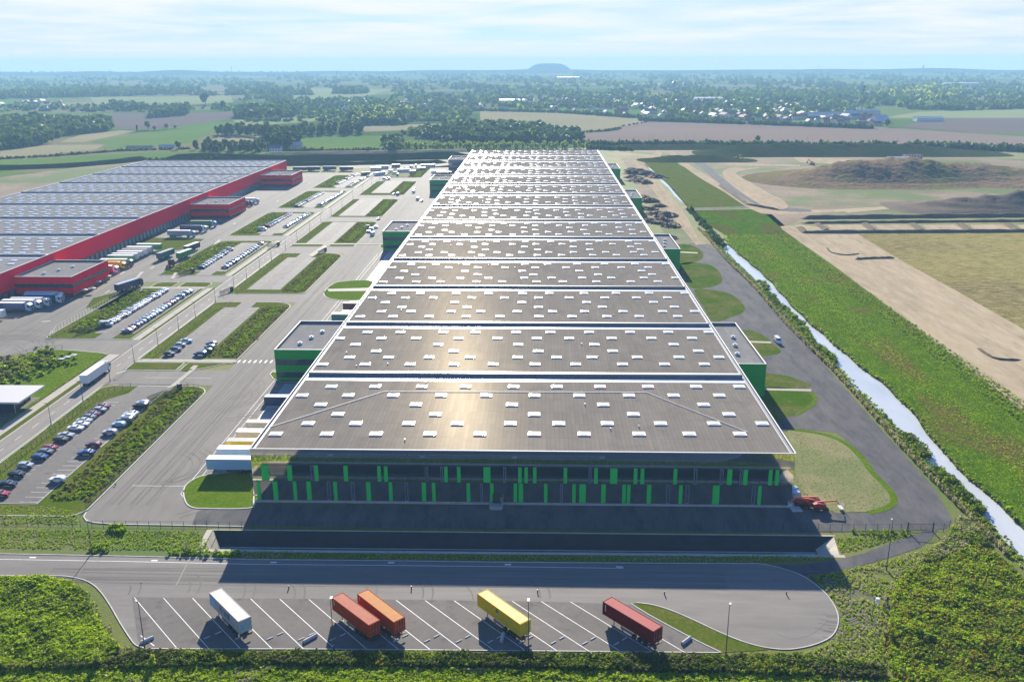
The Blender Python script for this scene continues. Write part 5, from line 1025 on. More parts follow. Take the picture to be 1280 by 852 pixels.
for (y, b, r, c_, lab) in [(378, 'white', 'white', 'white', D0[0][4]), (374, 'teal', 'white', 'white', 'teal sided lorry with white cab, second from the nearest crimson office'), (368.5, 'white', 'white', 'white', D0[2][4]), (364.5, 'silver', 'white', 'white', 'silver sided lorry with white cab, fourth from the nearest crimson office'), (360.0, 'blue', 'white', 'lightblue', D0[4][4]), (348, 'white', 'white', None, 'white trailer without a cab at the left picture edge'), (341.5, 'lightblue', 'beige', 'white', 'pale blue trailer lorry with white cab and red stripe at the left picture edge')]:
    xx = {378: -217.5, 374: -215.8, 368.5: -218.3, 364.5: -220.0, 360.0: -221.5, 348: -223.5, 341.5: -226}[y]
    lorry((xx, y), None, 0, PV[b] if b != 'white' else WT, PV[r] if r != 'white' else WT, PV[c_] if c_ else None, lab, gr)
for (y, b, r, c_, xx, lab) in [(431.5, 'red', 'white', 'white', -217, 'white cab lorry with pink sided trailer just beyond the nearest crimson office'), (440.5, 'yellow', 'yellow', 'yellow', -217.3, 'all yellow lorry backed onto the red warehouse dock'), (447, 'silver', 'white', 'grey', -216.5, 'dark cab lorry with silver trailer beside the yellow lorry'), (456, 'green', 'white', None, -217, 'green striped white trailer, nearest of the docked trailer bank'), (461, 'white', 'white', None, -217, 'white trailer, second of the docked trailer bank'), (467, 'silver', 'white', None, -217, 'silver sided trailer, third of the docked trailer bank'), (473, 'white', 'beige', None, -217, 'beige roofed trailer, fourth of the docked trailer bank'), (479, 'silver', 'white', None, -217, 'silver sided trailer with white roof, fifth of the docked trailer bank'), (487, 'green', 'white', None, -215, 'green sided trailer, last of the docked trailer bank'),
    (528, 'silver', 'white', 'lightblue', -214, 'silver lorry with blue lettering alone before the docks'), (545, 'navy', 'navy', 'white', -213, 'dark navy trailer lorry with white cab beyond the grass patch'), (562, 'green', 'beige', 'lightblue', -213, 'green trailer lorry with pale cab nearest the middle crimson office'), (648, 'navy', 'navy', 'blue', -216, 'dark blue lorry just beyond the middle crimson office'), (660, 'white', 'white', 'white', -215, 'white lorry beyond the middle crimson office')]:
    lorry((xx, y), None, 0 if not (445 < y < 500 and 0) else 0, PV[b] if b != 'white' else WT, PV[r] if r != 'white' else WT, PV[c_] if c_ else None, lab, gr)
text_c = PAINT['blue']
lorry(158.5, 357, radians(72), PV['navy'], PV['silver'], PV['navy'], 'dark blue lorry driving past the nearest crimson office', 'lorries moving through the yard', tl=13.0)
lorry(207, 318, radians(80), PV['teal'], PV['beige'], None, 'teal sided trailer with beige roof parked lengthwise in the yard', 'trailers parked lengthwise in the yard')
lorry(230.5, 318, radians(80), PV['green'], WT, None, 'bright green sided trailer with white roof beside the hedge', 'trailers parked lengthwise in the yard', tl=12)
lorry(240, 309.5, radians(80), PV['navy'], WT, None, 'dark sided trailer with white roof behind the green one', 'trailers parked lengthwise in the yard', tl=13)
lorry((-145.7, 276.3), None, radians(90), WT, WT, PV['white'], 'white articulated lorry driving away along the pale main road', 'lorries moving through the yard', z=.05)
x, y = G(213.5, 331, 1); yt = empty('yard_tractor', (x, y, .04), 1.4, 'small dark yard tractor with orange cab beside the hedge', 'tractor')
cab_parts(yt, PV['black'], -.5); m = MB(); m.box(-2.6, -.6, -.9, .9, .9, 1.5); m.build('engine_box', PV['orange'], yt)
# trailers at the green hall
gg = 'trailers docked at the left flank of the green warehouse'
for (y, xx, b, r, lab) in ((208.3, -77.2, 'lightblue', 'white', 'white roofed grey-blue trailer, nearest of those docked at the green warehouse'), (214.6, -76.7, 'white', 'white', 'white trailer, second of those docked at the green warehouse'), (219.6, -75.9, 'yellow', 'beige', 'blue and yellow sided trailer with beige roof, third at the green warehouse'), (226, -75.3, 'white', 'white', 'white trailer, fourth of those docked at the green warehouse'), (232.5, -74.6, 'beige', 'beige', 'beige roofed trailer, fifth of those docked at the green warehouse'), (252.5, -75.4, 'navy', 'silver', 'navy sided trailer alone near the green office block'), (325, -75, 'white', 'white', 'white trailer just beyond the nearest green office block'), (332, -75, 'beige', 'beige', 'beige trailer beyond the nearest green office block'), (345, -75.5, 'teal', 'white', 'teal sided trailer beyond the nearest green office block'), (362, -74.5, 'darkred', 'beige', 'dark red sided trailer below the small grass island')):
    lorry((xx, y), None, pi, PV[b] if b != 'white' else WT, PV[r] if r != 'white' else WT, None, lab, gg, tl=13.0, z=.07)
for i, (px, py, c1, c2) in enumerate(((375, 211.5, 'navy', 'blue'), (392, 211, 'navy', 'navy'), (412, 210.5, 'blue', 'navy'), (433, 211, 'navy', 'navy'), (548, 216, 'white', 'lightblue'), (555, 217.5, 'darkred', 'red'))):
    lorry(px, py, 0 if i < 4 else .1, PV[c1], PV[c2], None, '%s %s trailer parked at the far end of the site' % (ORD[i], c1.replace('darkred', 'dark red')), 'trailers at the far end of the site', tl=13)
# ---------------------------------------------------------------- lifting machines by the green hall corner
def boom_lift(px, py, rz, label):
    x, y = G(px, py, .8); o = empty('boom_lift', (x, y, .045), rz, label, 'access platform', 'red access platforms by the warehouse corner')
    b = MB(); b.box(-1.3, 1.3, -.9, .9, .45, 1.0); b.build('chassis', MC['dark_post'], o)
    b = MB(); b.extr([(-1.9, 1.0), (-2.1, 1.9), (-1.2, 2.1), (.7, 1.9), (1.0, 1.0)], -1.1, -.25); b.extr([(-1.9, 1.0), (-2.0, 1.8), (.7, 1.8), (1.0, 1.0)], .25, 1.1); b.build('turret', PAINT['red'], o)
    for xx in (-1.1, 1.1):
        for s in (-1, 1): wheel_mb(.48, .34, xx, s * 1.0, 12).build('wheel', MC['black_rubber'], o)
    a = MB(); a.bar((-1.6, 0, 1.9), (3.4, 0, 2.35), .22, 4); a.bar((3.4, 0, 2.35), (4.3, 0, 1.3), .14, 4); a.build('boom', PAINT['orange'], o)
    k = MB(); k.box(4.2, 5.1, -.9, .9, .5, .6)
    for (xx, yy) in ((4.22, -.88), (5.08, -.88), (4.22, .88), (5.08, .88)): k.bar((xx, yy, .6), (xx, yy, 1.6), .035, 4)
    for zz in (1.1, 1.6): k.bar((4.22, -.88, zz), (5.08, -.88, zz), .03, 4); k.bar((4.22, .88, zz), (5.08, .88, zz), .03, 4); k.bar((5.08, -.88, zz), (5.08, .88, zz), .03, 4)
    k.build('basket', MC['white_trim'], o)
boom_lift(1002, 627, -.15, 'red boom lift with folded arm, nearest the mirror wall corner'); boom_lift(1013, 630, pi - .1, 'red boom lift with white basket, middle of the machines by the corner'); boom_lift(1026, 633, .05, 'red boom lift on the grass edge, rightmost of the machines by the corner')
for i, (px, py, lab) in enumerate(((992, 613, 'pale blue compressor on wheels nearest the mirror wall'), (995, 619, 'pale blue compressor on wheels beside the red boom lifts'))):
    x, y = G(px, py, .5); o = empty('compressor', (x, y, .045), .4, lab, 'compressor'); m = MB(); m.extr([(-1, .4), (-1.1, 1.3), (-.6, 1.5), (.8, 1.5), (1, .9), (1, .4)], -.6, .6); m.build('hood', PAINT['lightblue'], o)
    for s in (-.7, .7): wheel_mb(.3, .18, 0, s, 10).build('wheel', MC['black_rubber'], o)
m = MB(); m.box(-1.2, 1.2, -2.2, 2.2, 0, .12)
for yy in (-1.9, 0, 1.9): m.box(-1.25, 1.25, yy - .08, yy + .08, .12, .2)
x, y = G(993, 634, 0); m.build('pallet_sheet', MC['roof_pale'], loc=(x, y, .045), rz=.1, label='pale flat panel lying on the ground by the warehouse corner', cat='panel')
for (px, py, rz, lab) in ((921, 199, .3, 'red and white excavator far off on the bare earth beside the spoil hill'), (1015, 206, 2.0, 'orange excavator far off on the bare earth')):
    x, y = G(px, py); o = empty('excavator', (x, y, .05), rz, lab, 'excavator'); m = MB(); m.box(-2.2, 2.2, -1.5, -.9, 0, .9); m.box(-2.2, 2.2, .9, 1.5, 0, .9); m.build('track', MC['chassis'], o)
    m = MB(); m.box(-2.4, 1.2, -1.4, 1.4, 1.0, 2.4); m.build('house', PAINT['orange'], o); m = MB(); m.box(.2, 1.7, -1.4, -.3, 1.2, 3.2); m.build('cab', MC['glass'], o)
    m = MB(); m.bar((1.2, .2, 2), (4.6, .2, 4.8), .35, 4); m.bar((4.6, .2, 4.8), (7, .2, 2.2), .28, 4); m.box(6.5, 7.6, -.4, .8, 1.0, 2.3); m.build('boom', PAINT['orange'], o)
# ================================================================= PLANTS
def clump(n, rx, rz, leaf, seed, top=1.0, flatb=False, asp=1.0, up=0.0):
    """leaf quads spread through a lumpy crown volume -> (verts, quads)"""
    r = np.random.RandomState(seed); V = np.zeros((n * 4, 3)); lobes = r.normal(size=(7, 3)); lobes /= np.linalg.norm(lobes, axis=1)[:, None]; lobes *= r.uniform(.25, .62, (7, 1)); lr = r.uniform(.38, .62, 7)
    for i in range(n):
        k = r.randint(7); d = r.normal(size=3); d /= np.linalg.norm(d); p = lobes[k] + d * lr[k] * r.uniform(.45, 1) ** .5
        p = np.array([p[0] * rx, p[1] * rx, (p[2] + 1) * .5 * rz * top])
        if p[2] < .02: p[2] = .02 + abs(p[2]) * .2
        nrm = r.normal(size=3) + d * 1.4 + np.array([0, 0, .5]); nrm /= np.linalg.norm(nrm); u = np.cross(nrm, r.normal(size=3)); u /= np.linalg.norm(u)
        if up: u = u * (1 - up) + np.array([0, 0, 1]) * up; u /= np.linalg.norm(u)
        w = np.cross(nrm, u); w /= (np.linalg.norm(w) + 1e-9); s = leaf * r.uniform(.6, 1.3)
        V[i * 4:i * 4 + 4] = [p - u * s * asp - w * s * .5, p + u * s * asp * .2 - w * s, p + u * s * asp, p - u * s * .1 + w * s]
    return V
def np_mesh(name, V, mats, mi=None, nq=4):
    n = len(V) // nq; me = bpy.data.meshes.new(name); me.vertices.add(len(V)); me.vertices.foreach_set('co', V.astype(np.float32).ravel())
    me.loops.add(n * nq); me.loops.foreach_set('vertex_index', np.arange(n * nq, dtype=np.int32)); me.polygons.add(n)
    me.polygons.foreach_set('loop_start', np.arange(0, n * nq, nq, dtype=np.int32)); me.polygons.foreach_set('loop_total', np.full(n, nq, dtype=np.int32))
    for m in mats: me.materials.append(MC[m])
    if mi is not None: me.polygons.foreach_set('material_index', mi.astype(np.int32))
    me.update(calc_edges=True); return me
def scatter(name, protos, pts, mats, label=None, weights=None, seed=1, kind='stuff', squash=(.8, 1.25)):
    """pts: (x,y,z,scale); each takes a random proto, turn and material; merged in one mesh"""
    r = np.random.RandomState(seed); out_ = []; mi = []
    for (x, y, z, s) in pts:
        P = protos[r.randint(len(protos))]; a = r.uniform(0, 2 * pi); c, s_ = cos(a), sin(a); q = P * s; zz = q[:, 2] * r.uniform(*squash)
        out_.append(np.stack([q[:, 0] * c - q[:, 1] * s_ + x, q[:, 0] * s_ + q[:, 1] * c + y, zz + z], 1))
        m = r.choice(len(mats), p=weights); k = len(P) // 4; mm = np.full(k, m); fl = r.uniform(size=k) < .12; mm[fl] = r.randint(len(mats), size=fl.sum()); mi.append(mm)
    me = np_mesh(name, np.concatenate(out_), mats, np.concatenate(mi)); o = bpy.data.objects.new(name, me); COL.objects.link(o); o['kind'] = kind
    if label: o['label'] = label
    return o
def inpoly(x, y, P):
    c = False; j = len(P) - 1
    for i in range(len(P)):
        if (P[i][1] > y) != (P[j][1] > y) and x < (P[j][0] - P[i][0]) * (y - P[i][1]) / (P[j][1] - P[i][1]) + P[i][0]: c = not c
        j = i
    return c
def fill(P, spacing, smin, smax, r, z=0, edge=1.0, noise=None):
    """jittered points of about this spacing inside an outline in metres"""
    xs_ = [p[0] for p in P]; ys_ = [p[1] for p in P]; out_ = []; y = min(ys_)
    while y < max(ys_):
        x = min(xs_)
        while x < max(xs_):
            px, py = x + r.uniform(-.5, .5) * spacing, y + r.uniform(-.5, .5) * spacing
            if inpoly(px, py, P) and (noise is None or noise(px, py, r)): out_.append((px, py, z, r.uniform(smin, smax)))
            x += spacing
        y += spacing
    return out_
BUSH = [clump(46, 1, 1.1, .26, 10 + k) for k in range(4)]; BUSHL = [clump(26, 1, 1.0, .34, 30 + k) for k in range(3)]
TUFT = [clump(7, .9, .55, .22, 50 + k, up=.5) for k in range(4)]; REED = [clump(16, .5, 1.5, .16, 60 + k, asp=2.6, up=.75) for k in range(3)]
FINE = [clump(110, 1, 1.15, .15, 70 + k) for k in range(4)]
def fnoise(x, y, k=1.0, ph=0.0):
    x *= k; y *= k
    return (sin(x * .9 + 1.7 * sin(y * .5 + ph)) * sin(y * 1.1 + 1.3 * sin(x * .6 + ph)) + .6 * sin(x * 2.3 + y * 1.7 + ph) * sin(y * 2.9 - x * 1.1) + .35 * sin(x * 5.1 + ph) * sin(y * 4.7)) / 1.95
SPRIG = [clump(11, .62, .75, .19, 80 + k, up=.25) for k in range(6)]
def field(name, poly, spacing, hmax, mats, label, seed, k=.28, smin=.55, smax=1.0, hole=-2, layers=1, hmin=.15):
    """a ragged sward or thicket: small sprigs on a rolling top surface, species in drifts"""
    r = random.Random(seed); by = {m: [] for m in mats}
    for l in range(layers):
        for (x, y, z, s_) in fill(poly, spacing, smin, smax, r):
            n = fnoise(x, y, k, seed)
            if n < hole + r.uniform(-.15, .15): continue
            h = hmax * (hmin + (1 - hmin) * (.5 + .5 * n)) * (r.uniform(.75, 1.05) if l == 0 else r.uniform(.1, .75)); t = .5 + .5 * fnoise(x, y, k * .45, seed + 5) + r.gauss(0, .13); i = min(len(mats) - 1, max(0, int(t * len(mats))))
            by[mats[i]].append((x, y, max(-.1, h - .45 * s_), s_))
    V = []; mi = []; rr = np.random.RandomState(seed)
    for q, m in enumerate(mats):
        for (x, y, z, s_) in by[m]:
            P = SPRIG[rr.randint(6)]; a_ = rr.uniform(0, 6.28); c, d = cos(a_), sin(a_); Q = P * s_; V.append(np.stack([Q[:, 0] * c - Q[:, 1] * d + x, Q[:, 0] * d + Q[:, 1] * c + y, Q[:, 2] + z], 1)); mi.append(np.full(len(P) // 4, q))
    me = np_mesh(name, np.concatenate(V), mats, np.concatenate(mi)); o = bpy.data.objects.new(name, me); COL.objects.link(o); o['kind'] = 'stuff'; o['label'] = label; return o
r_ = random.Random(3)
band = GP([(-60, 830), (60, 834), (130, 830), (175, 817), (300, 818), (640, 820), (900, 822.5), (1000, 822), (1105, 836), (1110, 850), (900, 843), (640, 836), (300, 833), (130, 838), (-60, 840)])
field('hedge_brush', band, .42, 1.5, ['leaf_dark', 'leaf_brown', 'leaf_dark', 'leaf_mid', 'leaf_autumn'], 'dark unclipped brush hedge along the near edge of the truck bays', 2, .5, layers=2, hmin=.45)
fg = GP([(-80, 838), (300, 834), (640, 838), (900, 844), (1110, 850), (1400, 850), (1400, 930), (-80, 905)])
field('undergrowth', fg, .45, .8, ['leaf_bright', 'leaf_pale', 'leaf_bright', 'leaf_mid', 'leaf_bright', 'leaf_straw'], 'bright weedy undergrowth at the bottom edge', 3, .45)
pl_ = GP([(-90, 722), (0, 723), (60, 724), (90, 730), (108, 745), (116, 765), (128, 790), (150, 812), (130, 834), (60, 836), (-90, 840)])
field('thicket', pl_, .46, 1.7, ['leaf_bright', 'leaf_bright', 'leaf_mid', 'leaf_dark', 'leaf_mid', 'leaf_bright'], 'lush green thicket left of the truck park', 4, .22, .6, 1.15, layers=2)
pe = GP([(90, 728), (110, 740), (130, 768), (150, 800), (170, 812), (165, 820), (140, 812), (120, 780), (105, 745)])
field('weeds', pe, .6, .35, ['leaf_mid', 'leaf_straw', 'leaf_pale', 'leaf_mid'], 'sparse dry weeds along the truck park edge', 5, .5, .3, .6, hole=-.1)
for i, (px, py, h) in enumerate(((123, 832, 3.3), (191, 836, 2.6))):
    x, y = G(px, py); t_ = empty('sapling', (x, y, 0), 0, ('pale green sapling poking above the hedge left of the bays', 'pale green sapling just right of the other one above the hedge')[i], 'sapling')
    V = clump(260, .9, h, .16, 90 + i); V[:, 2] += .5; me = np_mesh('crown', V, ['leaf_pale']); c_ = bpy.data.objects.new('crown', me); COL.objects.link(c_); setparent(c_, t_)
    m = MB(); m.bar((0, 0, 0), (0, 0, h * .7), .05, 5, .02); m.build('trunk', MC['bark'], t_)
# --- thicket lower right
pr = GP([(1120, 735), (1140, 715), (1170, 705), (1200, 692), (1225, 684), (1240, 694), (1262, 712), (1290, 735), (1330, 760), (1330, 900), (1130, 866), (1110, 830), (1112, 780)])
field('thicket', pr, .5, 2.0, ['leaf_mid', 'leaf_dark', 'leaf_autumn', 'leaf_bright', 'leaf_mid', 'leaf_autumn', 'leaf_bright', 'leaf_brown'], 'tangled olive and green thicket at the lower right', 6, .2, .6, 1.2, layers=2)
flat('pond', [GP([(1262, 735), (1300, 728), (1310, 760), (1275, 768), (1258, 755)])], .04, MC['pond'])
pr2 = GP([(1150, 700), (1185, 672), (1200, 645), (1216, 652), (1230, 668), (1236, 680), (1200, 690), (1165, 705)])
field('undergrowth', pr2, .5, 1.3, ['leaf_brown', 'leaf_mid', 'leaf_straw', 'leaf_mid'], 'brown brush beside the canal bend', 7, .3, layers=2)
pg = GP([(1010, 722), (1060, 712), (1110, 700), (1150, 690), (1180, 672), (1200, 655), (1205, 672), (1160, 705), (1130, 725), (1115, 760), (1108, 800), (1108, 840), (1000, 818), (1045, 800), (1054, 770), (1035, 740)])
field('weeds', pg, .55, .45, ['leaf_mid', 'leaf_bright', 'leaf_straw', 'leaf_pale', 'leaf_bright', 'leaf_dark'], 'weeds round the turning loop', 8, .3, .3, .75, hole=-.45)
pc = GP([(1102, 745), (1108, 745), (1112, 830), (1104, 832)]); pts = fill(pc, .7, .4, .7, r_); scatter('dry_grass', REED, pts, ['leaf_straw', 'leaf_brown'], 'strip of dry brown grass right of the turning loop', [.6, .4], 9)
# grass tufts over the verges round the basin and between fence and road
a1 = GP([(-60, 662), (100, 661), (250, 664), (262, 688), (120, 686), (-60, 684)]); a2 = GP([(265, 688.5), (640, 694.5), (1030, 695), (1045, 698), (960, 702), (640, 700), (265, 696.5)]); a3 = GP([(1045, 672), (1140, 668), (1090, 682), (1050, 692)]); a4 = GP([(-60, 632), (52, 632), (98, 640), (96, 655), (-60, 655)])
for P_, sd in ((a1, 101), (a2, 102), (a3, 103), (a4, 104)): field('grass_tufts', P_, .5, .3, ['leaf_mid', 'leaf_pale', 'leaf_bright', 'leaf_straw', 'leaf_bright'], 'rough grass between the fence and the truck road', sd, .35, .28, .6, hole=-.6)
p5_ = fill(GP([(210, 687), (300, 690), (300, 696.5), (210, 694)]), .8, .5, 1.0, r_) + fill(GP([(135, 657.5), (156, 658.5), (160, 667), (140, 666)]), .7, .8, 1.5, r_) + fill(GP([(110, 683), (140, 680), (140, 690), (110, 690)]), .9, .5, 1.0, r_) + fill(GP([(1055, 663.5), (1130, 662.5), (1140, 667), (1100, 671)]), .8, .4, .9, r_)
scatter('weeds', SPRIG, [(x, y, z + r_.uniform(0, .4), s_) for x, y, z, s_ in p5_ for _ in (0, 1, 2)], ['leaf_bright', 'leaf_mid', 'leaf_dark'], 'green weeds along the road edge', [.5, .3, .2], 11)
# field texture: stubble land and grass bank right
def inview(x, y): return True
pts = [(rx_, ry_, 0, r_.uniform(.2, .45)) for rx_, ry_ in [G(r_.uniform(1075, 1285), 290 + 250 * r_.random() ** .8) for _ in range(16000)] if rx_ > 189 and ry_ < 545 and rx_ < 260]
scatter('stubble_tufts', TUFT, pts, ['leaf_straw', 'leaf_autumn', 'leaf_brown'], 'dry stubble of the field at the right edge', [.5, .3, .2], 12)
pts = []
for _ in range(26000):
    y = 140 + 400 * r_.random() ** 1.25; x = r_.uniform(cx_r(y) + 1.2, 149)
    pts.append((x, y, 0, r_.uniform(.16, .42) * (1.3 if 121 < x < 129 or x > 141 else 1)))
scatter('grass_tufts', TUFT, pts, ['leaf_bright', 'leaf_mid', 'leaf_pale', 'leaf_brown'], 'tall green grass on the canal bank', [.46, .34, .14, .06], 13)
pts = [(r_.uniform(139, 148.5), y_, 0, r_.uniform(.2, .48)) for y_ in [170 + 380 * r_.random() for _ in range(3000)]]; scatter('undergrowth', BUSHL, pts, ['leaf_mid', 'leaf_dark', 'leaf_bright', 'leaf_pale'], 'ragged green growth beside the sandy strip', [.4, .12, .33, .15], 14)
# dry grass on the grass patches of the hall's right side
w_ = smooth(GP([(993, 543), (1020, 545), (1058, 560), (1088, 595), (1108, 620), (1098, 634), (1010, 637), (990, 600)]), 4); pts = fill(w_, .62, .12, .36, r_); scatter('dry_grass', TUFT, pts, ['leaf_straw', 'leaf_autumn', 'leaf_pale', 'leaf_bright'], 'dry rough grass by the right corner of the warehouse', [.36, .3, .22, .12], 15)
# canal edges: reeds on the left bank, shrubs in the water
pts = []
y = 172
while y < 560:
    pts.append((98.8 + .5 * sin(y * .05) + r_.uniform(-.45, .45), y, 0, r_.uniform(.6, 1.0))); y += .33
scatter('reeds', REED, pts, ['leaf_straw', 'leaf_brown'], 'straw coloured reed strip along the left bank of the canal', [.8, .2], 16)
pts = [(r_.uniform(99.5, 102.6), 160 + 390 * r_.random(), 0, r_.uniform(.25, .6)) for _ in range(1800)] + [(cx_r(y_) + r_.uniform(.2, 1.6), y_, -.4, r_.uniform(.25, .7)) for y_ in [160 + 370 * r_.random() for _ in range(1100)]]
scatter('bank_growth', BUSHL, pts, ['leaf_mid', 'leaf_dark', 'leaf_bright', 'leaf_brown'], 'low growth along both edges of the canal', [.35, .15, .4, .1], 17)
pts = [(cx_l(y_) + r_.uniform(-.3, 2.5 if 335 < y_ < 420 else 1.2), y_, -.7, r_.uniform(.9, 1.9)) for y_ in [r_.choice([r_.uniform(335, 420), r_.uniform(335, 420), r_.uniform(190, 215), r_.uniform(222, 236), r_.uniform(300, 340)]) for _ in range(360)]]
scatter('bank_shrubs', FINE, pts, ['leaf_dark', 'leaf_mid'], 'dark shrubs leaning over the left side of the canal', [.6, .4], 18)
pts = [(r_.uniform(88, 99) + (y_ - 190) * 0, y_, 0, r_.uniform(.25, .5)) for y_ in [r_.uniform(560, 900) for _ in range(10)]]
# strips of vegetation between car parks and truck yard
pts = []; pd = []
for (ya, yb) in ((192, 266), (301, 370), (396, 476), (514, 578), (606, 678), (708, 783), (820, 888)):
    n = int((yb - ya) * 20)
    for _ in range(n):
        y = r_.uniform(ya, yb); x = r_.uniform(-116.6, -106.2) if r_.random() < .5 else r_.gauss(-110.3, 1.5)
        (pd if abs(x + 110) < 2.2 and r_.random() < .7 else pts).append((x, y, .1, r_.uniform(.22, .62)))
scatter('hedge_strip', FINE if 0 else BUSH, pts, ['leaf_mid', 'leaf_brown', 'leaf_autumn', 'leaf_dark'], 'mixed scrub strips between car parks and the grey truck yard', [.25, .3, .3, .15], 19)
scatter('hedge_strip', BUSH, pd, ['leaf_bright', 'leaf_mid', 'leaf_dark'], 'bright green scrub down the middle of the strips', [.45, .3, .25], 20)
pts = []
for (ya, yb) in ((330, 396), (436, 510), (541, 616), (648, 722), (752, 826)):
    for _ in range(int((yb - ya) * 15)): y = r_.uniform(ya, yb); pts.append((r_.uniform(-183.5, -173), y, .1, r_.uniform(.25, .7)))
scatter('hedge_strip', BUSH, pts, ['leaf_mid', 'leaf_brown', 'leaf_dark', 'leaf_bright'], 'scrub strips between the car parks and the red warehouse yard', [.35, .2, .3, .15], 21)
pts = [(r_.gauss(-176, 5), r_.gauss(287, 8), .1, r_.uniform(.6, 1.5)) for _ in range(330)]; scatter('thicket', BUSH, pts, ['leaf_dark', 'leaf_mid', 'leaf_pale', 'leaf_brown'], 'rough thicket in the round green verge near the pavilion', [.4, .3, .15, .15], 22)
pts = []
for (x0, x1, y0, y1) in ((-139.8, -134.5, 186, 268), (-139.8, -134.5, 299, 372), (-139.8, -134.5, 393, 476), (-155.2, -153.9, 233, 300), (-186, -154.2, 236, 300)):
    for _ in range(int((x1 - x0) * (y1 - y0) * .9)): pts.append((r_.uniform(x0, x1), r_.uniform(y0, y1), .1, r_.uniform(.2, .45)))
scatter('grass_tufts', TUFT, pts, ['leaf_mid', 'leaf_bright', 'leaf_pale'], 'grass of the verges along the main road', [.4, .3, .3], 23)
# ---------------------------------------------------------------- trees
def crown(name, n, rx, rz, leaf, seed, m, base=0.0):
    V = clump(n, rx, rz, leaf, seed); V[:, 2] += base; return np_mesh(name, V, m)
KINDS = {'broad': [(crown('crown', 420, 4.6, 9.5, .85, 200 + k, [m], 2.2), 3.5) for k, m in enumerate(('leaf_wood', 'leaf_dark', 'leaf_wood'))],
    'poplar': [(crown('crown', 260, 2.0, 13.5, .75, 210 + k, [m], 1.5), 3.0) for k, m in enumerate(('leaf_dark', 'leaf_wood'))],
    'round': [(crown('crown', 240, 2.7, 5.0, .6, 220 + k, [m], 1.0), 1.8) for k, m in enumerate(('leaf_wood', 'leaf_dark'))],
    'pale': [(crown('crown', 220, 2.2, 6.5, .6, 230 + k, ['leaf_pale'], 1.2), 2.0) for k in range(2)]}
m = MB(); m.bar((0, 0, 0), (.1, .05, 2.4), .34, 7, .24); m.bar((.1, .05, 2.4), (.2, -.1, 6.5), .24, 6, .1); m.bar((.1, .05, 2.4), (1.5, .5, 5), .14, 5, .06); m.bar((.1, .05, 2.4), (-1.3, .7, 5.2), .14, 5, .06); m.bar((.1, 0, 3), (.3, -1.4, 5.4), .13, 5, .05)
TRUNK = m.mesh('trunk', MC['bark'])
NTREE = [0]
def tree(x, y, kind, s, label, group, zoff=0):
    o = empty('tree', (x, y, zoff), rnd.uniform(0, 6.28), label, 'tree', group); o.scale = (s, s, s * rnd.uniform(.9, 1.12)); me, th = rnd.choice(KINDS[kind])
    c_ = bpy.data.objects.new('crown', me); COL.objects.link(c_); setparent(c_, o); t_ = bpy.data.objects.new('trunk', TRUNK); COL.objects.link(t_); setparent(t_, o); t_.scale = (1, 1, .8 if kind != 'round' else .5); NTREE[0] += 1
def trees_px(poly, spacing, kind, s, label, group, cap=999):
    P = GP(poly); k = 0
    for (x, y, z, q) in fill(P, spacing, s * .8, s * 1.2, rnd):
        if k >= cap: break
        tree(x, y, kind if isinstance(kind, str) else rnd.choice(kind), q, label, group); k += 1
trees_px([(268, 168), (300, 166), (345, 167), (400, 164), (455, 162), (455, 168), (400, 170.5), (345, 173), (268, 171)], 13, 'broad', 1.25, 'tall dark broadleaf tree, one of many in the row across the fields', 'dark tree row across the fields')
trees_px([(335, 178), (372, 177), (374, 187), (336, 188)], 10, 'broad', 1.5, 'large dark tree of the clump above the end of the red warehouse', 'tree clump by the small farm building')
trees_px([(255, 184), (330, 183), (332, 192), (256, 193)], 11, 'broad', .9, 'bushy tree of the low grove left of the small farm building', 'low grove by the farm building')
trees_px([(484, 181), (735, 183), (738, 187), (484, 188.5)], 7.2, 'pale', 1.15, 'young pale green tree in the plantation rows behind the long warehouse', 'young plantation behind the warehouse', 120)
for (px, py, k, s, lab) in ((172, 166, 'poplar', .8, 'slim dark tree left of the round one in the green meadow'), (185, 162.5, 'broad', 1.2, 'large round dark tree standing alone in the green meadow'), (193, 163, 'round', 1.2, 'small tree touching the large round one in the meadow'), (208, 161, 'round', 1.4, 'bushy tree right of the large round one in the meadow'), (219, 161, 'round', 1.0, 'small bush tree farthest right of the meadow group'),
    (66, 179, 'broad', .85, 'lone tree by the wood edge beside the tan field'), (223, 187, 'broad', .9, 'tree beside the low farm sheds at the field edge'), (246, 187, 'broad', 1.1, 'dark tree right of the low farm sheds'), (257, 131, 'broad', 2.6, 'tall tree clump standing far off in the pale field'), (279, 139, 'broad', 1.7, 'dark tree far off right of the tall clump'), (947, 178.5, 'round', 1.4, 'lone round tree at the near edge of the ploughed field'), (927, 178, 'round', .8, 'small bush at the near edge of the ploughed field'), (1108, 158.5, 'round', 2.0, 'dark round tree by the white gabled barn')):
    x, y = G(px, py); tree(x, y, k, s, lab, None)
for (px, py) in ((1165, 181), (1172, 181.5), (1180, 182), (1146, 180.5), (1150, 182)): x, y = G(px, py); tree(x, y, 'round', 1.0, 'small dark shrub tree at the right end of the field edge', 'shrub trees at the field edge')
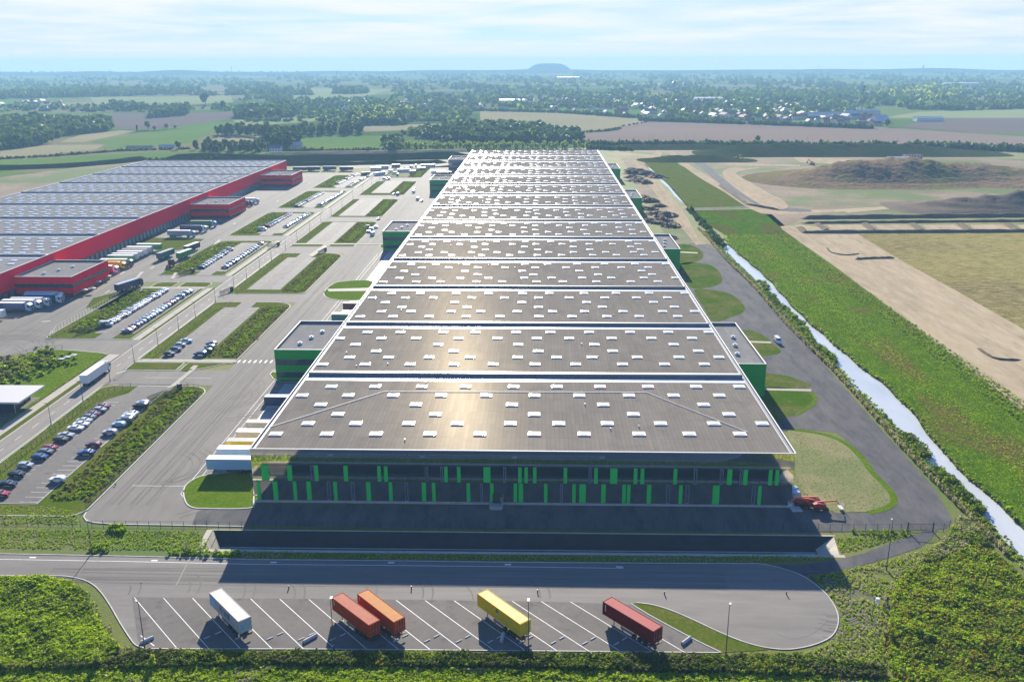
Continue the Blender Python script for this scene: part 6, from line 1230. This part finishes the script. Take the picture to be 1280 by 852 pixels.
# woods: nobody could count them
WB = [clump(70, 1, 2.0, .34, 300 + k) for k in range(5)]; WBL = [clump(26, 1, 1.7, .5, 320 + k) for k in range(4)]
def wood(name, poly, spacing, s, mats, w, label, seed, pr=WB):
    r2 = random.Random(seed); pts = [(x, y, -.3 * s, q) for x, y, z, q in fill(GP(poly), spacing, s * .8, s * 1.25, r2)]
    if pts: scatter(name, pr, pts, mats, label, w, seed)
DK = ['leaf_wood', 'leaf_dark']
wood('woodland', [(-90, 192), (0, 188), (30, 184), (52, 182), (58, 176), (85, 169), (138, 164), (140, 160), (135, 155), (60, 152), (-90, 156)], 8.0, 7.0, DK, [.7, .3], 'large dark wood at the left edge beyond the fields', 30)
wood('woodland', [(560, 164), (600, 160), (680, 165), (722, 170), (729, 178), (700, 180), (560, 178), (520, 172)], 8.0, 6.5, DK, [.75, .25], 'dark wood behind the young plantation', 31)
wood('woodland', [(480, 178), (486, 190), (500, 190), (500, 176)], 7, 5.5, DK, [.7, .3], None, 32)
wood('woodland', [(188, 148), (192, 141), (235, 137), (236, 140), (230, 145)], 9, 8, DK, [.8, .2], 'block of dark wood in the middle distance', 33)
wood('woodland', [(296, 148), (300, 142), (345, 138), (368, 141), (366, 146), (330, 150)], 9, 8.5, DK, [.8, .2], None, 34)
wood('woodland', [(432, 147), (448, 140), (510, 138), (520, 147), (506, 156), (450, 157)], 10, 7, DK + ['leaf_pale'], [.6, .2, .2], None, 35)
wood('woodland', [(500, 168), (560, 163), (640, 158), (720, 166), (640, 168), (560, 172)], 11, 6, DK, [.6, .4], None, 36)
wood('woodland', [(1075, 128), (1100, 116), (1160, 109), (1200, 112), (1205, 120), (1180, 128), (1120, 134)], 22, 11, DK + ['leaf_pale'], [.4, .4, .2], 'wooded rise beyond the town on the right', 37, WBL)
wood('woodland', [(1130, 137), (1180, 132), (1290, 130), (1290, 136), (1200, 138)], 15, 8, DK, [.6, .4], None, 38, WBL)
wood('woodland', [(-90, 122), (0, 119), (120, 113), (250, 114), (252, 117), (130, 121), (0, 124), (-90, 126)], 24, 11, DK, [.6, .4], 'long wood in the far distance at the left', 39, WBL)
wood('woodland', [(287, 119), (390, 119), (388, 116), (290, 113)], 22, 11, DK, [.7, .3], None, 40, WBL); wood('woodland', [(418, 118), (458, 117.5), (456, 113.5), (420, 114)], 22, 12, DK, [.7, .3], None, 41, WBL)
wood('woodland', [(125, 137), (150, 131), (190, 137), (160, 139)], 12, 7, DK, [.7, .3], None, 42)
wood('woodland', [(960, 118), (1060, 114), (1070, 124), (970, 128)], 24, 9, DK, [.4, .6], None, 43, WBL)
wood('woodland', [(830, 122), (900, 118), (960, 121), (940, 127), (850, 127)], 24, 9, DK, [.4, .6], None, 44, WBL)
# hedgerows, garden trees and spinneys all over the plain
r3 = random.Random(77); pts = []; ptn = []
def dens(px, py): return .5 + .5 * sin(px * .021 + py * .13) * sin(px * .047 - py * .31 + 1.7)
for _ in range(19000):
    py = 90.5 + 62 * r3.random() ** 1.35; px = r3.uniform(-80, 1360)
    if r3.random() > dens(px, py) ** 1.5 + (.35 if (370 < px < 1120 and 122 < py < 152) else 0): continue
    if 590 < px < 832 and py > 136: continue
    if px > 960 and py > 132 + max(0, (1110 - px) * .15): continue
    if 960 < px and py > 150: continue
    if px < 300 and 120 < py < 133: continue
    if px < 300 and py > 140: continue
    if 367 < px < 490 and 110 < py < 124: continue
    x, y = G(px, py); s = r3.uniform(3.2, 6.5) * (1 + (152 - py) / 66 * 1.3); pts.append((x, y, -.4 * s, s))
scatter('far_trees', WBL, pts, DK + ['leaf_mid'], 'scattered trees and spinneys of the far plain', [.55, .35, .1], 50)
pts = []
for line, n, s in (([(0, 199), (60, 196), (150, 189), (250, 186)], 220, 1.6), ([(186, 202), (320, 198), (480, 198)], 200, 2.2), ([(731, 166), (760, 164), (776, 161)], 60, 2.0), ([(776, 158.5), (832, 149)], 30, 1.5), ([(800, 151), (960, 156), (1090, 161)], 420, 3.6), ([(590, 138.5), (700, 141), (800, 148)], 260, 3.8), ([(735, 181.5), (860, 182), (1000, 182.5), (1150, 184), (1300, 187)], 520, 3.4), ([(1180, 186), (1300, 190)], 160, 4), ([(360, 190), (480, 190)], 150, 2.5), ([(735, 186), (790, 188)], 100, 2.5), ([(862, 262), (905, 310)], 120, 1.5)):
    P = GP(line); L = [Vector(p) for p in P]; seg = [(a, b, (b - a).length) for a, b in zip(L[:-1], L[1:])]; T = sum(s_[2] for s_ in seg)
    for _ in range(n):
        d = r3.uniform(0, T)
        for a, b, l in seg:
            if d <= l: q = a.lerp(b, d / l); pts.append((q.x + r3.gauss(0, s * .6), q.y + r3.gauss(0, s * .8), -.2, s * r3.uniform(.6, 1.25))); break
            d -= l
scatter('hedgerow', WBL, pts, DK, 'dark hedgerows along field edges', [.75, .25], 51)
# ================================================================= FENCES, LAMPS, FAR BUILDINGS
def fence(line, h, label, step, m='fence_green', grp=None, n_wire=7, maxposts=98):
    L = [Vector(p) for p in line]; T = sum((b - a).length for a, b in zip(L[:-1], L[1:])); step = max(step, T / maxposts); o = empty('fence', (L[0].x, L[0].y, 0), 0, label, 'fence', grp)
    off = L[0]; pn = MB(); posts = []; acc = 0.0; nxt = 0.0
    for a, b in zip(L[:-1], L[1:]):
        d = (b - a); l = d.length
        if l < 1e-3: continue
        for k in range(n_wire):
            z = .12 + (h - .2) * k / (n_wire - 1); pn.bar((a.x - off.x, a.y - off.y, z), (b.x - off.x, b.y - off.y, z), .012 if k not in (0, n_wire - 1) else .03, 3, cap=False)
        while nxt <= acc + l + 1e-6: q = a + d * ((nxt - acc) / l); posts.append(q - off); nxt += step
        acc += l
    pn.build('wire_mesh', MC[m], o)
    pm = MB(); pm.bar((0, 0, 0), (0, 0, h + .05), .055, 5); me = pm.mesh('post', MC[m])
    for q in posts: p_ = bpy.data.objects.new('post', me); COL.objects.link(p_); p_.location = (q.x, q.y, 0); setparent(p_, o)
    return o
fence(GP([(-120, 655.5), (0, 657.5), (40, 658), (95, 659)]), 1.9, 'dark wire fence crossing the grass at the left edge', 2.6)
fence(GP([(101, 659.5), (180, 660.3), (400, 661), (640, 661.5)]), 1.9, 'dark wire fence in front of the basin, left half', 2.6); fence(GP([(642, 661.5), (900, 663), (1100, 664), (1137, 664)]), 1.9, 'dark wire fence in front of the basin, right half', 2.6)
fence(GP([(1166, 664), (1178, 664.5), (1192, 657), (1205, 650)]), 1.9, 'short dark fence right of the track gate', 2.4)
gt = G(1150, 664); o = empty('gate', (*gt, 0), 0, 'dark double gate across the gravel track at the right', 'gate')
for s in (-1, 1):
    m = MB(); x0, x1 = sorted((s * .05, s * 2.6)); m.box(x0, x1, -.04, .04, .15, .25); m.box(x0, x1, -.04, .04, 1.9, 2.0)
    for k in range(12): xx = x0 + (x1 - x0) * k / 11; m.bar((xx, 0, .2), (xx, 0, 1.95), .025, 4)
    m.build('leaf', MC['fence_green'], o); m = MB(); m.box(s * 2.75 - .12, s * 2.75 + .12, -.12, .12, 0, 2.3); m.build('gate_post', MC['dark_post'], o)
fence([(-105.6, 188), (-105.6, 262), (-108, 268), (-114, 270.5)], 1.8, 'dark mesh fence along the nearest scrub strip beside the truck yard', 2.5); fence([(-136.5, 186), (-136.5, 258), (-134, 266), (-130, 269)], 1.8, 'dark mesh fence on the verge left of the front car park', 2.5)
fence([(-105.9, 300), (-105.9, 364), (-109.5, 373)], 1.8, 'straw coloured fence along the strip by the zebra crossing', 2.5, 'timber'); fence([(-135.8, 300), (-135.8, 366), (-131, 373)], 1.8, 'straw coloured fence on the verge left of the half empty car park', 2.5, 'timber')
fence([(-135.6, 393), (-135.6, 470)], 1.8, 'dark mesh fence on the verge of the empty striped car park', 2.5)
fence([(-187.5, 396), (-187.5, 332), (-185, 322.5), (-180, 321)], 1.8, 'thin fence between the crimson office road and the long car park', 2.5); fence([(-173, 308.8), (-180, 307), (-187, 294.5), (-196, 280), (-212, 262)], 1.8, 'thin fence along the round green verge at the left edge', 2.5)
fence([(-187.2, 510), (-187.2, 440), (-184.5, 429)], 1.8, 'thin fence beside the hedge next to the parked trailers', 2.5)
m = MB(); m.box(-.15, .15, -1.2, 1.2, 0, 1.5)
for i, (px, py, rz, wdt, lab) in enumerate(((204, 495.5, -.5, 12, 'dark sliding gate beside the footpath at the front car park entrance'), (111.5, 414, 0.9, 11, 'dark sliding gate at the near end of the long car park'), (282, 366.5, .9, 8, 'dark sliding gate at the entrance of the empty striped car park'), (232, 343, .9, 8, 'dark sliding gate beside the second car park of the red warehouse'), (341, 309, .9, 9, 'dark sliding gate of the middle yard'), (402, 316, -.7, 9, 'dark sliding gate beside the pale ramp path'))):
    x, y = G(px, py); o = empty('sliding_gate', (x, y, .15), 0, lab, 'gate', 'sliding gates of the site'); a = {0: radians(64), 1: radians(60), 2: radians(72), 3: radians(62), 4: radians(68), 5: radians(78)}[i]; o.rotation_euler = (0, 0, a)
    m = MB(); m.box(-wdt / 2, wdt / 2, -.05, .05, .15, .3); m.box(-wdt / 2, wdt / 2, -.05, .05, 1.7, 1.85)
    for k in range(int(wdt / .35)): xx = -wdt / 2 + k * .35; m.box(xx, xx + .12, -.03, .03, .3, 1.7)
    m.build('leaf', MC['dark_post'], o); m = MB(); m.box(wdt / 2 + .1, wdt / 2 + 1.3, -.5, .5, 0, 2.0); m.build('motor_cabinet', MC['dark_post'], o)
def lamp(x, y, h, arm, rz, label, group, head='lamp_glass', colr='dark_post'):
    o = empty('street_lamp', (x, y, 0), rz, label, 'street lamp', group); m = MB(); m.bar((0, 0, 0), (0, 0, h), .1, 8, .055); m.bar((0, 0, 0), (0, 0, 1.1), .14, 8); m.build('pole', MC[colr], o)
    m = MB(); m.bar((0, 0, h), (arm, 0, h + .15), .045, 6); m.build('arm', MC[colr], o); m = MB(); m.extr([(arm - .1, h + .06), (arm + .65, h + .12), (arm + .6, h + .24), (arm - .1, h + .26)], -.17, .17); hd = m.build('lamp_head', MC['galv'], o)
    m = MB(); m.box(arm, arm + .5, -.12, .12, h + .03, h + .075); m.build('lens', MC[head], hd)
gl = 'lamp posts round the truck park'
for (px, py, h, rz, lab) in ((181, 810, 9.2, 2.4, 'dark lamp post at the lower left corner of the truck bays'), (115, 691, 7.2, 2.0, 'dark lamp post on the grass left of the basin'), (417.5, 812, 10, 1.6, 'dark lamp post just left of the rust orange container'), (660.5, 815, 10, 1.6, 'dark lamp post by the near end of the yellow container'), (907, 820, 10, 1.2, 'dark lamp post at the near end of the pointed grass island'), (1108, 712, 11, 1.5, 'tall dark lamp post beside the gravel track below the gate')):
    x, y = G(px, py); lamp(x, y, h, .5, rz, lab, gl)
x, y = G(1089, 775); o = empty('camera_mast', (x, y, 0), 0, 'slim mast with a white cabinet on the weedy grass right of the turning loop', 'mast'); m = MB(); m.bar((0, 0, 0), (.2, 0, 5.2), .08, 7, .05); m.build('pole', MC['dark_post'], o); m = MB(); m.box(.35, 1.0, -.3, .3, 3.9, 4.8); m.box(.1, .4, -.04, .04, 4.3, 4.4); m.build('cabinet', MC['white_trim'], o)
for k, y in enumerate((238.1, 256.6, 275, 293.6, 314, 334, 352, 376, 401, 420, 441, 462, 490, 515, 545, 575, 605, 640, 680, 720, 760, 800)):
    lamp(-139.9 if k else -140.2, y, 6.6, .6, pi, 'slender lamp post, %s of those lining the pale main road' % ORD[k], 'lamp posts lining the main road')
for k, (px, py) in enumerate(((40, 734.3 if 0 else 733.6), (361, 735.2), (514.3, 735.6), (672, 740), (830.5, 742.5), (983, 742.8))):
    x, y = G(px, py); m = MB(); m.bar((0, 0, 0), (0, 0, .55), .12, 8); m.bar((0, 0, .55), (0, 0, .62), .13, 8)
    if k: m.build('bollard', MC['dark_post'], loc=(x, y, .04), label='squat dark post on asphalt, %s from left at edge of the shade' % ORD[k - 1], cat='bollard', group='squat posts along the truck road')
# red yard terrace parasols
for k, (px, py) in enumerate(((122, 357.5), (135, 350.5), (106, 368), (116, 366))):
    x, y = G(px, py); o = empty('parasol', (x, y, 0), 0, 'cream parasol, %s from the left in the small garden by the crimson office' % ORD[(2, 3, 0, 1)[k]], 'parasol', 'parasols by the crimson office'); m = MB(); m.bar((0, 0, 0), (0, 0, 2.6), .05, 6); m.build('pole', MC['galv'], o); m = MB()
    for j in range(8): a, b = j * pi / 4, (j + 1) * pi / 4; m.face([(1.8 * cos(a), 1.8 * sin(a), 2.2), (1.8 * cos(b), 1.8 * sin(b), 2.2), (0, 0, 2.8)])
    m.build('canopy', MC['far_cream'], o)
# white manhole blocks on the verges
for i, (px, py) in enumerate(((77, 450), (85, 447.5), (93, 445))): x, y = G(px, py); m = MB(); m.box(-1, 1, -.7, .7, 0, .5); m.bar((-.5, 0, .5), (-.5, 0, .56), .3, 8); m.build('service_cover', MC['concrete_block'], loc=(x, y, .12), label='%s of three pale concrete covers in the green verge, left to right' % ORD[i], cat='cover', group='concrete covers in the green verge')
# ---------------------------------------------------------------- pylon and poles
x, y = G(1077, 141); o = empty('power_pylon', (x, y, 0), .5, 'tall lattice pylon rising behind the right end of the town', 'pylon'); H_ = 52; m = MB()
for (sx, sy) in ((-1, -1), (1, -1), (1, 1), (-1, 1)): m.bar((sx * 6, sy * 6, 0), (sx * 1.2, sy * 1.2, H_), .35, 4, .25)
for k in range(8):
    z0, z1 = H_ * k / 8, H_ * (k + 1) / 8; w0, w1 = 6 - 4.8 * k / 8, 6 - 4.8 * (k + 1) / 8
    for (a, b) in (((-1, -1), (1, -1)), ((1, -1), (1, 1)), ((1, 1), (-1, 1)), ((-1, 1), (-1, -1))): m.bar((a[0] * w0, a[1] * w0, z0), (b[0] * w1, b[1] * w1, z1), .18, 3); m.bar((b[0] * w0, b[1] * w0, z0), (a[0] * w1, a[1] * w1, z1), .18, 3)
m.build('lattice', MC['dark_post'], o); m = MB()
for z, w in ((H_ - 2, 9), (H_ - 9, 12)): m.bar((-w, 0, z), (w, 0, z), .4, 4)
m.build('cross_arm', MC['dark_post'], o)
for i, (px, py, hh) in enumerate(((693, 177.5, 9), (699, 177.5, 9), (812, 178.5, 11), (816, 178.5, 11), (858, 179, 11), (867, 179, 10), (1009, 180, 9), (1015, 180.5, 8), (1099, 181.5, 9), (1115, 182, 8), (1149, 183, 10), (1190, 183.5, 8), (1201, 184, 8), (1232, 184.5, 9), (885, 179, 7), (976, 180, 7), (1064, 181, 7))):
    x, y = G(px, py); o = empty('utility_pole', (x, y, 0), 0, 'thin pole, %s counted in the line along the near edge of the ploughed field' % ORD[i], 'pole', 'poles along the ploughed field'); m = MB(); m.bar((0, 0, 0), (0, 0, hh), .16, 5, .1); m.build('pole', MC['timber'], o); m = MB(); m.bar((-.9, 0, hh - .4), (.9, 0, hh - .4), .08, 4); m.build('cross_arm', MC['timber'], o)
for i, (px, py, hh, lab) in enumerate(((1022, 98, 62, 'thin mast on the horizon right of centre'), (842, 121, 38, 'dark twin tower above the town'), (422, 112, 60, 'thin mast on the horizon left of centre'), (1153, 93, 55, 'squat tower on the horizon at the right'), (291, 103, 70, 'thin mast on the horizon at the left'))):
    x, y = G(px, py); o = empty('mast', (x, y, 0), 0, lab, 'mast'); w = 6 if i in (1, 3) else 1.6; m = MB(); m.bar((0, 0, 0), (0, 0, hh), w, 6, w * .7); m.build('shaft', MC['concrete'], o); m = MB(); m.bar((0, 0, hh), (0, 0, hh + 6), w * 1.2, 6, .3); m.build('cap', MC['dark_post'], o)
# ---------------------------------------------------------------- houses
def house_mesh(w, d, h, rh, hip=0.0):
    a = MB(); a.box(-w / 2, w / 2, -d / 2, d / 2, 0, h, 0, 'bt')
    if not hip:
        for s in (-1, 1): a.face([(s * w / 2, -d / 2, h), (s * w / 2, d / 2, h), (s * w / 2, 0, h + rh)])
    r = MB(); e = .4; r.face([(-w / 2 - e, -d / 2 - e, h - .2), (w / 2 + e, -d / 2 - e, h - .2), (w / 2 + e - hip, 0, h + rh + .05), (-w / 2 - e + hip, 0, h + rh + .05)]); r.face([(w / 2 + e, d / 2 + e, h - .2), (-w / 2 - e, d / 2 + e, h - .2), (-w / 2 - e + hip, 0, h + rh + .05), (w / 2 + e - hip, 0, h + rh + .05)])
    if hip:
        for s in (-1, 1): r.face([(s * (w / 2 + e), -d / 2 - e, h - .2), (s * (w / 2 + e), d / 2 + e, h - .2), (s * (w / 2 + e - hip), 0, h + rh + .05)])
    g = MB()
    for s in (-1, 1):
        n = max(2, int(w / 3))
        for k in range(n):
            xx = -w / 2 + w * (k + .5) / n
            for z0 in ([.9] if h < 4 else [.9, 3.6]): g.box(xx - .5, xx + .5, s * d / 2 - .04, s * d / 2 + .04, z0, z0 + 1.3)
    return a, r, g
HM = []
for (w, d, h, rh, hip) in ((12, 8, 3.2, 3.2, 0), (10, 9, 5.6, 3.4, 0), (16, 9, 3.0, 3.0, 0), (9, 8, 5.6, 3.0, 2.5), (22, 10, 5.6, 3.6, 0)):
    for wm, rm in ((MC['far_white'], MC['roof_tile']), (MC['far_cream'], MC['roof_slate']), (MC['far_brick'], MC['roof_tile']), (MC['far_white'], MC['roof_slate']), (MC['far_cream'], MC['roof_tile'])):
        a, r, g = house_mesh(w, d, h, rh, hip); HM.append((a.mesh('wall', wm), r.mesh('roof', rm), g.mesh('window', MC['glass']), wm.name, rm.name))
WN = {'far_white': 'white-walled', 'far_cream': 'cream-walled', 'far_brick': 'brick-walled'}; RN = {'roof_tile': 'red-tiled', 'roof_slate': 'dark-roofed'}
def house(x, y, rz, hm, label, group, cat='house'):
    o = empty('house', (x, y, 0), rz, label, cat, group)
    for nm, me in zip(('wall', 'roof', 'window'), hm[:3]): c_ = bpy.data.objects.new(nm, me); COL.objects.link(c_); setparent(c_, o)
    return o
r4 = random.Random(5); nh = 0
zones = [([(640, 136), (700, 138), (800, 146), (960, 152), (1105, 158), (1100, 148), (1060, 142), (960, 138), (800, 130), (640, 128)], 165, 'of the town beyond the ploughed field', 'houses of the town beyond the ploughed field'), ([(640, 128), (800, 130), (960, 138), (1060, 142), (1050, 132), (900, 124), (760, 119), (640, 120)], 60, 'in the far half of the town', 'houses in the far half of the town'), ([(375, 138), (440, 139), (640, 138), (640, 129), (520, 124), (400, 127)], 50, 'of the village left of the town', 'houses of the left village'), ([(0, 140), (100, 138), (135, 132), (60, 126), (0, 130)], 22, 'of the hamlet beyond the left wood', 'houses of the hamlet beyond the wood')]
for poly, n, where, grp in zones:
    k = 0
    while k < n:
        px = r4.uniform(min(p[0] for p in poly), max(p[0] for p in poly)); py = r4.uniform(min(p[1] for p in poly), max(p[1] for p in poly))
        if not inpoly(px, py, poly): continue
        hm = r4.choice(HM); x, y = G(px, py); house(x, y, r4.choice([0, .2, -.2, pi / 2, pi / 2 + .3]), hm, '%s %s house, one of many alike %s' % (WN[hm[3]], RN[hm[4]], where), grp + ', ' + WN[hm[3]] + ' ' + RN[hm[4]]); k += 1; nh += 1
def barn(px, py, w, d, h, rh, rz, mw, mr, label, cat='barn'):
    x, y = G(px, py); a, r, g = house_mesh(w, d, h, rh); o = empty('barn', (x, y, 0), rz, label, cat); a.build('wall', MC[mw], o); r.build('roof', MC[mr], o); g.build('window', MC['glass'], o)
barn(1099, 153.5, 26, 22, 5, 8, .5, 'far_white', 'roof_pale', 'large white gabled barn at the right end of the town')
barn(1160, 151.5, 44, 18, 5, 3, 0, 'far_white', 'roof_pale', 'long low white shed standing alone right of the town', 'shed'); barn(1040, 147, 90, 14, 7, 3, .1, 'far_white', 'roof_pale', 'long pale terrace block behind the town houses', 'building'); barn(1078, 146, 60, 14, 9, 3, .1, 'far_cream', 'roof_pale', 'pale apartment row below the lattice pylon', 'building')
barn(370, 186.5, 15, 9, 4.5, 4, .1, 'far_cream', 'roof_pale', 'pale farmhouse with gabled end beside the large tree clump', 'farmhouse'); barn(345, 190, 13, 10, 5, 3, .0, 'far_white', 'roof_slate', 'dark roofed farm building left of the pale farmhouse')
barn(209, 185.5, 18, 7, 3, 1.5, .1, 'far_white', 'roof_pale', 'low pale farm shed in a row at the meadow edge', 'shed'); barn(175, 186.5, 30, 7, 3, 1.2, .1, 'far_cream', 'roof_slate', 'long low dark farm shed at the meadow edge', 'shed')
barn(1122, 200.5, 22, 8, 3, 1, 0, 'far_white', 'roof_pale', 'white site cabin row beside the spoil hill', 'cabins'); barn(1140, 199, 18, 8, 4, 1, 0, 'far_cream', 'roof_tile', 'yellowish site cabin with red roof beside the spoil hill', 'cabin')
barn(710, 99.5, 120, 40, 12, 3, 0, 'far_white', 'roof_pale', 'large white shed far away below the horizon hill', 'shed'); barn(1200, 107, 130, 40, 9, 3, 0, 'far_white', 'roof_pale', 'large pale shed far away at the right', 'shed'); barn(640, 129.5, 60, 24, 8, 3, 0, 'far_white', 'roof_pale', 'long pale hall at the left end of the town', 'hall'); barn(885, 127, 70, 26, 8, 3, 0, 'far_white', 'roof_pale', 'bright white hall in the middle of the town', 'hall')
for i, (px, py, w, c_) in enumerate(((470, 213, 10, 'white'), (478, 211, 12, 'silver'), (505, 215, 12, 'white'), (495, 209, 8, 'blue'), (535, 209, 14, 'white'), (457, 219, 8, 'navy'), (527, 213, 8, 'silver'), (475, 249 - 30, 10, 'white'), (516, 217, 6, 'beige'))):
    x, y = G(px, py); o = empty('site_cabin', (x, y, .15), .1 * i, '%s site cabin, %s listed in the cluttered far compound' % (c_.replace('navy', 'navy blue'), ORD[i]), 'cabin', 'site cabins of the far compound'); m = MB(); m.box(-w / 2, w / 2, -1.3, 1.3, .15, 2.7); m.box(-w / 2 - .05, w / 2 + .05, -1.35, 1.35, 2.7, 2.8); m.build('body', PAINT[c_], o)
    m = MB()
    for k in range(int(w / 2)): m.box(-w / 2 + .5 + k * 2, -w / 2 + 1.5 + k * 2, -1.33, -1.29, 1.0, 2.0)
    m.build('window', MC['glass'], o)
for i, (px, py, c_) in enumerate(((464, 287, 'lightblue'), (461, 290.5, 'silver'), (470, 285, 'white'), (460, 284, 'concrete'))):
    x, y = G(px, py); m = MB(); 
    for k in range(4): m.box(-1.5 + .1 * k, 1.5 - .15 * k, -1.0, 1.0, .35 * k, .35 * k + .3)
    m.build('material_stack', MC['concrete'] if c_ == 'concrete' else PAINT[c_], loc=(x, y, .04), label='stack of %s building material, %s from the left by the second green office' % (c_.replace('lightblue', 'pale blue'), ORD[(2, 1, 3, 0)[i]]), cat='stack', group='material stacks by the second green office')
print('TREES', NTREE[0], 'HOUSES', nh)
